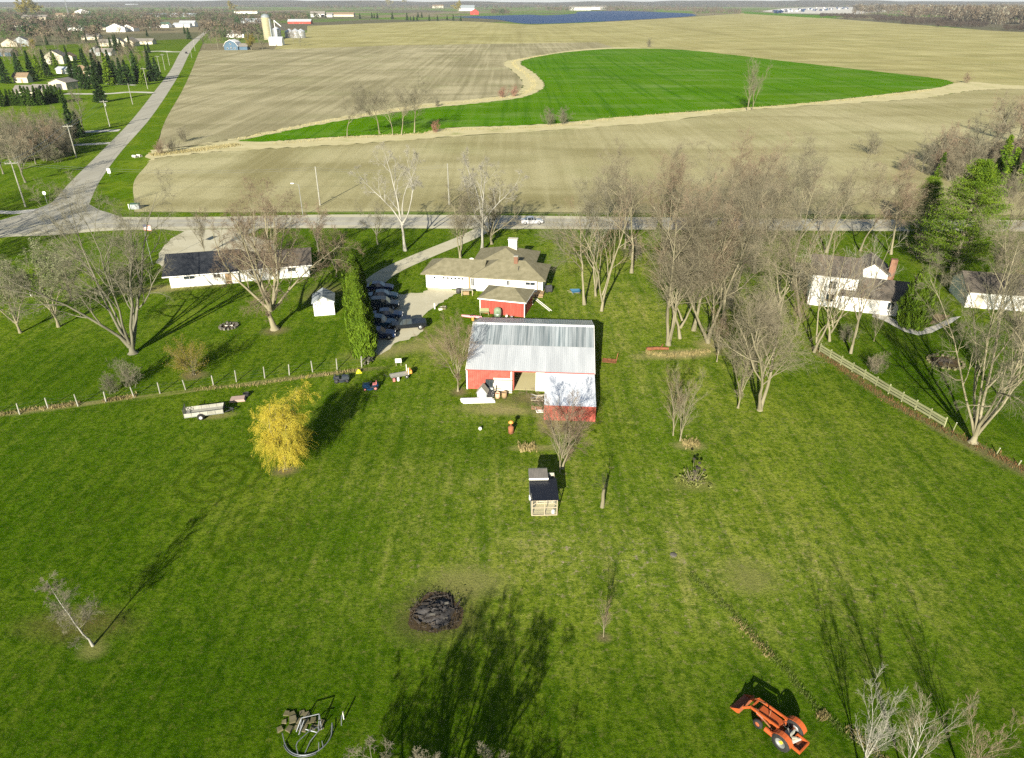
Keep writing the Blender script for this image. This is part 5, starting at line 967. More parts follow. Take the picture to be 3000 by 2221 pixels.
# ---------------------------------------------------------------- utility trailer with ramps
trl = thing('utility_trailer', 'grey open utility trailer standing on the lawn near the willow', 'trailer', (-33.6, 66.3, 0), rad(15)); TLn = 4.0
for i in range(7): MB().box(-2.0, 2.0, -.72 + i * .206, -.72 + i * .206 + .19, .45, .49).build('deck_plank', MT['greywood'], trl)
for y in (-.76, .76):
    for i in range(5):
        x = -2.0 + i * .8; MB().box(x + .015, x + .785, y - .02, y + .02, .52, .92).build('side_panel', MT['greywood'], trl)
    MB().bar((-2.02, y, .47), (2.02, y, .47), .07, .1).build('side_rail', MT['steel'], trl)
    wheel(trl, -.35, y * 1.22, .32, .2, 'whitetrim'); f = MB()
    for k in range(6):
        a0, a1 = rad(10 + k * 27), rad(10 + (k + 1) * 27); f.bar((-.35 + .40 * math.cos(a0), y * 1.22, .34 + .40 * math.sin(a0)), (-.35 + .40 * math.cos(a1), y * 1.22, .34 + .40 * math.sin(a1)), .24, .02)
    f.build('fender', MT['darkgrey'], trl)
for i in range(6): MB().box(-2.03, -1.99, -.74 + i * .296 - .015, -.74 + i * .296 + .015, .5, 1.35).build('ramp_bar', MT['darkgrey'], trl)
for z in (.5, .92, 1.33): MB().box(-2.04, -1.98, -.76, .76, z, z + .04).build('ramp_rail', MT['darkgrey'], trl)
MB().box(1.98, 2.02, -.76, .76, .5, 1.0).build('front_panel', MT['darkgrey'], trl)
for y in (-.6, .6): MB().bar((2.0, y, .44), (3.0, 0, .44), .07, .09).build('tongue', MT['darkgrey'], trl)
MB().tube([(2.85, 0, 0.02), (2.85, 0, .62)], .035).build('jack', MT['darkgrey'], trl)
plain('pinkslab', (0.40, 0.29, 0.24), .9)
t = thing('foam_slab', 'stack of pale pink boards on the grass beside the utility trailer', 'boards', G(697, 1172) + (0,), rad(12))
for k in range(4): MB().box(-.85 + .05 * k, .85 - .03 * k, -.5 + .03 * (k % 2), .5, k * .07, k * .07 + .065).build('board', MT['pinkslab'], t)
drum('tyre_pile', 'dark tyres lying behind the pale pink boards', G(722, 1160) + (0,), .34, .4, 'black', 'tyres', 3)
# ---------------------------------------------------------------- mowers and ATV
def mower(label, loc, rz, mat, seatm, extra=None, cat='mower', name='riding_mower'):
    t = thing(name, label, cat, loc, rz)
    MB().prism([(.1, .35), (.95, .35), (1.0, .62), (.85, .78), (.15, .80)], -.27, .27, 'y').build('hood', MT[mat], t); MB().box(-.75, .3, -.25, .25, .30, .42).build('chassis', MT['darkgrey'], t)
    MB().box(-.85, -.15, -.42, .42, .55, .62).build('fender_deck', MT[mat], t); MB().box(-.6, -.2, -.22, .22, .62, .72).build('seat', MT[seatm], t); MB().box(-.68, -.58, -.22, .22, .68, 1.02).build('backrest', MT[seatm], t)
    c = MB().tube([(.12, 0, .75), (-.02, 0, 1.02)], .025).build('steering_column', MT['darkgrey'], t); MB().tube([(-.03 + .15 * math.cos(k * .7854) * .8, .16 * math.sin(k * .7854), 1.03 + .08 * math.cos(k * .7854)) for k in range(9)], .016, 5).build('steering_wheel', MT['black'], c)
    for y in (-.4, .4): wheel(t, -.5, y, .27, .22, seatm); wheel(t, .72, y * .9, .2, .15, seatm)
    MB().lathe([(0, 0), (.5, 0), (.55, .05), (.55, .14), (.3, .18), (0, .18)], 'z', (.1, 0, .1), 16).build('mower_deck', MT[mat], t)
    return t
mower('dark riding mower left of the willow shadow, beside the post fence', G(1000, 1118) + (0,), rad(8), 'paint_grey', 'darkgrey')
mower('blue riding mower with red tail in the willow shadow', G(1088, 1140) + (0,), rad(-170), 'paint_blue', 'flagred')
t = thing('flatbed_cart', 'grey flatbed cart with tools and an orange bin', 'cart', G(1170, 1106) + (0,), rad(22))
for i in range(6): MB().box(-1.1, 1.1, -.55 + i * .185, -.55 + i * .185 + .17, .40, .44).build('deck_plank', MT['greywood'], t)
for x in (-.8, .8):
    for y in (-.6, .6): wheel(t, x, y, .22, .12, 'steel')
for y in (-.5, .5): MB().bar((1.05, y, .42), (1.05, y, 1.35), .06, .06).build('stake', MT['whitetrim'], t)
MB().box(1.08, 1.5, -.4, .4, .45, .85).build('bin', MT['orangepaint'], t); MB().lathe([(0, 0), (.15, 0), (.15, .4), (0, .4)], 'z', (-.3, -.75, 0), 10).build('canister', MT['whitetrim'], t); MB().box(-.95, -.7, -.85, -.65, 0, .4).build('fuel_can', MT['flagred'], t); MB().tube([(-1.1, 0, .42), (-1.6, 0, .5), (-1.75, 0, .8)], .03).build('drawbar', MT['darkgrey'], t)
t = thing('yard_sign', 'small white board sign standing on the lawn near the cart', 'sign', G(1168, 1072) + (0,), rad(5)); MB().box(-.38, .38, -.02, .02, .45, 1.0).build('panel', MT['whitetrim'], t)
for x in (-.3, .3): MB().box(x - .02, x + .02, -.018, .018, 0, .45).build('leg', MT['wood'], t)
t = thing('sprayer_tank', 'bright yellow plastic sprayer tank at the end of the post fence', 'sprayer', G(1052, 1092) + (0,), rad(10)); MB().lathe([(0, 0), (.22, .02), (.26, .12), (.24, .3), (.1, .38), (.1, .44), (0, .44)], n=14).build('tank', MT['yellowplastic'], t, True); MB().box(-.35, .35, -.2, .2, 0, .06).build('base', MT['yellowplastic'], t); MB().tube([(.1, 0, .5), (.4, 0, .6), (.7, 0, .3)], .02).build('hose', MT['black'], t)
t = thing('log_pile', 'dark pile of logs and brush at the end of the evergreen hedge', 'log pile', G(1078, 1062) + (0,)); r_ = random.Random(4)
for k in range(14): a = r_.uniform(1.1, 2.2); x, y = r_.uniform(-.5, .5), r_.uniform(-1.0, 1.0); L_ = r_.uniform(.6, 1.3); MB().tube([(x - L_ / 2 * math.cos(a), y - L_ / 2 * math.sin(a), .1 + .04 * k), (x + L_ / 2 * math.cos(a), y + L_ / 2 * math.sin(a), .12 + .04 * k)], r_.uniform(.06, .12), 7).build('log', MT['bark_grey'], t)
t = thing('rusty_stove', 'rusty barrel stove with chimney cap standing on the lawn', 'stove', G(1497, 1268) + (0,), rad(15)); MB().lathe([(0, 0), (.30, 0), (.30, .75), (.12, .85), (0, .85)], n=14).build('barrel', MT['rust'], t, True); MB().tube([(0, 0, .8), (0, 0, 1.25)], .1, 10).build('flue', MT['rust'], t); MB().lathe([(0, 1.5), (.24, 1.38), (.28, 1.25), (.2, 1.22), (0, 1.22)], n=14).build('cap', MT['orangepaint'], t, True)
for k in range(3): a = k * 2.1; MB().bar((.22 * math.cos(a), .22 * math.sin(a), .1), (.36 * math.cos(a), .36 * math.sin(a), 0), .04, .04).build('leg', MT['rust'], t)
t = thing('white_ball', 'small white ball lying on the lawn left of the rusty stove', 'ball', G(1407, 1260) + (0,)); MB().lathe([(0, 0), (.1, .02), (.17, .1), (.19, .19), (.17, .28), (.1, .36), (0, .38)], n=12).build('ball', MT['whitetrim'], t, True)
t = thing('stepping_stone', 'flat pale stone lying alone on the right lawn', 'stone', G(1973, 1625) + (0,)); MB().lathe([(0, .07), (.18, .06), (.27, .03), (.3, 0)], n=9).build('stone', MT['mossy0'], t)
t = thing('harrow', 'rusty field harrow on the grass right of the barn', 'harrow', G(1785, 1060) + (0,), rad(-12))
for i in range(5): MB().bar((-.9, -.5 + i * .25, .15), (.9, -.5 + i * .25, .15), .06, .05).build('bar', MT['rust'], t)
for i in range(4): MB().bar((-.8 + i * .53, -.55, .2), (-.8 + i * .53, .55, .2), .05, .05).build('cross_bar', MT['rust'], t)
MB().bar((.85, .2, .15), (1.0, .3, 1.2), .08, .06).build('lever', MT['rust'], t)
# burn pile
def heap(name, r, h, mat, parent, seed, n=26, m=9, rough=.35):
    rg = np.random.default_rng(seed); V = []; 
    for i in range(m + 1):
        q = i / m
        for k in range(n):
            a = 2 * math.pi * k / n; rr = r * q * (1 + .10 * math.sin(3 * a + seed) + .06 * math.sin(7 * a)); V.append((rr * math.cos(a), rr * math.sin(a), max(0, h * (1 - q ** 1.7) + rg.normal(0, h * rough * (1 - q)))))
    Q = [(i * n + k, i * n + (k + 1) % n, (i + 1) * n + (k + 1) % n, (i + 1) * n + k) for i in range(m) for k in range(n)]
    return link(name, np_mesh(name, V, Q, mat), parent)
MT['ash'] = M('ash', (0.020, 0.018, 0.016), (0.075, 0.07, 0.066), scale=2.2, detail=8, bump=.8, bscale=8); MT['char'] = M('charred_wood', (0.018, 0.015, 0.012), (0.06, 0.05, 0.04), scale=4, rnd=.3); MT['scorch'] = gravel_mat('scorched_earth', (0.07, 0.05, 0.028), (0.02, 0.018, 0.012), (0.14, 0.12, 0.05))
bx, by = G(1278, 1795); t = thing('burn_pile', 'round heap of black ash, charred wood and scrap on scorched earth', 'burn pile', (bx, by, 0)); r_ = random.Random(12)
heap('scorched_ring', 2.0, .08, MT['scorch'], t, 3); o = heap('ash_heap', 1.45, .42, MT['ash'], t, 5)
for k in range(34):
    a = r_.uniform(0, 6.28); q = r_.uniform(.3, 1.75); z = .30 * max(0, 1 - q / 1.5) + .06; L_ = r_.uniform(.3, 1.1); b_ = a + r_.uniform(-1, 1) + 1.57
    MB().tube([(q * math.cos(a) - L_ / 2 * math.cos(b_), q * math.sin(a) - L_ / 2 * math.sin(b_), z), (q * math.cos(a) + L_ / 2 * math.cos(b_), q * math.sin(a) + L_ / 2 * math.sin(b_), z + r_.uniform(-.02, .15))], r_.uniform(.03, .075), 6).build('charred_log', MT['char'], t)
for k in range(16):
    a = r_.uniform(0, 6.28); q = r_.uniform(.1, 1.3); z = .38 * max(0, 1 - q / 1.4) + .12; s = r_.uniform(.08, .3); MB().bar((q * math.cos(a) - s, q * math.sin(a), z), (q * math.cos(a) + s, q * math.sin(a) + r_.uniform(-.2, .2), z + .06), s * .8, .03).build('scrap', MT[['ash', 'char', 'mossy0', 'char', 'char'][k % 5]], t)
V, Q = leaf_quads(np.random.default_rng(8), np.array([[1.75 * math.cos(a), 1.75 * math.sin(a), .08] for a in np.linspace(0, 6.28, 60)]), 900, .05, .22, 0, 1.8); o = link('dead_weeds', np_mesh('dead_weeds', V, Q, MT['char']), t); o['kind'] = 'stuff'
# collapsed trampoline frame
cx, cy = G(905, 2150); t = thing('trampoline_frame', 'collapsed steel trampoline frame with bent legs lying on the lawn', 'trampoline frame', (cx, cy, 0)); MT['pipe'] = M('dull_pipe', (0.16, 0.175, 0.185), (0.10, 0.11, 0.12), rough=.45, metal=.3, scale=3, rnd=.15)
R_ = 1.45
def arc(a0, a1, r, z0, z1, n=9, c=(0, 0)): return [(c[0] + r * math.cos(rad(a0 + (a1 - a0) * i / n)), c[1] + r * math.sin(rad(a0 + (a1 - a0) * i / n)), z0 + (z1 - z0) * i / n) for i in range(n + 1)]
for k, (a0, a1, z0, z1) in enumerate(((205, 262, .08, .06), (258, 305, .06, .06), (300, 352, .06, .10), (345, 385, .10, .2))): MB().tube(arc(a0, a1, R_, z0, z1), .035).build('rim_tube', MT['pipe'], t)
MB().tube(arc(210, 300, R_ + .09, .04, .04), .03).build('lower_rim_tube', MT['pipe'], t)
for (x, y, L_, lx, ly) in ((-1.3, -.68, .95, -.02, .05), (-.3, -1.38, .85, 0, 0), (.9, -1.15, .7, .05, .1), (1.42, -.1, .9, .1, .1), (1.1, -.9, .6, 0, 0), (1.9, .55, .75, .05, .2)): MB().tube([(x, y, .03), (x + lx, y + ly, L_)], .03).build('upright', MT['pipe'], t)
MB().tube([(-.3, -1.38, .85), (-.25, -1.2, .95), (.25, -.5, .95), (.75, .0, .75)], .03).build('bent_tube', MT['pipe'], t); MB().tube([(.1, -1.3, .05), (.3, -.7, .3), (.8, -.1, .6)], .03).build('bent_tube', MT['pipe'], t)
for (p, q) in (((-.8, .1, .05), (-.5, .55, .75)), ((-.55, -.05, .05), (-.5, .55, .75)), ((-.5, .55, .75), (.55, .8, .8)), ((.55, .8, .8), (.55, .2, .05)), ((.55, .8, .8), (.75, .25, .05)), ((-.2, .1, .3), (.5, .0, .15)), ((-.35, .5, .6), (-.6, -.1, .05))): MB().tube([p, q], .035).build('leg', MT['pipe'], t)
t = thing('rubble_patch', 'old mossy concrete rubble patch behind the trampoline frame', 'rubble', G(893, 2112) + (0,)); r_ = random.Random(31)
for k in range(16): x, y = -1.3 + (k % 6) * .46 + r_.uniform(-.1, .1), -.55 + (k // 6) * .5 + r_.uniform(-.1, .1); s = r_.uniform(.15, .26); o = MB().prism([(-s, -s * .8), (s * .9, -s), (s, s * .7), (-s * .5, s)], 0, r_.uniform(.06, .14)).build('slab', MT['mossy'], t); o.location = (x, y, 0); o.rotation_euler = (r_.uniform(-.1, .1), r_.uniform(-.1, .1), r_.uniform(0, 3))
t = thing('stake', 'white stake standing in the lawn right of the trampoline frame', 'stake', G(1008, 2107) + (0,)); MB().box(-.03, .03, -.03, .03, 0, .65).build('post', MT['whitetrim'], t); MB().box(-.035, .035, -.035, .035, .62, .7).build('tip', MT['greywood'], t)
# fire rings
def firering(label, px, py, r, n, mat):
    t = thing('fire_ring', label, 'fire ring', G(px, py) + (0,)); r_ = random.Random(px)
    for k in range(n):
        a = 2 * math.pi * k / n; s = r_.uniform(.16, .22); o = MB().prism([(-s, -s * .7), (s, -s * .8), (s * .9, s * .6), (-s * .8, s * .7)], 0, r_.uniform(.18, .3)).build('stone', MT[mat], t); o.location = (r * math.cos(a), r * math.sin(a), 0); o.rotation_euler = (0, 0, a)
    heap('ash_bed', r * .9, .12, MT['scorch'], t, int(px)); 
    for k in range(7): a = r_.uniform(0, 6.28); MB().tube([(.5 * r * math.cos(a), .5 * r * math.sin(a), .12), (-.4 * r * math.cos(a + .4), -.4 * r * math.sin(a + .4), .25)], .06, 6).build('log', MT['whitestone' if mat == 'mossy0' and k % 2 else 'char'], t)
    return t
firering('stone fire ring with pale logs on the left lawn', 670, 957, 1.15, 15, 'mossy0'); firering('wide stone fire ring full of brush beyond the board fence', 2770, 1062, 2.0, 20, 'mossy')
# ---------------------------------------------------------------- fences
pf = thing('post_fence', 'row of pale wooden posts with wire along the left lawn', 'fence', G(-20, 1220) + (0,)); P0 = Vector(G(-20, 1220))
post_px = [(-25, 1222), (58, 1214), (141, 1196), (229, 1190), (311, 1178), (393, 1164), (469, 1153), (544, 1142), (626, 1130), (693, 1119), (776, 1108), (848, 1099), (916, 1090), (988, 1083), (1060, 1076)]
pts = [Vector(G(*p)) for p in post_px]; r_ = random.Random(2)
pm = MB().tube([(0, 0, 0), (0, 0, 1.42)], [.075, .065], 7).mesh('post', MT['greywood'])
for p in pts: o = link('post', pm, pf, (p.x - P0.x, p.y - P0.y, 0)); o.rotation_euler = (r_.uniform(-.06, .06), r_.uniform(-.06, .06), r_.uniform(0, 3)); o.scale = (1, 1, r_.uniform(.9, 1.08))
for z in (.35, .75, 1.15): MB().tube([tuple(p - P0) + (z,) for p in pts], .003, 3).build('wire', MT['steel'], pf)
bf = thing('board_fence', 'pale green weathered board fence running down the right lawn', 'fence', G(2400, 1032) + (0,)); P0 = Vector(G(2400, 1032)); a = P0; b_ = Vector(G(2765, 1252)); N = 10
for i in range(N + 1):
    p = a.lerp(b_, i / N) - P0; MB().box(-.06, .06, -.06, .06, 0, 1.28).build('post', MT['fencewood'], bf).location = (p.x, p.y, 0)
    if i < N:
        q = a.lerp(b_, (i + 1) / N) - P0
        for z in (.35, .68, 1.01): j = r_.uniform(-.03, .03); MB().bar((p.x - .07, p.y, z + j), (q.x - .07, q.y, z + r_.uniform(-.03, .03)), .035, .24).build('board', MT['fencewood'], bf)
for k, (px, py, h) in enumerate(((2792, 1262, 1.0), (2920, 1330, .7), (2982, 1365, .6))):
    t = thing('fence_stub', ['leaning old post just past the end of the board fence', 'short white stake in the leaf litter under the right tree', 'last small stake at the right edge of the lawn'][k], 'post', G(px, py) + (0,)); MB().tube([(0, 0, 0), (.12, 0, h)], .06, 6).build('post', MT['fencewood'], t); MB().lathe([(0, h + .02), (.07, h)], 'z', (.12, 0, 0), 6).build('cap', MT['whitetrim'], t)
# ---------------------------------------------------------------- utility poles, signs
def pole(label, px, py, h, arm=True, rz=0.0, transformer=False):
    t = thing('utility_pole', label, 'utility pole', G(px, py) + (0,), rz, 'utility poles'); MB().tube([(0, 0, 0), (0, 0, h)], [.17, .11], 8).build('pole', MT['greywood'], t)
    if arm:
        MB().bar((-1.25, 0, h - .5), (1.25, 0, h - .5), .12, .14).build('crossarm', MT['greywood'], t)
        for x in (-1.15, -.6, .6, 1.15): MB().lathe([(0, 0), (.06, 0), (.06, .18), (0, .2)], 'z', (x, 0, h - .42), 8).build('insulator', MT['steel'], t)
    if transformer: MB().lathe([(0, 0), (.25, 0), (.25, .8), (.2, .9), (0, .9)], 'z', (.38, 0, h - 2.0), 12).build('transformer', MT['steel'], t)
    return t
PL = [(75, 606, 9.9, 'nearest utility pole beside the road junction at the left edge'), (224, 462, 9.2, 'second utility pole from the junction, in front of the dark thicket'), (322, 371, 9.0, 'utility pole beside the side road right of the bare shrubs'), (389, 306, 8.6, 'armless pole beside the driveway to the pole barn'), (433, 261, 10.2, 'tall utility pole before the row of dark spruces'), (470, 212, 9.8, 'utility pole at the end of the spruce row'), (484, 206, 9.8, 'second pole at the end of the spruce row, nearer the road'), (497, 192, 9.5, 'last pole before the far cross road')]
for i, (px, py, h, lab) in enumerate(PL): pole(lab, px, py, h, i not in (3,), rad(20), i in (2,))
for k, (px, py, h, lab) in enumerate(((562, 170, 9.5, 'pole on the field side of the far cross road'), (572, 150, 9.5, 'farther pole on the field side beyond the cross road'))): pole(lab, px, py, h, False)
pole('slim pole in the field verge behind the main road', 938, 602, 8.5, False); pole('pole behind the white sycamore across the main road', 1316, 600, 9, False)
t = thing('street_lamp', 'white street lamp on a slim pole beside the main road', 'street lamp', G(888, 634) + (0,)); MB().tube([(0, 0, 0), (0, 0, 6.6)], [.08, .05], 8).build('pole', MT['steel'], t); MB().tube([(0, 0, 6.5), (-.6, 0, 6.9), (-1.1, 0, 6.9)], .035, 6).build('arm', MT['steel'], t); MB().box(-1.6, -1.0, -.15, .15, 6.82, 6.98).build('lamp_head', MT['whitetrim'], t)
wires = thing('power_lines', 'long overhead power lines crossing the road junction', 'power lines', (0, 0, 0))
def wire(p, q, sag, r=.018):
    pts = []
    for i in range(17): s = i / 16; v = Vector(p).lerp(Vector(q), s); v.z -= sag * 4 * s * (1 - s); pts.append(tuple(v))
    MB().tube(pts, r, 3, False).build('wire', MT['steel'], wires)
gx, gy = G(75, 606)
pa = [G(px, py) + (h - .25,) for px, py, h, _ in PL]
for k in range(len(pa) - 1):
    if k == 3 or k == 2: continue
    for dx in (-1.1, 1.1): wire((pa[k][0] + dx, pa[k][1] + .3 * dx, pa[k][2]), (pa[k + 1][0] + dx, pa[k + 1][1] + .3 * dx, pa[k + 1][2]), .8)
for dz in (0, .45): wire((gx - 45, gy - 4, 9.6 - dz), (gx, gy, 9.6 - dz), .5); wire((gx, gy, 9.6 - dz), G(938, 602) + (8.3 - dz,), 1.2); wire(G(938, 602) + (8.3 - dz,), G(1316, 600) + (8.8 - dz,), .9)
t = thing('stop_sign', 'octagonal road sign seen from its pale back at the junction', 'sign', G(139, 598) + (0,), rad(0)); MB().tube([(0, 0, 0), (0, 0, 2.1)], .04, 6).build('post', MT['steel'], t)
MB().prism([(.42 * math.cos(rad(22.5 + 45 * k)), 2.45 + .42 * math.sin(rad(22.5 + 45 * k))) for k in range(8)], -.02, .02, 'y').build('plate', MT['whitetrim'], t)
t = thing('warning_sign', 'white rectangular sign on the side road verge', 'sign', G(323, 518) + (0,)); MB().tube([(0, 0, 0), (0, 0, 1.6)], .04, 6).build('post', MT['steel'], t); MB().box(-.42, .42, -.05, -.02, .9, 2.1).build('plate', MT['whitetrim'], t)
t = thing('utility_cabinet', 'green utility cabinet with pale post at the corner of the field', 'cabinet', G(398, 612) + (0,), rad(8)); MB().box(-.9, .9, -.5, .5, 0, 1.1).build('box', MT['wallgrey'], t); MB().box(-1.0, 1.0, -.6, .6, 1.1, 1.2).build('lid', MT['greenroof'], t); MB().tube([(-1.2, -.4, 0), (-1.2, -.4, 1.2)], .09, 8).build('marker_post', MT['whitetrim'], t)
for k, (px, py, lab) in enumerate(((395, 462, 'small white culvert marker by the side road verge'), (408, 460, 'second white culvert end in the verge ditch'))):
    t = thing('culvert_end', lab, 'culvert', G(px, py) + (0,), rad(70)); MB().lathe([(.30, -.7), (.38, -.7), (.38, .7), (.30, .7), (.30, -.7)], 'y', (0, 0, .38), 14).build('pipe', MT['concrete'], t); MB().box(-.6, .6, -.75, -.6, 0, .3).build('headwall', MT['concrete'], t)
t = thing('swing_set', 'white clothes line post standing under the blossoming trees', 'clothes line', G(92, 870) + (0,), rad(5)); MB().tube([(0, 0, 0), (0, 0, 1.9)], .05, 6).build('post', MT['whitetrim'], t); MB().bar((-1.0, 0, 1.85), (.1, 0, 1.85), .07, .07).build('arm', MT['whitetrim'], t)
t = thing('fallen_log', 'dark fallen log lying in the dry grass among the trunks', 'log', G(1925, 1026) + (0,), rad(3)); MB().tube([(-1.4, 0, .2), (0, .1, .22), (1.5, 0, .2)], [.24, .22, .18], 9).build('trunk', MT['rust'], t); MB().tube([(.4, 0, .3), (.8, .3, .7)], .06, 6).build('branch', MT['rust'], t)
t = thing('stump_stones', 'pile of stones with a pale post on the lawn edge by the gravel', 'stones', G(1290, 905) + (0,)); r_ = random.Random(6); MB().box(-.9, -.75, -.07, .07, 0, .9).build('post', MT['whitetrim'], t)
for k in range(9): s = r_.uniform(.15, .28); o = MB().prism([(-s, -s * .7), (s, -s * .8), (s * .9, s * .6), (-s * .8, s * .7)], 0, r_.uniform(.15, .3)).build('stone', MT['whitestone' if k % 2 else 'mossy'], t); o.location = (r_.uniform(-.5, .7), r_.uniform(-.5, .6), 0); o.rotation_euler = (0, 0, r_.uniform(0, 3))
# ---------------------------------------------------------------- trees of the yard
def tp(px, py): return G(px, py) + (0,)
# left side
plant('vase', 'bare_tree', 'huge bare tree with many stems behind the post fence', tp(390, 1035), 1.08, 0.4)
plant('maple', 'bare_tree', 'broad bare tree with forked stout trunk left of the white garden shed', tp(805, 965), 1.08, 1.0)
plant('blossom', 'blossom_tree', 'pale budding tree at the left edge, farthest left', tp(60, 975), 1.25, 0.5)
plant('blossom', 'blossom_tree', 'pale budding tree with twisted trunk right of the leftmost one', tp(172, 958), 1.3, 2.0)
plant('blossom', 'blossom_tree', 'grey budding tree behind the two pale ones at the left edge', tp(210, 880), 1.05, 4.0)
plant('budshrub', 'shrub', 'orange budding shrub in a mulch ring before the post fence', tp(568, 1098), 1.05, 0.3, cat='shrub')
plant('bush', 'bush', 'grey leafless bush at the post fence left of the orange shrub', tp(385, 1130), 1.15, 0.0, cat='bush')
plant('bush', 'bush', 'low grey bush further along the post fence toward the left', tp(330, 1150), .8, 1.0, cat='bush')
plant('willow', 'willow_tree', 'golden yellow willow tree glowing on the lawn', tp(838, 1372), 1.0, 0.0)
# trees just outside the left edge whose long shadows cross the junction
for k, (x, y, s_, lab) in enumerate(((-104, 118, 1.0, 'bare tree beyond the left edge shading the junction, nearest'), (-116, 126, 1.05, 'bare tree beyond the left edge shading the road, middle'), (-97, 104, .9, 'bare tree beyond the left edge shading the verge'), (-128, 120, 1.0, 'bare tree beyond the left edge shading the road, farthest'))): plant('vase', 'bare_tree', lab, (x, y, 0), s_, k * 1.3)
# evergreen hedge
a = Vector(G(1072, 1045)); b_ = Vector(G(1035, 838)); NH = 13; r_ = random.Random(3)
for i in range(NH):
    p = a.lerp(b_, i / (NH - 1)); lab = 'nearest arborvitae of the tall hedge beside the parked cars' if i == 0 else ('farthest arborvitae at the drive end of the tall hedge' if i == NH - 1 else 'arborvitae within the tall hedge row beside the parked cars')
    plant('cedar' if i % 2 else 'cedar_b', 'arborvitae', lab, (p.x + r_.uniform(-.25, .25), p.y, 0), r_.uniform(.88, 1.12), r_.uniform(0, 6), 'evergreen hedge beside the cars')
plant('round_a', 'bare_tree', 'reddish bare tree at the far end of the evergreen hedge', tp(985, 812), 1.0, 2.2)
plant('far_bare', 'bare_tree', 'bare tree right of the dark roofed house near the road', tp(935, 742), .75, 1.0, mats={'crown': 'twig_red'})
plant('round_a', 'bare_tree', 'small reddish tree by the gravel forecourt near the road', tp(745, 715), .8, 3.0)
plant('round_b', 'bare_tree', 'bare tree behind the dark roofed house, left of the forecourt', tp(600, 745), .9, 1.0)
# sycamores and road trees
plant('sycamore', 'sycamore_tree', 'white barked sycamore left of the gravel drive', tp(1187, 735), 1.03, 0.1)
plant('sycamore', 'sycamore_tree', 'white barked sycamore right of the drive above the house', tp(1412, 738), 1.02, 2.9, mats={'trunk': 'bark_white'})
plant('fork_a', 'bare_tree', 'slim tan forked tree standing at the drive behind the garage', tp(1348, 756), .62, 0.7)
plant('far_bare', 'bare_tree', 'small leaning bare tree left of the first sycamore', tp(1107, 716), .68, 2.2)
plant('maple', 'bare_tree', 'spreading bare tree with dark branches beside the road above the chimney', tp(1440, 715), .62, 2.0, mats={'crown': 'twig'})
# woodland right of the barn
WD = [('wood_b', 1712, 893, 1.0, 0.0, 'pale leaning trunk nearest the white house on its right'),
      ('thin', 1762, 912, 1.15, 1.0, 'straight pale trunk in front of the leaning one, right of the house'),
      ('thin', 1745, 868, 1.0, 2.0, 'slim trunk just behind the leaning trunk by the house'),
      ('fork_a', 1957, 1012, 1.12, 0.5, 'tall forked tree with pale trunk at the dry grass patch'),
      ('thin', 1992, 992, 1.2, 3.0, 'thin straight trunk right beside the forked tree'),
      ('wood_a', 2032, 968, 1.05, 4.0, 'tan trunk between the dry grass and the thicket of trunks'),
      ('fork_a', 2075, 1005, 1.05, 2.5, 'dark twisted tree in the thicket of trunks'),
      ('wood_a', 2120, 950, 1.1, 1.5, 'tall trunk behind the twisted tree'),
      ('fork_a', 2226, 1202, .98, 3.6, 'tall pale tree standing alone on the right lawn edge'),
      ('round_b', 2162, 1195, 1.25, 0.5, 'short dark trunk with hanging dead branches on the lawn edge'),
      ('thin', 2385, 1032, 1.0, 5.0, 'tree at the top end of the board fence'),
      ('thin', 2492, 1036, 1.0, 1.2, 'pale forked tree just beyond the board fence'),
      ('wood_a', 1850, 800, 1.0, 0.3, 'bare tree in the back row behind the first trunks'),
      ('wood_b', 1930, 770, 1.0, 4.3, 'leaning tree of the back row near the road'),
      ('wood_c', 1830, 730, .95, 2.3, 'roadside bare tree left end of the back row'),
      ('wood_a', 2010, 830, 1.05, 5.1, 'bare tree in the middle of the wood, left of centre'),
      ('wood_c', 2080, 770, 1.1, 1.1, 'tall bare tree in the middle of the wood by the road'),
      ('wood_b', 2150, 860, 1.0, 3.1, 'crooked bare tree in the middle of the wood'),
      ('wood_a', 2210, 800, 1.1, 2.1, 'reddish bare tree right of the wood centre'),
      ('thin', 2280, 900, 1.0, 0.1, 'bare tree before the white house, left of its tall wall'),
      ('wood_b', 2320, 780, 1.0, 2.7, 'bare tree behind the white house at its left end'),
      ('wood_a', 2420, 740, .95, 4.4, 'bare tree behind the white house roof'),
      ('wood_c', 2520, 735, .9, 5.6, 'bare tree between the white house and the road'),
      ('wood_a', 2610, 745, .85, 1.9, 'bare tree left of the big green pine'),
      ('wood_b', 1985, 720, 1.0, 1.4, 'roadside bare tree behind the forked tree'),
      ('wood_a', 2150, 715, 1.05, 3.3, 'roadside bare tree right of the wood centre'),
      ('wood_c', 2260, 712, 1.0, 0.9, 'roadside bare tree near the white house'),
      ('sapling', 2560, 1000, 1.0, 2.0, 'small bare tree between fence and the white house path'),
      ('sapling', 2330, 985, 1.3, 4.0, 'dense bare sapling clump left of the board fence end'),
      ('sapling', 2440, 960, 1.2, 1.0, 'reddish sapling in front of the white house wall'),
      ('sapling', 2240, 1010, 1.6, 0.0, 'thin sapling clump among the trunks near the lawn'),
      ('round_b', 2100, 1060, .85, 3.2, 'brushy sapling before the twisted tree'),
      ('thin', 2430, 1000, .95, 2.2, 'thin pale tree in front of the white house, right of the fence top'),
      ('wood_c', 2345, 930, .95, 3.9, 'bare tree whose twigs veil the tall wall of the white house')]
r_ = random.Random(8)
for i, (p, px, py, s, rz, lab) in enumerate(WD):
    plant(p, 'bare_tree', lab, tp(px, py), s * .88, rz, 'bare trees of the wood right of the barn', mats={'crown': 'twig_red'} if i % 3 == 1 else ({'crown': 'twig_grey'} if i % 5 == 0 else None))
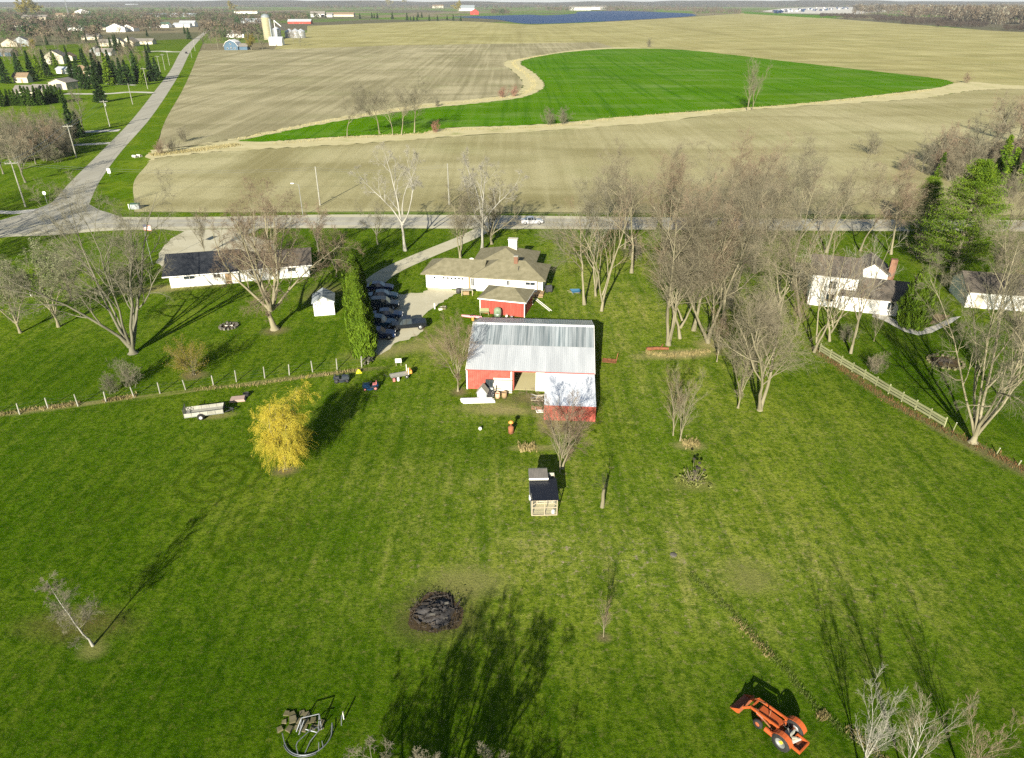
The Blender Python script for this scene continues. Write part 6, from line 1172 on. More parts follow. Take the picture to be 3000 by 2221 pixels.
for i, (px, py, s, lab) in enumerate([(1860, 760, 1.5, 'brush under the back row of trees, left'), (1960, 742, 1.5, 'brush under the back row of trees, centre'), (2130, 905, 1.4, 'brush in the middle of the wood'), (2230, 945, 1.3, 'brush below the wood near the lawn'), (2330, 850, 1.4, 'brush left of the white house'), (2700, 760, 1.5, 'brush under the big pine'), (2480, 1000, .9, 'brush at the board fence top'), (2560, 1090, .9, 'low brush behind the board fence')]):
    plant('bush', 'bush', lab, tp(px, py), s, i * 1.1, 'brush in the wood', cat='bush', mats={'crown': 'twig'} if i % 2 else None)
plant('juniper', 'evergreen_tree', 'green juniper hidden between trunks by the main road', tp(2030, 730), 1.0, 0); plant('juniper', 'evergreen_tree', 'second green juniper in the wood near the road', tp(2095, 745), .9, 1); plant('juniper', 'evergreen_tree', 'green shrub tree behind the trunks, left part of the wood', tp(1925, 735), .8, 2)
plant('spruce_b', 'evergreen_tree', 'dark juniper across the road above the wood', tp(1960, 618), .75, 2)
plant('far_bare', 'bare_tree', 'dark bare tree across the road above the wood', tp(2345, 640), .9, 2, mats={'crown': 'twig_red'})
plant('far_bare', 'bare_tree', 'bare tree across the road behind the tall pole', tp(1780, 640), .8, 0)
plant('far_bare', 'bare_tree', 'fine bare tree across the road, right of the wood centre', tp(2240, 625), 1.0, 1)
plant('pine', 'pine_tree', 'big bright green pine beside the white house', tp(2790, 792), 1.0, 0.6)
plant('pine', 'pine_tree', 'smaller green pine just left of the big pine', tp(2690, 690), .62, 2.0)
plant('cedar', 'arborvitae', 'green arborvitae on a bare stem in front of the white house', tp(2668, 958), 1.35, 1.0)
plant('vase', 'bare_tree', 'huge bare tree rising at the right edge near the board fence', tp(2850, 1296), .82, 0.9, mats={'trunk': 'bark'}, sz=1.08)
for i, (p, px, py, s, rz, lab) in enumerate([('round_b', 2940, 1180, 1.5, 1, 'bare tree at the right edge behind the huge one'), ('fork_a', 2985, 960, .8, 2, 'pale bare tree at the far right before the garage'), ('round_b', 2900, 880, 1.3, 3, 'bare tree left of the white garage'), ('round_a', 3060, 1060, 1.6, 0, 'bare crown cut by the right edge'), ('wood_a', 2930, 760, .8, 2, 'bare tree behind the garage'), ('round_b', 2830, 745, 1.2, 0, 'bare thicket right below the big pine')]):
    plant(p, 'bare_tree', lab, tp(px, py), s, rz)
# single yard trees
plant('round_a', 'bare_tree', 'bare reddish tree growing at the barn front left corner', tp(1342, 1146), 1.0, 0.4)
plant('round_a', 'bare_tree', 'bare tree with orange brown twigs in front of the lean-to', tp(1648, 1372), 1.2, 1.7, sz=.92)
plant('sapling', 'sapling', 'pale thin stem beside the coop, left of the orange brown tree', tp(1640, 1384), 1.1, 0.2, cat='tree')
plant('sapling', 'sapling', 'left sapling of the pair on the right lawn', tp(1972, 1276), 1.15, 1.2, cat='tree', mats={'crown': 'twig_red'})
plant('sapling', 'sapling', 'right sapling of the pair, dry grass at its foot', tp(1992, 1292), 1.25, 4.2, cat='tree')
plant('sapling', 'sapling', 'small lone sapling between the burn pile and the tractor', tp(1768, 1866), .55, 0.5, cat='tree', mats={'crown': 'twig_red'})
plant('birch', 'birch_tree', 'thin white birch with sparse twigs on the lower left lawn', tp(272, 1892), .92, 0.0)
t = thing('cut_trunk', 'short cut tree trunk with thin black sprouts right of the coop', 'tree', tp(1764, 1486)); MB().tube([(0, 0, 0), (.03, 0, .7), (.0, 0, 1.5), (.06, .02, 2.0)], [.20, .15, .14, .11], 9).build('trunk', MT['bark'], t)
V, Q = bare_tree(7, [((0, 0, 1.5), (.25, .1, 1), 2.0, .05), ((.05, 0, 1.7), (-.3, 0, 1), 1.8, .05), ((.05, .0, 1.9), (.05, -.3, 1), 1.8, .045)], [lv(8, 40, .4, 3, .14, .05, .2, .014), lv(6, 40, .5, 2, .14, .02, .1, .01)], k=(5, 3, 3), minr=.006)[0]; V2, Q2 = bare_tree(7, [((0, 0, 1.5), (.25, .1, 1), 2.0, .05), ((.05, 0, 1.7), (-.3, 0, 1), 1.8, .05), ((.05, .0, 1.9), (.05, -.3, 1), 1.8, .045)], [lv(8, 40, .4, 3, .14, .05, .2, .014), lv(6, 40, .5, 2, .14, .02, .1, .01)], k=(5, 3, 3), minr=.006)[1]
link('sprouts', np_mesh('sprouts', np.concatenate([V, V2]), np.concatenate([Q, Q2 + len(V)]), MT['char']), t)
# trees standing at and below the lower picture edge (their crowns and shadows reach into view)
plant('broad', 'bare_tree', 'broad bare crown poking up at the bottom edge, casting a wide shadow', (-4.9, 18.7, 0), 1.0, 0.8)
plant('round_b', 'bare_tree', 'low grey bush at the bottom edge beside the trampoline', (-8.6, 23.4, 0), .42, 1.4)
plant('sapling', 'sapling', 'pale sapling at the lower right, left one of three', (20.5, 25.6, 0), 1.1, 0.0, cat='tree', mats={'crown': 'twig_pale', 'trunk': 'bark_white'})
plant('sapling', 'sapling', 'pale sapling at the lower right, middle one of three', (22.9, 25.2, 0), 1.15, 2.0, cat='tree', mats={'crown': 'twig', 'trunk': 'bark_white'})
plant('sapling', 'sapling', 'reddish sapling at the lower right, right one of three', (26.2, 25.0, 0), .95, 4.0, cat='tree', mats={'crown': 'twig_red'})
# garden perennials
t = thing('seed_head_plant', 'clump of dead stalks with dark seed heads on the right lawn', 'plant', tp(2030, 1412)); r_ = random.Random(15); b = MB()
for k in range(46):
    a = r_.uniform(0, 6.28); q = r_.uniform(.1, 1.0); h = r_.uniform(.4, .9) if k > 6 else r_.uniform(1.4, 1.9); b.tube([(q * .5 * math.cos(a), q * .5 * math.sin(a), 0), (q * 1.3 * math.cos(a), q * 1.3 * math.sin(a), h)], .014, 4)
    if k < 7: MB().lathe([(0, -.1), (.13, -.04), (.16, .05), (.08, .13), (0, .15)], 'z', (q * 1.3 * math.cos(a), q * 1.3 * math.sin(a), h), 7).build('seed_head', MT['char'], t)
b.build('stalks', MT['twig'], t)
V, Q = leaf_quads(np.random.default_rng(21), np.array([[r_.gauss(0, .6), r_.gauss(0, .5), .15] for _ in range(60)]), 500, .12, .12, 0, 1.5); link('leaves', np_mesh('leaves', V, Q, MT['deadlawn']), t)
# ---------------------------------------------------------------- weeds and dry grass
def tufts(name, label, segs, n, size, width, mat, seed, hz=1.0):
    """upright blades scattered along polylines: one stuff object"""
    rng = np.random.default_rng(seed); pts = []
    for seg in segs:
        P = np.array(seg, float); d = np.linalg.norm(P[1:] - P[:-1], axis=1); w = d / d.sum()
        for i, q in enumerate(rng.multinomial(max(1, n // len(segs)), w)): t_ = rng.uniform(0, 1, (q, 1)); nn = np.array([-(P[i + 1] - P[i])[1], (P[i + 1] - P[i])[0]]) / max(d[i], 1e-6); clump = np.sin(t_ * 40 + i * 3) * .35; pts.append(P[i] * (1 - t_) + P[i + 1] * t_ + nn * (rng.normal(0, width * .4, (q, 1)) + clump * width * .4))
    c = np.concatenate(pts); m = len(c); s = size * rng.uniform(.4, 1.3, (m, 1)); an = rng.uniform(0, 6.28, m); lean = rng.normal(0, .35, (m, 2)); wv = np.stack([np.cos(an), np.sin(an)], -1) * s * .16
    b0 = np.concatenate([c - wv, np.zeros((m, 1))], 1); b1 = np.concatenate([c + wv, np.zeros((m, 1))], 1); tp_ = np.concatenate([c + lean * s, s * hz], 1)
    V = np.stack([b0, b1, tp_], 1).reshape(-1, 3); o = link(name, np_mesh(name, V, np.arange(3 * m).reshape(-1, 3), MT[mat])); o['kind'] = 'stuff'; o['label'] = label; return o
MT['straw'] = leafmat('straw', (0.36, 0.29, 0.13), (0.24, 0.20, 0.08), .6); MT['reed'] = leafmat('reed', (0.48, 0.42, 0.21), (0.36, 0.31, 0.14), .15); MT['weed'] = leafmat('weed', (0.14, 0.17, 0.04), (0.08, 0.13, 0.015), .8); MT['litter'] = leafmat('leaf_litter', (0.22, 0.12, 0.05), (0.14, 0.08, 0.035), 1.0)
tufts('dry_grass', 'tufts of dry grass along the post fence', [GP((-60, 1225), (60, 1205), (150, 1192)), GP((150, 1195), (235, 1182)), GP((300, 1176), (400, 1160)), GP((560, 1142), (740, 1128), (900, 1105), (1000, 1092), (1060, 1082))], 2200, .26, .6, 'straw', 1)
tufts('fence_weeds', 'weeds and brown litter along the board fence', [GP((2390, 1020), (2480, 1090), (2640, 1195), (2790, 1270), (2960, 1355), (3060, 1410))], 1800, .22, 1.0, 'litter', 2)
tufts('weeds', 'line of weeds crossing the lawn beside the tractor', [GP((2020, 1680), (2110, 1760), (2200, 1850), (2300, 1960), (2380, 2060), (2440, 2120), (2560, 2210), (2640, 2290))], 2600, .15, .45, 'weed', 3)
tufts('dry_weeds', 'straw coloured weeds along the same line on the lawn', [GP((2150, 1810), (2260, 1930)), GP((2400, 2090), (2420, 2110)), GP((2480, 2130), (2560, 2200), (2620, 2260))], 1300, .17, .5, 'straw', 4)
tufts('straw_clumps', 'straw grass clumps round the saplings and trunks', [GP((2000, 1300), (2050, 1300)), GP((1890, 1035), (1980, 1045)), GP((1990, 1040), (2080, 1030)), GP((1520, 1315), (1570, 1310))], 1300, .3, .9, 'straw', 5)
tufts('reeds', 'tall dry reeds of the strip beside the wheat field', [smoothpoly(GP(*[(p[0], (p[1] + q) / 2) for p, q in zip(wheat_low[::-1], (432, 410, 395, 388, 380, 352, 334, 312, 292, 268))])), GP((440, 455), (560, 442), (700, 424))], 8000, .5, 3.2, 'reed', 6)
tufts('bank_reeds', 'tall dry grass on the curving bank', [smoothpoly(GP(*[((a[0] + b[0]) / 2, (a[1] + b[1]) / 2) for a, b in zip(out2[1:14], wheat_up[:13])]))], 3500, .5, 2.6, 'reed', 7)
tufts('leaf_litter', 'fallen brown leaves under the small birch', [GP((180, 1830), (330, 1810)), GP((260, 1770), (340, 1850))], 420, .09, 1.6, 'litter', 8, .4)
tufts('lawn_tufts', 'coarser grass tufts scattered over the lawn', [[(-60 + 7.5 * k, 27), (-60 + 7.5 * k, 100)] for k in range(17)], 15000, .10, 9.0, 'weed', 9, .6)
# ---------------------------------------------------------------- field trees, thickets
FT = [('wood_c', 1017, 399, .75, 'slim bare tree in the dry strip, leftmost of five'), ('wood_a', 1112, 392, .8, 'slim bare tree in the dry strip, second from the left'), ('wood_c', 1150, 396, .7, 'slim bare tree in the dry strip, third from the left'), ('wood_b', 1176, 396, .75, 'slim pale tree in the dry strip, fourth from the left'), ('wood_a', 1214, 389, .85, 'bare tree in the dry strip, rightmost of five'), ('sapling', 2190, 326, 3.0, 'slim poplar standing by the wheat field, left of two'), ('sapling', 2205, 324, 3.0, 'slim poplar standing by the wheat field, right of two')]
for i, (p, px, py, s, lab) in enumerate(FT): plant(p, 'field_tree', lab, tp(px, py), s, i * 1.3, 'trees in the dry strip by the wheat', mats={'crown': 'twig_grey'}); PROTO
for i, (px, py, s, m, lab) in enumerate([(1612, 366, 2.0, 'twig_grey', 'dark round bush on the dry strip, left half'), (1652, 364, 2.0, 'twig_grey', 'dark round bush on the dry strip, right half'), (1275, 388, 1.3, 'redbush', 'reddish bush near the five slim trees'), (1470, 286, 1.6, 'redbush', 'reddish bush on the curving bank, left'), (1505, 283, 1.6, 'redbush', 'reddish bush on the curving bank, right'), (1280, 312, 1.3, 'twig_grey', 'small bush on the curving bank'), (2555, 452, 2.2, 'twig_grey', 'round grey bush alone in the near stubble field'), (2832, 243, 1.8, 'twig_red', 'small bush at the tip of the wheat field'), (1902, 137, 2.6, 'twig_grey', 'small dark bush above the wheat field'), (540, 415, 1.6, 'twig_grey', 'bush at the left end of the dry strip'), (470, 452, 1.4, 'twig_red', 'reddish brush where the dry strip meets the road'), (505, 445, 1.4, 'twig_grey', 'brush right of where the dry strip meets the road')]):
    plant('bush', 'bush', lab, tp(px, py), s, i * .9, 'bushes in the fields', cat='bush', mats={'crown': m, 'trunk': m})
TH = [('far_bare', 2700, 505, .7), ('far_bare', 2745, 490, .9), ('far_bare', 2790, 470, .9), ('far_bare', 2850, 480, 1.1), ('far_bare', 2905, 460, 1.3), ('far_bare', 2965, 470, 1.5), ('far_bare', 3020, 440, 1.6), ('far_bare', 2930, 410, 1.2), ('far_bare', 3000, 520, 1.4), ('far_bare', 2830, 520, .8), ('far_bare', 3060, 520, 1.5), ('far_bare', 2990, 400, 1.2)]
for i, (p, px, py, s) in enumerate(TH): plant(p, 'thicket_tree', 'bare tree of the thicket at the right edge above the pine', tp(px, py), s, i * 1.7, 'thicket at the right edge', mats={'crown': ['twig_grey', 'twig', 'twig_red'][i % 3]})
for i, (px, py, s) in enumerate([(2925, 520, 1.5), (2950, 545, 1.3), (2985, 560, 1.4), (2750, 520, .9)]): plant('juniper', 'juniper_tree', 'green juniper within the right edge thicket', tp(px, py), s, i, 'junipers in the right thicket')
for i in range(26):
    q = r_.uniform(0, 1); plant('bush', 'bush', 'tangled bare brush inside the right edge thicket', tp(2700 + 340 * r_.uniform(0, 1), 545 - 40 * q - 60 * r_.uniform(0, 1)), r_.uniform(1.6, 2.6), i, 'brush inside the right thicket', cat='bush', mats={'crown': ['twig_grey', 'twig', 'twig_red'][i % 3]})
for i, (px, py, s) in enumerate([(2660, 498, 1.6), (2640, 500, 1.2), (2720, 510, 1.6), (2800, 500, 1.8), (2860, 560, 1.5), (2960, 580, 1.8)]): plant('bush', 'bush', 'brushy bush at the foot of the right edge thicket', tp(px, py), s, i * 2, 'bushes at the foot of the right thicket', cat='bush')
# ---------------------------------------------------------------- suburb on the left and the far farmsteads
def fh(px, py, w, d, h, rise, rz, wall, roofm, axis, label, wins=2, chim=False, gd=False, cat='house', name='house', door=True):
    x, y = G(px, py); t_w = []
    for i in range(wins): u = w * (i + .6) / (wins + .4) - .5; t_w.append(('f', u, .9, 1.1, 1.1))
    c, s = math.cos(rad(rz)), math.sin(rad(rz)); o = (x - c * w / 2, y - s * w / 2, 0)
    return gable_house(name, label, cat, o, rad(rz), w, d, h, rise, wall, roofm, t_w, [('f', w * .5 + .3, .95, 2.05, 'tanwood')] if door else (), axis, .45, (w * .3, d * .5) if chim else None, 'far houses' if cat == 'house' else None, (w * .62, w * .3, 2.2) if gd else None)
fh(62, 243, 8, 5, 3.2, 1.8, 0, 'cream', 'brownroof', 'x', 'cream shed with tan roof above the low conifer hedge', 0, cat='shed', name='shed')
pb = fh(172, 263, 10, 9, 3.4, 1.7, -8, 'cream', 'greyroof', 'y', 'pale pole barn with dark open doorway', 0, cat='barn', name='pole_barn', door=False)
MB().box(4.2, 7.4, -.05, -.004, .02, 2.9).build('doorway_shade_panel', MT['darkgrey'], pb)  # dark panel on the wall stands in for the shaded opening
for (px, py, w, d, h, ri, rz, wa, ro, ax, lab, wi, ch, gd) in [
    (75, 285, 10, 9, 2.6, 2.2, 5, 'cream', 'greyroof', 'x', 'house with dark grey roof left of the pole barn', 2, 0, 0),
    (112, 282, 9, 8, 2.6, 2.2, -10, 'cream', 'greyroof', 'x', 'house with taupe roof touching the pole barn', 1, 0, 0),
    (160, 188, 13, 12, 5.2, 3.8, 10, 'cream', 'greyroof', 'y', 'tall cream gabled house behind the conifers', 2, 0, 0),
    (196, 178, 9, 8, 3.0, 2.6, 5, 'cream', 'brownroof', 'y', 'cream house wing right of the tall gable', 2, 0, 0),
    (245, 222, 11, 8, 3.0, 2.5, -12, 'cream', 'brownroof', 'x', 'house with tan roof before the spruce row', 2, 0, 0),
    (180, 216, 9, 5, 2.6, 1.2, -25, 'white', 'metal_low', 'x', 'low shed with bright metal roof near the tall gable', 0, 0, 0),
    (280, 162, 9, 9, 3.6, 3.0, 15, 'wallgrey', 'greyroof', 'y', 'pale gabled house left end above the spruces', 1, 0, 0),
    (305, 164, 13, 9, 3.0, 2.6, 0, 'wallgrey', 'greyroof', 'x', 'wide brown roofed house above the spruces', 3, 1, 1),
    (312, 136, 20, 11, 3.2, 3.0, 0, 'cream', 'greyroof', 'x', 'long cream house with grey roof by the far lawn', 3, 0, 0),
    (346, 138, 12, 12, 4.0, 4.0, 12, 'cream', 'greyroof', 'y', 'cream double gabled house by the far lawn', 2, 0, 0),
    (375, 136, 13, 11, 4.0, 4.0, -8, 'cream', 'greyroof', 'y', 'house with dark gable right of the double gable', 2, 0, 0),
    (420, 130, 20, 10, 3.0, 2.4, 0, 'cream', 'greyroof', 'x', 'low cream house at the right end of the row', 3, 0, 1),
    (265, 117, 20, 12, 3.5, 3.2, 6, 'cream', 'greyroof', 'x', 'cream house behind the dark round shrub', 2, 0, 0),
    (28, 137, 14, 12, 3.4, 4.2, 20, 'cream', 'brownroof', 'y', 'tan gabled house at the left edge, far', 1, 0, 0),
    (62, 136, 16, 14, 4.5, 4.4, 20, 'wallgrey', 'greyroof', 'y', 'slate blue gabled house at the far left', 2, 0, 0),
    (10, 165, 13, 10, 3.2, 2.4, 0, 'wallblue', 'greyroof', 'x', 'blue house cut by the left edge', 1, 0, 0),
    (340, 94, 26, 16, 6.0, 5.5, 14, 'white', 'greyroof', 'y', 'white barn shaped house beyond the long lawn', 2, 0, 0),
    (375, 92, 20, 14, 5.0, 4.5, -10, 'white', 'brownroof', 'y', 'white and tan house right of the barn shaped one', 2, 0, 0),
    (293, 88, 34, 14, 4.5, 4.0, 0, 'cream', 'greenroof', 'x', 'long cream building with faded green roof', 3, 0, 0),
    (466, 81, 34, 14, 5.0, 3.5, 0, 'white', 'greenroof', 'x', 'white building with green roof beside the side road', 3, 0, 0),
    (532, 80, 30, 14, 4.0, 3.0, 0, 'white', 'metal_low', 'x', 'low white sheds beside the side road', 2, 0, 0),
    (548, 79, 28, 16, 6.0, 4.0, 0, 'white', 'metal_low', 'x', 'taller white shed beside the side road', 2, 0, 0),
    (100, 60, 60, 25, 7, 5, 0, 'cream', 'greyroof', 'x', 'pale far house in the left woods', 2, 0, 0),
    (190, 54, 55, 25, 8, 5, 0, 'cream', 'brownroof', 'x', 'pinkish far building at the foot of the thin mast', 2, 0, 0),
    (240, 40, 50, 22, 8, 7, 10, 'white', 'greyroof', 'y', 'small white gable far away in the left woods', 1, 0, 0),
    (245, 62, 36, 20, 6, 5, 0, 'cream', 'greyroof', 'x', 'tiny cream house below the white gable', 1, 0, 0),
    (52, 79, 24, 16, 4, 3.5, 0, 'white', 'wallblue', 'x', 'tiny house with a blue roof at the far left', 1, 0, 0),
    (385, 20, 120, 40, 14, 9, 0, 'white', 'metal_low', 'x', 'long white building near the horizon on the left', 2, 0, 0),
    (442, 18, 90, 40, 16, 12, 0, 'cream', 'brownroof', 'y', 'pinkish white building near the horizon', 2, 0, 0),
    (455, 50, 90, 30, 6, 4, 0, 'wallgrey', 'metal_up', 'x', 'grey blue long roofs beside the far side road', 2, 0, 0),
    (520, 50, 110, 30, 6, 4, 0, 'wallgrey', 'metal_low', 'x', 'pale long greenhouse roofs beside the far side road', 3, 0, 0),
    (220, 89, 24, 12, 4, 3, 0, 'white', 'greyroof', 'x', 'white house by the small bright green plot', 2, 0, 0),
    (720, 40, 90, 30, 7, 4, 0, 'white', 'brownroof', 'x', 'pale buildings in the trees behind the silo', 2, 0, 0),
    (690, 110, 22, 12, 4.5, 3.5, 0, 'white', 'greyroof', 'x', 'white farmhouse behind the blue house', 2, 1, 0),
    (740, 68, 50, 20, 5, 4, 0, 'wallgrey', 'metal_low', 'x', 'grey roofed farm building left of the silo', 2, 0, 0),
    (808, 133, 13.5, 9, 5.5, 2.4, 0, 'white', 'metal_low', 'x', 'bright white shed standing before the silo', 1, 0, 0),
    (877, 70, 48, 16, 4.5, 4, 0, 'redwood', 'metal_low', 'x', 'small red barn in the far field right of the silo', 2, 0, 0),
    (800, 14, 230, 60, 20, 8, 0, 'white', 'metal_low', 'x', 'long white factory at the horizon behind the silo', 3, 0, 0),
    (930, 50, 44, 20, 8, 7, 0, 'white', 'greyroof', 'x', 'white house at the wood edge, left of the tan roof', 2, 0, 0),
    (957, 50, 34, 20, 6, 6, 0, 'white', 'greyroof', 'x', 'second white house at the wood edge', 2, 0, 0),
    (1003, 49, 70, 26, 6, 6, 0, 'cream', 'brownroof', 'x', 'house with tan roof at the wood edge', 2, 0, 0),
    (1283, 24, 80, 40, 14, 8, 0, 'cream', 'brownroof', 'x', 'cream building above the small pasture', 2, 0, 0),
    (1367, 32, 80, 40, 12, 14, 0, 'white', 'metal_up', 'x', 'white house with bluish roof left of the pond', 2, 0, 0),
    (1390, 43, 30, 14, 10, 8, 0, 'paint_red', 'redwood', 'y', 'red barn at the left shore of the pond', 1, 0, 0),
    (1700, 30, 120, 40, 12, 8, 0, 'white', 'greyroof', 'x', 'white buildings behind the pond, left', 3, 0, 0),
    (1755, 28, 90, 40, 12, 8, 0, 'white', 'greyroof', 'x', 'white buildings behind the pond, right', 2, 0, 0),
    (2040, 13, 120, 40, 16, 10, 0, 'white', 'greyroof', 'x', 'tiny white house in the wood right of the pond', 2, 0, 0)]:
    fh(px, py, w, d, h, ri, rz, wa, ro, ax, lab, wi, bool(ch), bool(gd))
# blue house with gambrel roof
bx_, by_ = G(678, 147); t = thing('blue_house', 'dark blue house with white gambrel gable by the farmstead', 'house', (bx_ - 6.5, by_, 0), 0)
MB().prism([(0, 0), (13, 0), (13, 3.2), (10.8, 6.2), (6.5, 8.2), (2.2, 6.2), (0, 3.2)], 0, 13, 'y').build('wall', MT['wallblue'], t)
for a, b in (((-.5, 3.0), (2.0, 6.5)), ((2.0, 6.5), (6.5, 8.6)), ((6.5, 8.6), (11.0, 6.5)), ((11.0, 6.5), (13.5, 3.0))): MB().add([(a[0], -.6, a[1]), (b[0], -.6, b[1]), (b[0], 13.5, b[1]), (a[0], 13.5, a[1]), (a[0], -.6, a[1] + .35), (b[0], -.6, b[1] + .35), (b[0], 13.5, b[1] + .35), (a[0], 13.5, a[1] + .35)], [(0, 1, 2, 3), (7, 6, 5, 4), (0, 4, 5, 1), (2, 6, 7, 3), (0, 3, 7, 4), (1, 5, 6, 2)]).build('roof', MT['whitetrim'], t)
for x in (2.5, 6.0, 9.2): window(t, x, 0, 1.0, 1.3, 1.3)
window(t, 5.8, 0, 4.6, 1.3, 1.3); MB().box(13.0, 21, 2, 11, 0, 3.0).build('garage_wall', MT['wallblue'], t); MB().prism([(1.5, 2.9), (11.5, 2.9), (6.5, 5.5)], 13.0, 21.5, 'x').build('garage_roof', MT['greyroof'], t)
# silo and bins
MT['silo'] = M('silo_concrete', (0.36, 0.33, 0.20), (0.30, 0.28, 0.17), scale=.3)
sx, sy = G(787, 116); sh = TZ(sy, 40); t = thing('silo', 'tall pale concrete silo with domed top in the farmstead', 'silo', (sx, sy, 0)); r0 = 5.2
MB().lathe([(r0, 0), (r0, sh - r0 * .8)], n=24).build('tower', MT['silo'], t, True); MB().lathe([(r0, sh - r0 * .8), (r0 * .9, sh - r0 * .45), (r0 * .6, sh - r0 * .15), (0, sh)], n=24).build('dome', MT['metal_up'], t, True)
for k in range(10): z = (sh - r0) * (k + .5) / 10; MB().lathe([(r0, z - .12), (r0 + .12, z), (r0, z + .12)], n=24).build('hoop', MT['steel'], t)
MB().box(-r0 * .2, r0 * .2 + .4, -r0 - .7, -r0 + .2, 0, sh - r0).build('chute', MT['wallgrey'], t); t.rotation_euler = (0, 0, rad(70))
for k, (px, py, r, h, lab) in enumerate(((813, 112, 5.2, 10, 'grey grain bin right beside the silo'), (850, 111, 6.0, 7, 'blue shaded grain bin second from the silo'), (868, 111, 5.5, 7.5, 'bright grain bin third from the silo'), (884, 111, 5.0, 7.5, 'bright grain bin farthest from the silo'))):
    x, y = G(px, py); t = thing('grain_bin', lab, 'grain bin', (x, y, 0), 0, 'grain bins'); MB().lathe([(r, 0), (r, h)], n=22).build('body', MT['steel'], t, True); MB().lathe([(r + .25, h - .1), (.5, h + r * .55), (0, h + r * .58)], n=22).build('roof', MT['metal_low'], t, True); MB().box(-.6, .6, -r - .06, -r + .1, .1, 2.1).build('door', MT['wallgrey'], t)
    for z in (h * .25, h * .5, h * .75): MB().lathe([(r, z - .08), (r + .09, z), (r, z + .08)], n=22).build('ring', MT['steel'], t)
x, y = G(826, 112); t = thing('grain_conveyor', 'slanting grain conveyor between silo and bins', 'conveyor', (x, y, 0)); MB().bar((-7, 0, 20), (7, 0, 8), .8, .8).build('tube', MT['steel'], t); MB().bar((-7, 0, 0), (-7, 0, 20), .5, .5).build('support', MT['steel'], t)
x, y = G(204, 54); t = thing('radio_mast', 'very thin tall mast rising from the left woods', 'mast', (x, y, 0)); mh = 82; MB().tube([(0, 0, 0), (0, 0, mh)], [1.6, .8], 4).build('mast', MT['steel'], t); MB().tube([(0, 0, mh), (0, 0, mh + 8)], .3, 4).build('antenna', MT['steel'], t)
# vehicles stored at the horizon yard: one small block-bodied van mesh shared by all
vm = MB(); vm.prism([(-6, .8), (6, .8), (6, 2.2), (4.2, 2.6), (3.0, 4.6), (-5.6, 4.8), (-6, 4.2)], -2.2, 2.2, 'y'); vmesh = {}
r_ = random.Random(44)
for k in range(64):
    m = ['paint_navy', 'paint_white', 'paint_navy', 'paint_blue', 'paint_silver'][r_.randrange(5)]
    if m not in vmesh: vmesh[m] = vm.mesh('van_body', MT[m])
    u, v = r_.uniform(0, 1), r_.uniform(0, 1); px = 2265 + 225 * u; py = (33 - 12 * u) + v * (8 - 2 * u)
    x, y = G(px, py); o = link('stored_vehicle', vmesh[m], None, (x, y, .06), r_.uniform(1.2, 1.9)); o.scale = (1.6, 1.6, 1.6); tag(o, 'vehicle parked in the crowded pale yard at the horizon', 'vehicle', 'vehicles in the horizon yard')
# ---- suburb trees
r_ = random.Random(20)
SP = [(268, 246), (286, 240), (303, 238), (322, 246), (345, 244), (362, 247), (384, 245), (405, 240), (424, 246), (447, 236), (462, 228), (330, 228), (372, 226), (410, 222)]
for i, (px, py) in enumerate(SP): plant('spruce' if i % 2 else 'spruce_b', 'spruce_tree', 'dark spruce in the dense row left of the side road', tp(px, py + 2), r_.uniform(.95, 1.35), r_.uniform(0, 6), 'spruce row by the side road', mats={'crown': 'pine'} if i % 5 == 3 else None)
for i, (px, py, s, lab) in enumerate([(20, 245, 1.3, 'dark conifer at the left edge below the cream shed'), (58, 215, 1.2, 'conifer behind the cream shed, left'), (98, 236, 1.3, 'conifer right of the cream shed'), (118, 228, 1.25, 'conifer between cream shed and pole barn'), (140, 222, 1.2, 'conifer just above the pole barn roof'), (168, 205, 1.0, 'small bright conifer before the tall cream gable'), (215, 234, 1.25, 'conifer right of the pole barn'), (235, 240, 1.2, 'second conifer right of the pole barn'), (296, 300, 1.25, 'lone dark spruce beside the pole barn driveway'), (250, 262, 1.1, 'spruce left of the driveway end'), (330, 160, 1.1, 'small conifer above the spruce row, left'), (358, 158, 1.1, 'small conifer above the spruce row, middle'), (384, 154, 1.1, 'small conifer above the spruce row, right'), (555, 115, 1.3, 'conifer by the far bend of the side road'), (215, 398, 1.0, 'dark yew in the thicket beside the grey driveway'), (235, 402, .8, 'smaller dark yew in the thicket beside the grey driveway')]):
    plant('spruce_b' if i % 2 else 'spruce', 'conifer', lab, tp(px, py), s, i, 'conifers of the left suburb', mats={'crown': 'pine'} if i in (5, 3) else None)
for i in range(17): plant('spruce_b', 'hedge_conifer', 'low conifer in the hedge row at the left edge', tp(4 + i * 11.5 + r_.uniform(-3, 3), 312 - i * .6 + r_.uniform(-3, 3)), r_.uniform(.62, .8), r_.uniform(0, 6), 'conifer hedge at the left edge', mats={'crown': 'shrubleaf'})
BT = [(30, 480, 1.0), (90, 455, 1.0), (150, 470, .9), (55, 445, 1.0), (120, 440, 1.0), (5, 440, 1.0), (60, 470, .9), (20, 455, 1.0), (105, 480, .8), (140, 455, .9), (45, 420, .9), (180, 440, .7), (165, 415, .9), (245, 385, .9), (100, 430, .8), (10, 510, .9), (75, 535, 1.05), (130, 405, .7), (235, 325, .8), (200, 420, .8)]
for i, (px, py, s) in enumerate(BT): plant('far_bare', 'bare_tree', 'bare tree of the thicket left of the road junction' if i != 16 else 'leaning bare tree beside the nearest utility pole', tp(px, py), s, i * 1.3, 'thicket left of the junction', mats={'crown': ['twig_grey', 'twig', 'twig_red'][i % 3]})
for i in range(34): plant('bush', 'bush', 'bare bush of the thicket left of the road junction', tp(r_.uniform(-10, 215), r_.uniform(405, 480)), r_.uniform(1.5, 2.6), i, 'bushes of the thicket left of the junction', cat='bush')
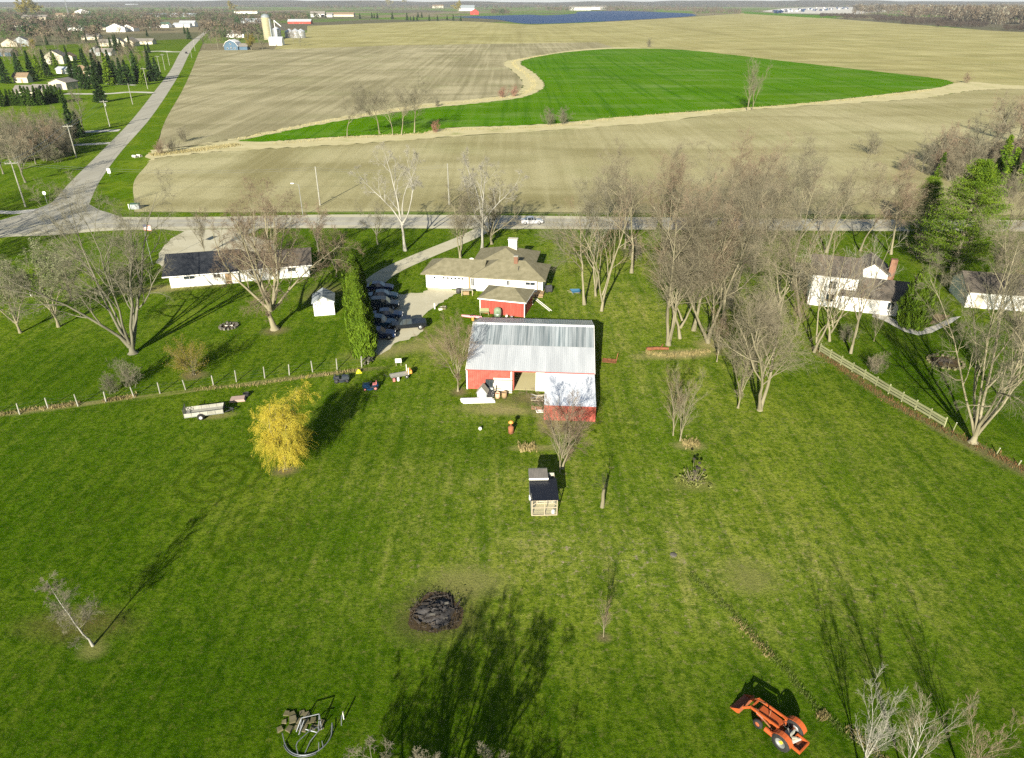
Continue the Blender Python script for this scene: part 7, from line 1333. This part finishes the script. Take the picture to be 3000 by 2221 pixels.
for i, (px, py) in enumerate([(600, 142), (620, 135), (640, 145), (625, 120), (650, 118), (700, 130), (735, 125), (760, 130), (860, 128), (880, 134), (600, 105), (620, 98), (735, 142), (770, 148), (590, 85), (610, 70), (645, 95), (665, 84)]): plant('far_bare', 'bare_tree', 'bare tree of the farmstead grove by the silo', tp(px, py), r_.uniform(1.0, 1.35), i, 'farmstead grove', mats={'crown': ['twig_grey', 'twig', 'twig_red'][i % 3]})
plant('far_willow', 'willow_tree', 'yellow willow beside the blue house', tp(737, 146), 1.05, 0); plant('far_willow', 'willow_tree', 'yellow willow far up the side road', tp(680, 36), 3.6, 1)
for i, (px, py, s, lab) in enumerate([(78, 54, 4.0, 'yellow tree at the far left, left of two'), (107, 50, 3.8, 'yellow tree at the far left, right of two'), (1140, 20, 6, 'yellowish tree at the horizon, left'), (1185, 18, 6, 'yellowish tree at the horizon, right'), (1342, 38, 3.6, 'yellow tree left of the pond'), (95, 150, .8, 'yellow green small tree on the far left lawn')]): plant('far_willow', 'budding_tree', lab, tp(px, py), s, i)
for i in range(95):
    px = r_.uniform(0, 560); py = r_.uniform(84, 215); 
    if 440 < px < 620 and py > 105: px -= 200
    if i % 4 == 0: plant('spruce', 'garden_conifer', 'dark garden conifer among the left suburb houses', tp(px, py), r_.uniform(.7, 1.2), i, 'garden conifers of the left suburb')
    else: plant('far_bare', 'bare_tree', 'bare garden tree among the left suburb houses', tp(px, py), r_.uniform(.7, 1.2), i, 'garden trees of the left suburb', mats={'crown': ['twig_grey', 'twig', 'twig_red'][i % 3]})
for i, (px, py) in enumerate([(955, 52), (1055, 55), (1090, 54), (1097, 54), (1106, 55), (1150, 56), (1193, 60), (1203, 60), (1212, 61), (1222, 61), (1225, 52), (1236, 52), (1258, 61), (1282, 61), (1310, 58), (1328, 60), (1350, 62)]): plant('spruce_b', 'spruce_tree', 'small spruce dotted along the far pasture left of the pond', tp(px, py), r_.uniform(1.0, 1.7), i, 'spruces of the far pasture')
# ---- far woods: low cheap crowns merged into masses
def woods(name, label, regions, seed, hmin, hmax, cols, per=34):
    rng = np.random.default_rng(seed); V = []; C = []
    for (x0, y0, x1, y1, n) in regions:                       # pixel boxes on the ground
        for _ in range(n):
            px = rng.uniform(x0, x1); py = y0 + (y1 - y0) * rng.uniform(0, 1) ** 0.7; gx, gy = G(px, py)
            h = rng.uniform(hmin, hmax); w = h * rng.uniform(.28, .5); k = per * 2
            u = nrm(rng.normal(0, 1, (k, 3))); rr = rng.uniform(.45, 1, (k, 1)) ** .6; c = u * rr * np.array([w, w, h * .36]) + np.array([gx, gy, h * .62])
            s = w * rng.uniform(.07, .2, (k, 1)); a = rng.uniform(0, 6.28, k); wv = np.stack([np.cos(a), np.sin(a), rng.normal(0, .4, k)], -1) * s; up = np.stack([rng.normal(0, .3, k), rng.normal(0, .3, k), np.ones(k)], -1) * s * 1.5
            V.append(np.stack([c - wv, c + wv, c + up + wv * .3], 1).reshape(-1, 3)); tr = w * .06
            V.append(np.array([[gx - tr, gy, 0], [gx + tr, gy, 0], [gx, gy, h * .9]])); C += [cols[rng.integers(len(cols))]] * (k + 1)
    V = np.concatenate(V); m = len(V) // 3; me = np_mesh(name, V, np.arange(3 * m).reshape(-1, 3))
    col = np.repeat(np.array(C)[:, None, :] * rng.uniform(.7, 1.3, (m, 1, 1)), 3, 1).reshape(-1, 3); col = np.concatenate([col, np.ones((len(col), 1))], 1).astype(np.float32)
    at = me.color_attributes.new('tint', 'FLOAT_COLOR', 'CORNER'); at.data.foreach_set('color', col.ravel())
    me.materials.append(WOODM); o = link(name, me); o['kind'] = 'stuff'; o['label'] = label; return o
WOODM = bpy.data.materials.new('far_woods'); WOODM.use_nodes = True; wa_ = nd(WOODM.node_tree, 'ShaderNodeAttribute'); wa_.attribute_name = 'tint'; WOODM.node_tree.links.new(wa_.outputs['Color'], WOODM.node_tree.nodes['Principled BSDF'].inputs['Base Color']); WOODM.node_tree.nodes['Principled BSDF'].inputs['Roughness'].default_value = 1; WOODM.node_tree.nodes['Principled BSDF'].inputs['Specular IOR Level'].default_value = 0
brown = [(.085, .07, .05), (.11, .09, .06), (.07, .062, .045), (.10, .08, .06), (.13, .105, .07)]; mixc = brown + [(.035, .06, .025), (.05, .075, .03)]
woods('far_woods', 'leafless woods with dark conifers filling the far left', [(0, 22, 700, 60, 900), (0, 60, 470, 92, 520), (0, 100, 300, 128, 50), (560, 48, 900, 70, 220), (600, 60, 780, 120, 110), (780, 44, 940, 62, 110)], 1, 9, 17, mixc)
woods('horizon_woods', 'line of leafless woods along the horizon', [(-200, 12, 3200, 24, 1500), (900, 20, 1300, 30, 260), (1400, 22, 2000, 30, 300)], 2, 13, 24, mixc, 22)
woods('pond_woods', 'brown leafless wood beyond the right end of the pond', [(1780, 22, 2120, 34, 420), (2030, 30, 2170, 42, 150)], 3, 10, 16, brown)
woods('right_woods', 'grey brown wood at the upper right with pale trunks', [(2500, 20, 3200, 46, 700), (2650, 40, 3200, 60, 420), (2780, 56, 3200, 72, 300)], 4, 20, 34, brown + [(.17, .16, .12)], 30)
woods('right_brush', 'dark brush belt along the right field edge', [(2402, 44, 2500, 51, 260), (2470, 46, 2600, 57, 300), (2560, 50, 2680, 64, 300), (2640, 56, 2780, 72, 340), (2740, 62, 2890, 81, 360), (2940, 84, 3100, 92, 140)], 5, 5, 9, [(.055, .045, .036), (.07, .055, .042), (.045, .038, .03)], 30)
woods('shore_trees', 'mixed trees on the far shore of the pond', [(1440, 38, 1490, 43, 60), (1600, 30, 1680, 34, 70), (1760, 26, 1810, 33, 60)], 6, 12, 20, mixc)
# ---- haze
hz = MB(); hz.box(-R30 - 50, R30 + 50, -450, R30 + 50, -1.2, 96.0); HM = bpy.data.materials.new('haze'); HM.use_nodes = True; HM.node_tree.nodes.remove(HM.node_tree.nodes['Principled BSDF'])
pv = nd(HM.node_tree, 'ShaderNodeVolumePrincipled'); pv.inputs['Color'].default_value = (0.80, 0.88, 1.0, 1); pv.inputs['Density'].default_value = HAZE; HM.node_tree.links.new(pv.outputs[0], HM.node_tree.nodes['Material Output'].inputs['Volume'])
if HAZE > 0: o = hz.build('haze', HM); o['kind'] = 'stuff'; o['label'] = 'thin blue haze over the far countryside'

# ---- things alike in one group: say which by its place from the left
def ordinals():
    from collections import defaultdict
    d = defaultdict(list)
    for o in COL.objects:
        if o.parent is None and o.get('label') and o.get('category'): d[o['label']].append(o)
    def nth(i): return '%d%s' % (i, 'th' if 10 <= i % 100 <= 20 else {1: 'st', 2: 'nd', 3: 'rd'}.get(i % 10, 'th'))
    for lab, L in d.items():
        if len(L) < 2: continue
        hedge = 'arborvitae' in lab
        L.sort(key=lambda o: o.location.y if hedge else o.location.x / max(o.location.y, 1))
        for i, o in enumerate(L): o['label'] = lab + ', ' + ('leftmost' if i == 0 and not hedge else 'rightmost' if i == len(L) - 1 and not hedge else nth(i + (2 if hedge else 1)) + (' from the near end' if hedge else ' from the left'))
ordinals()
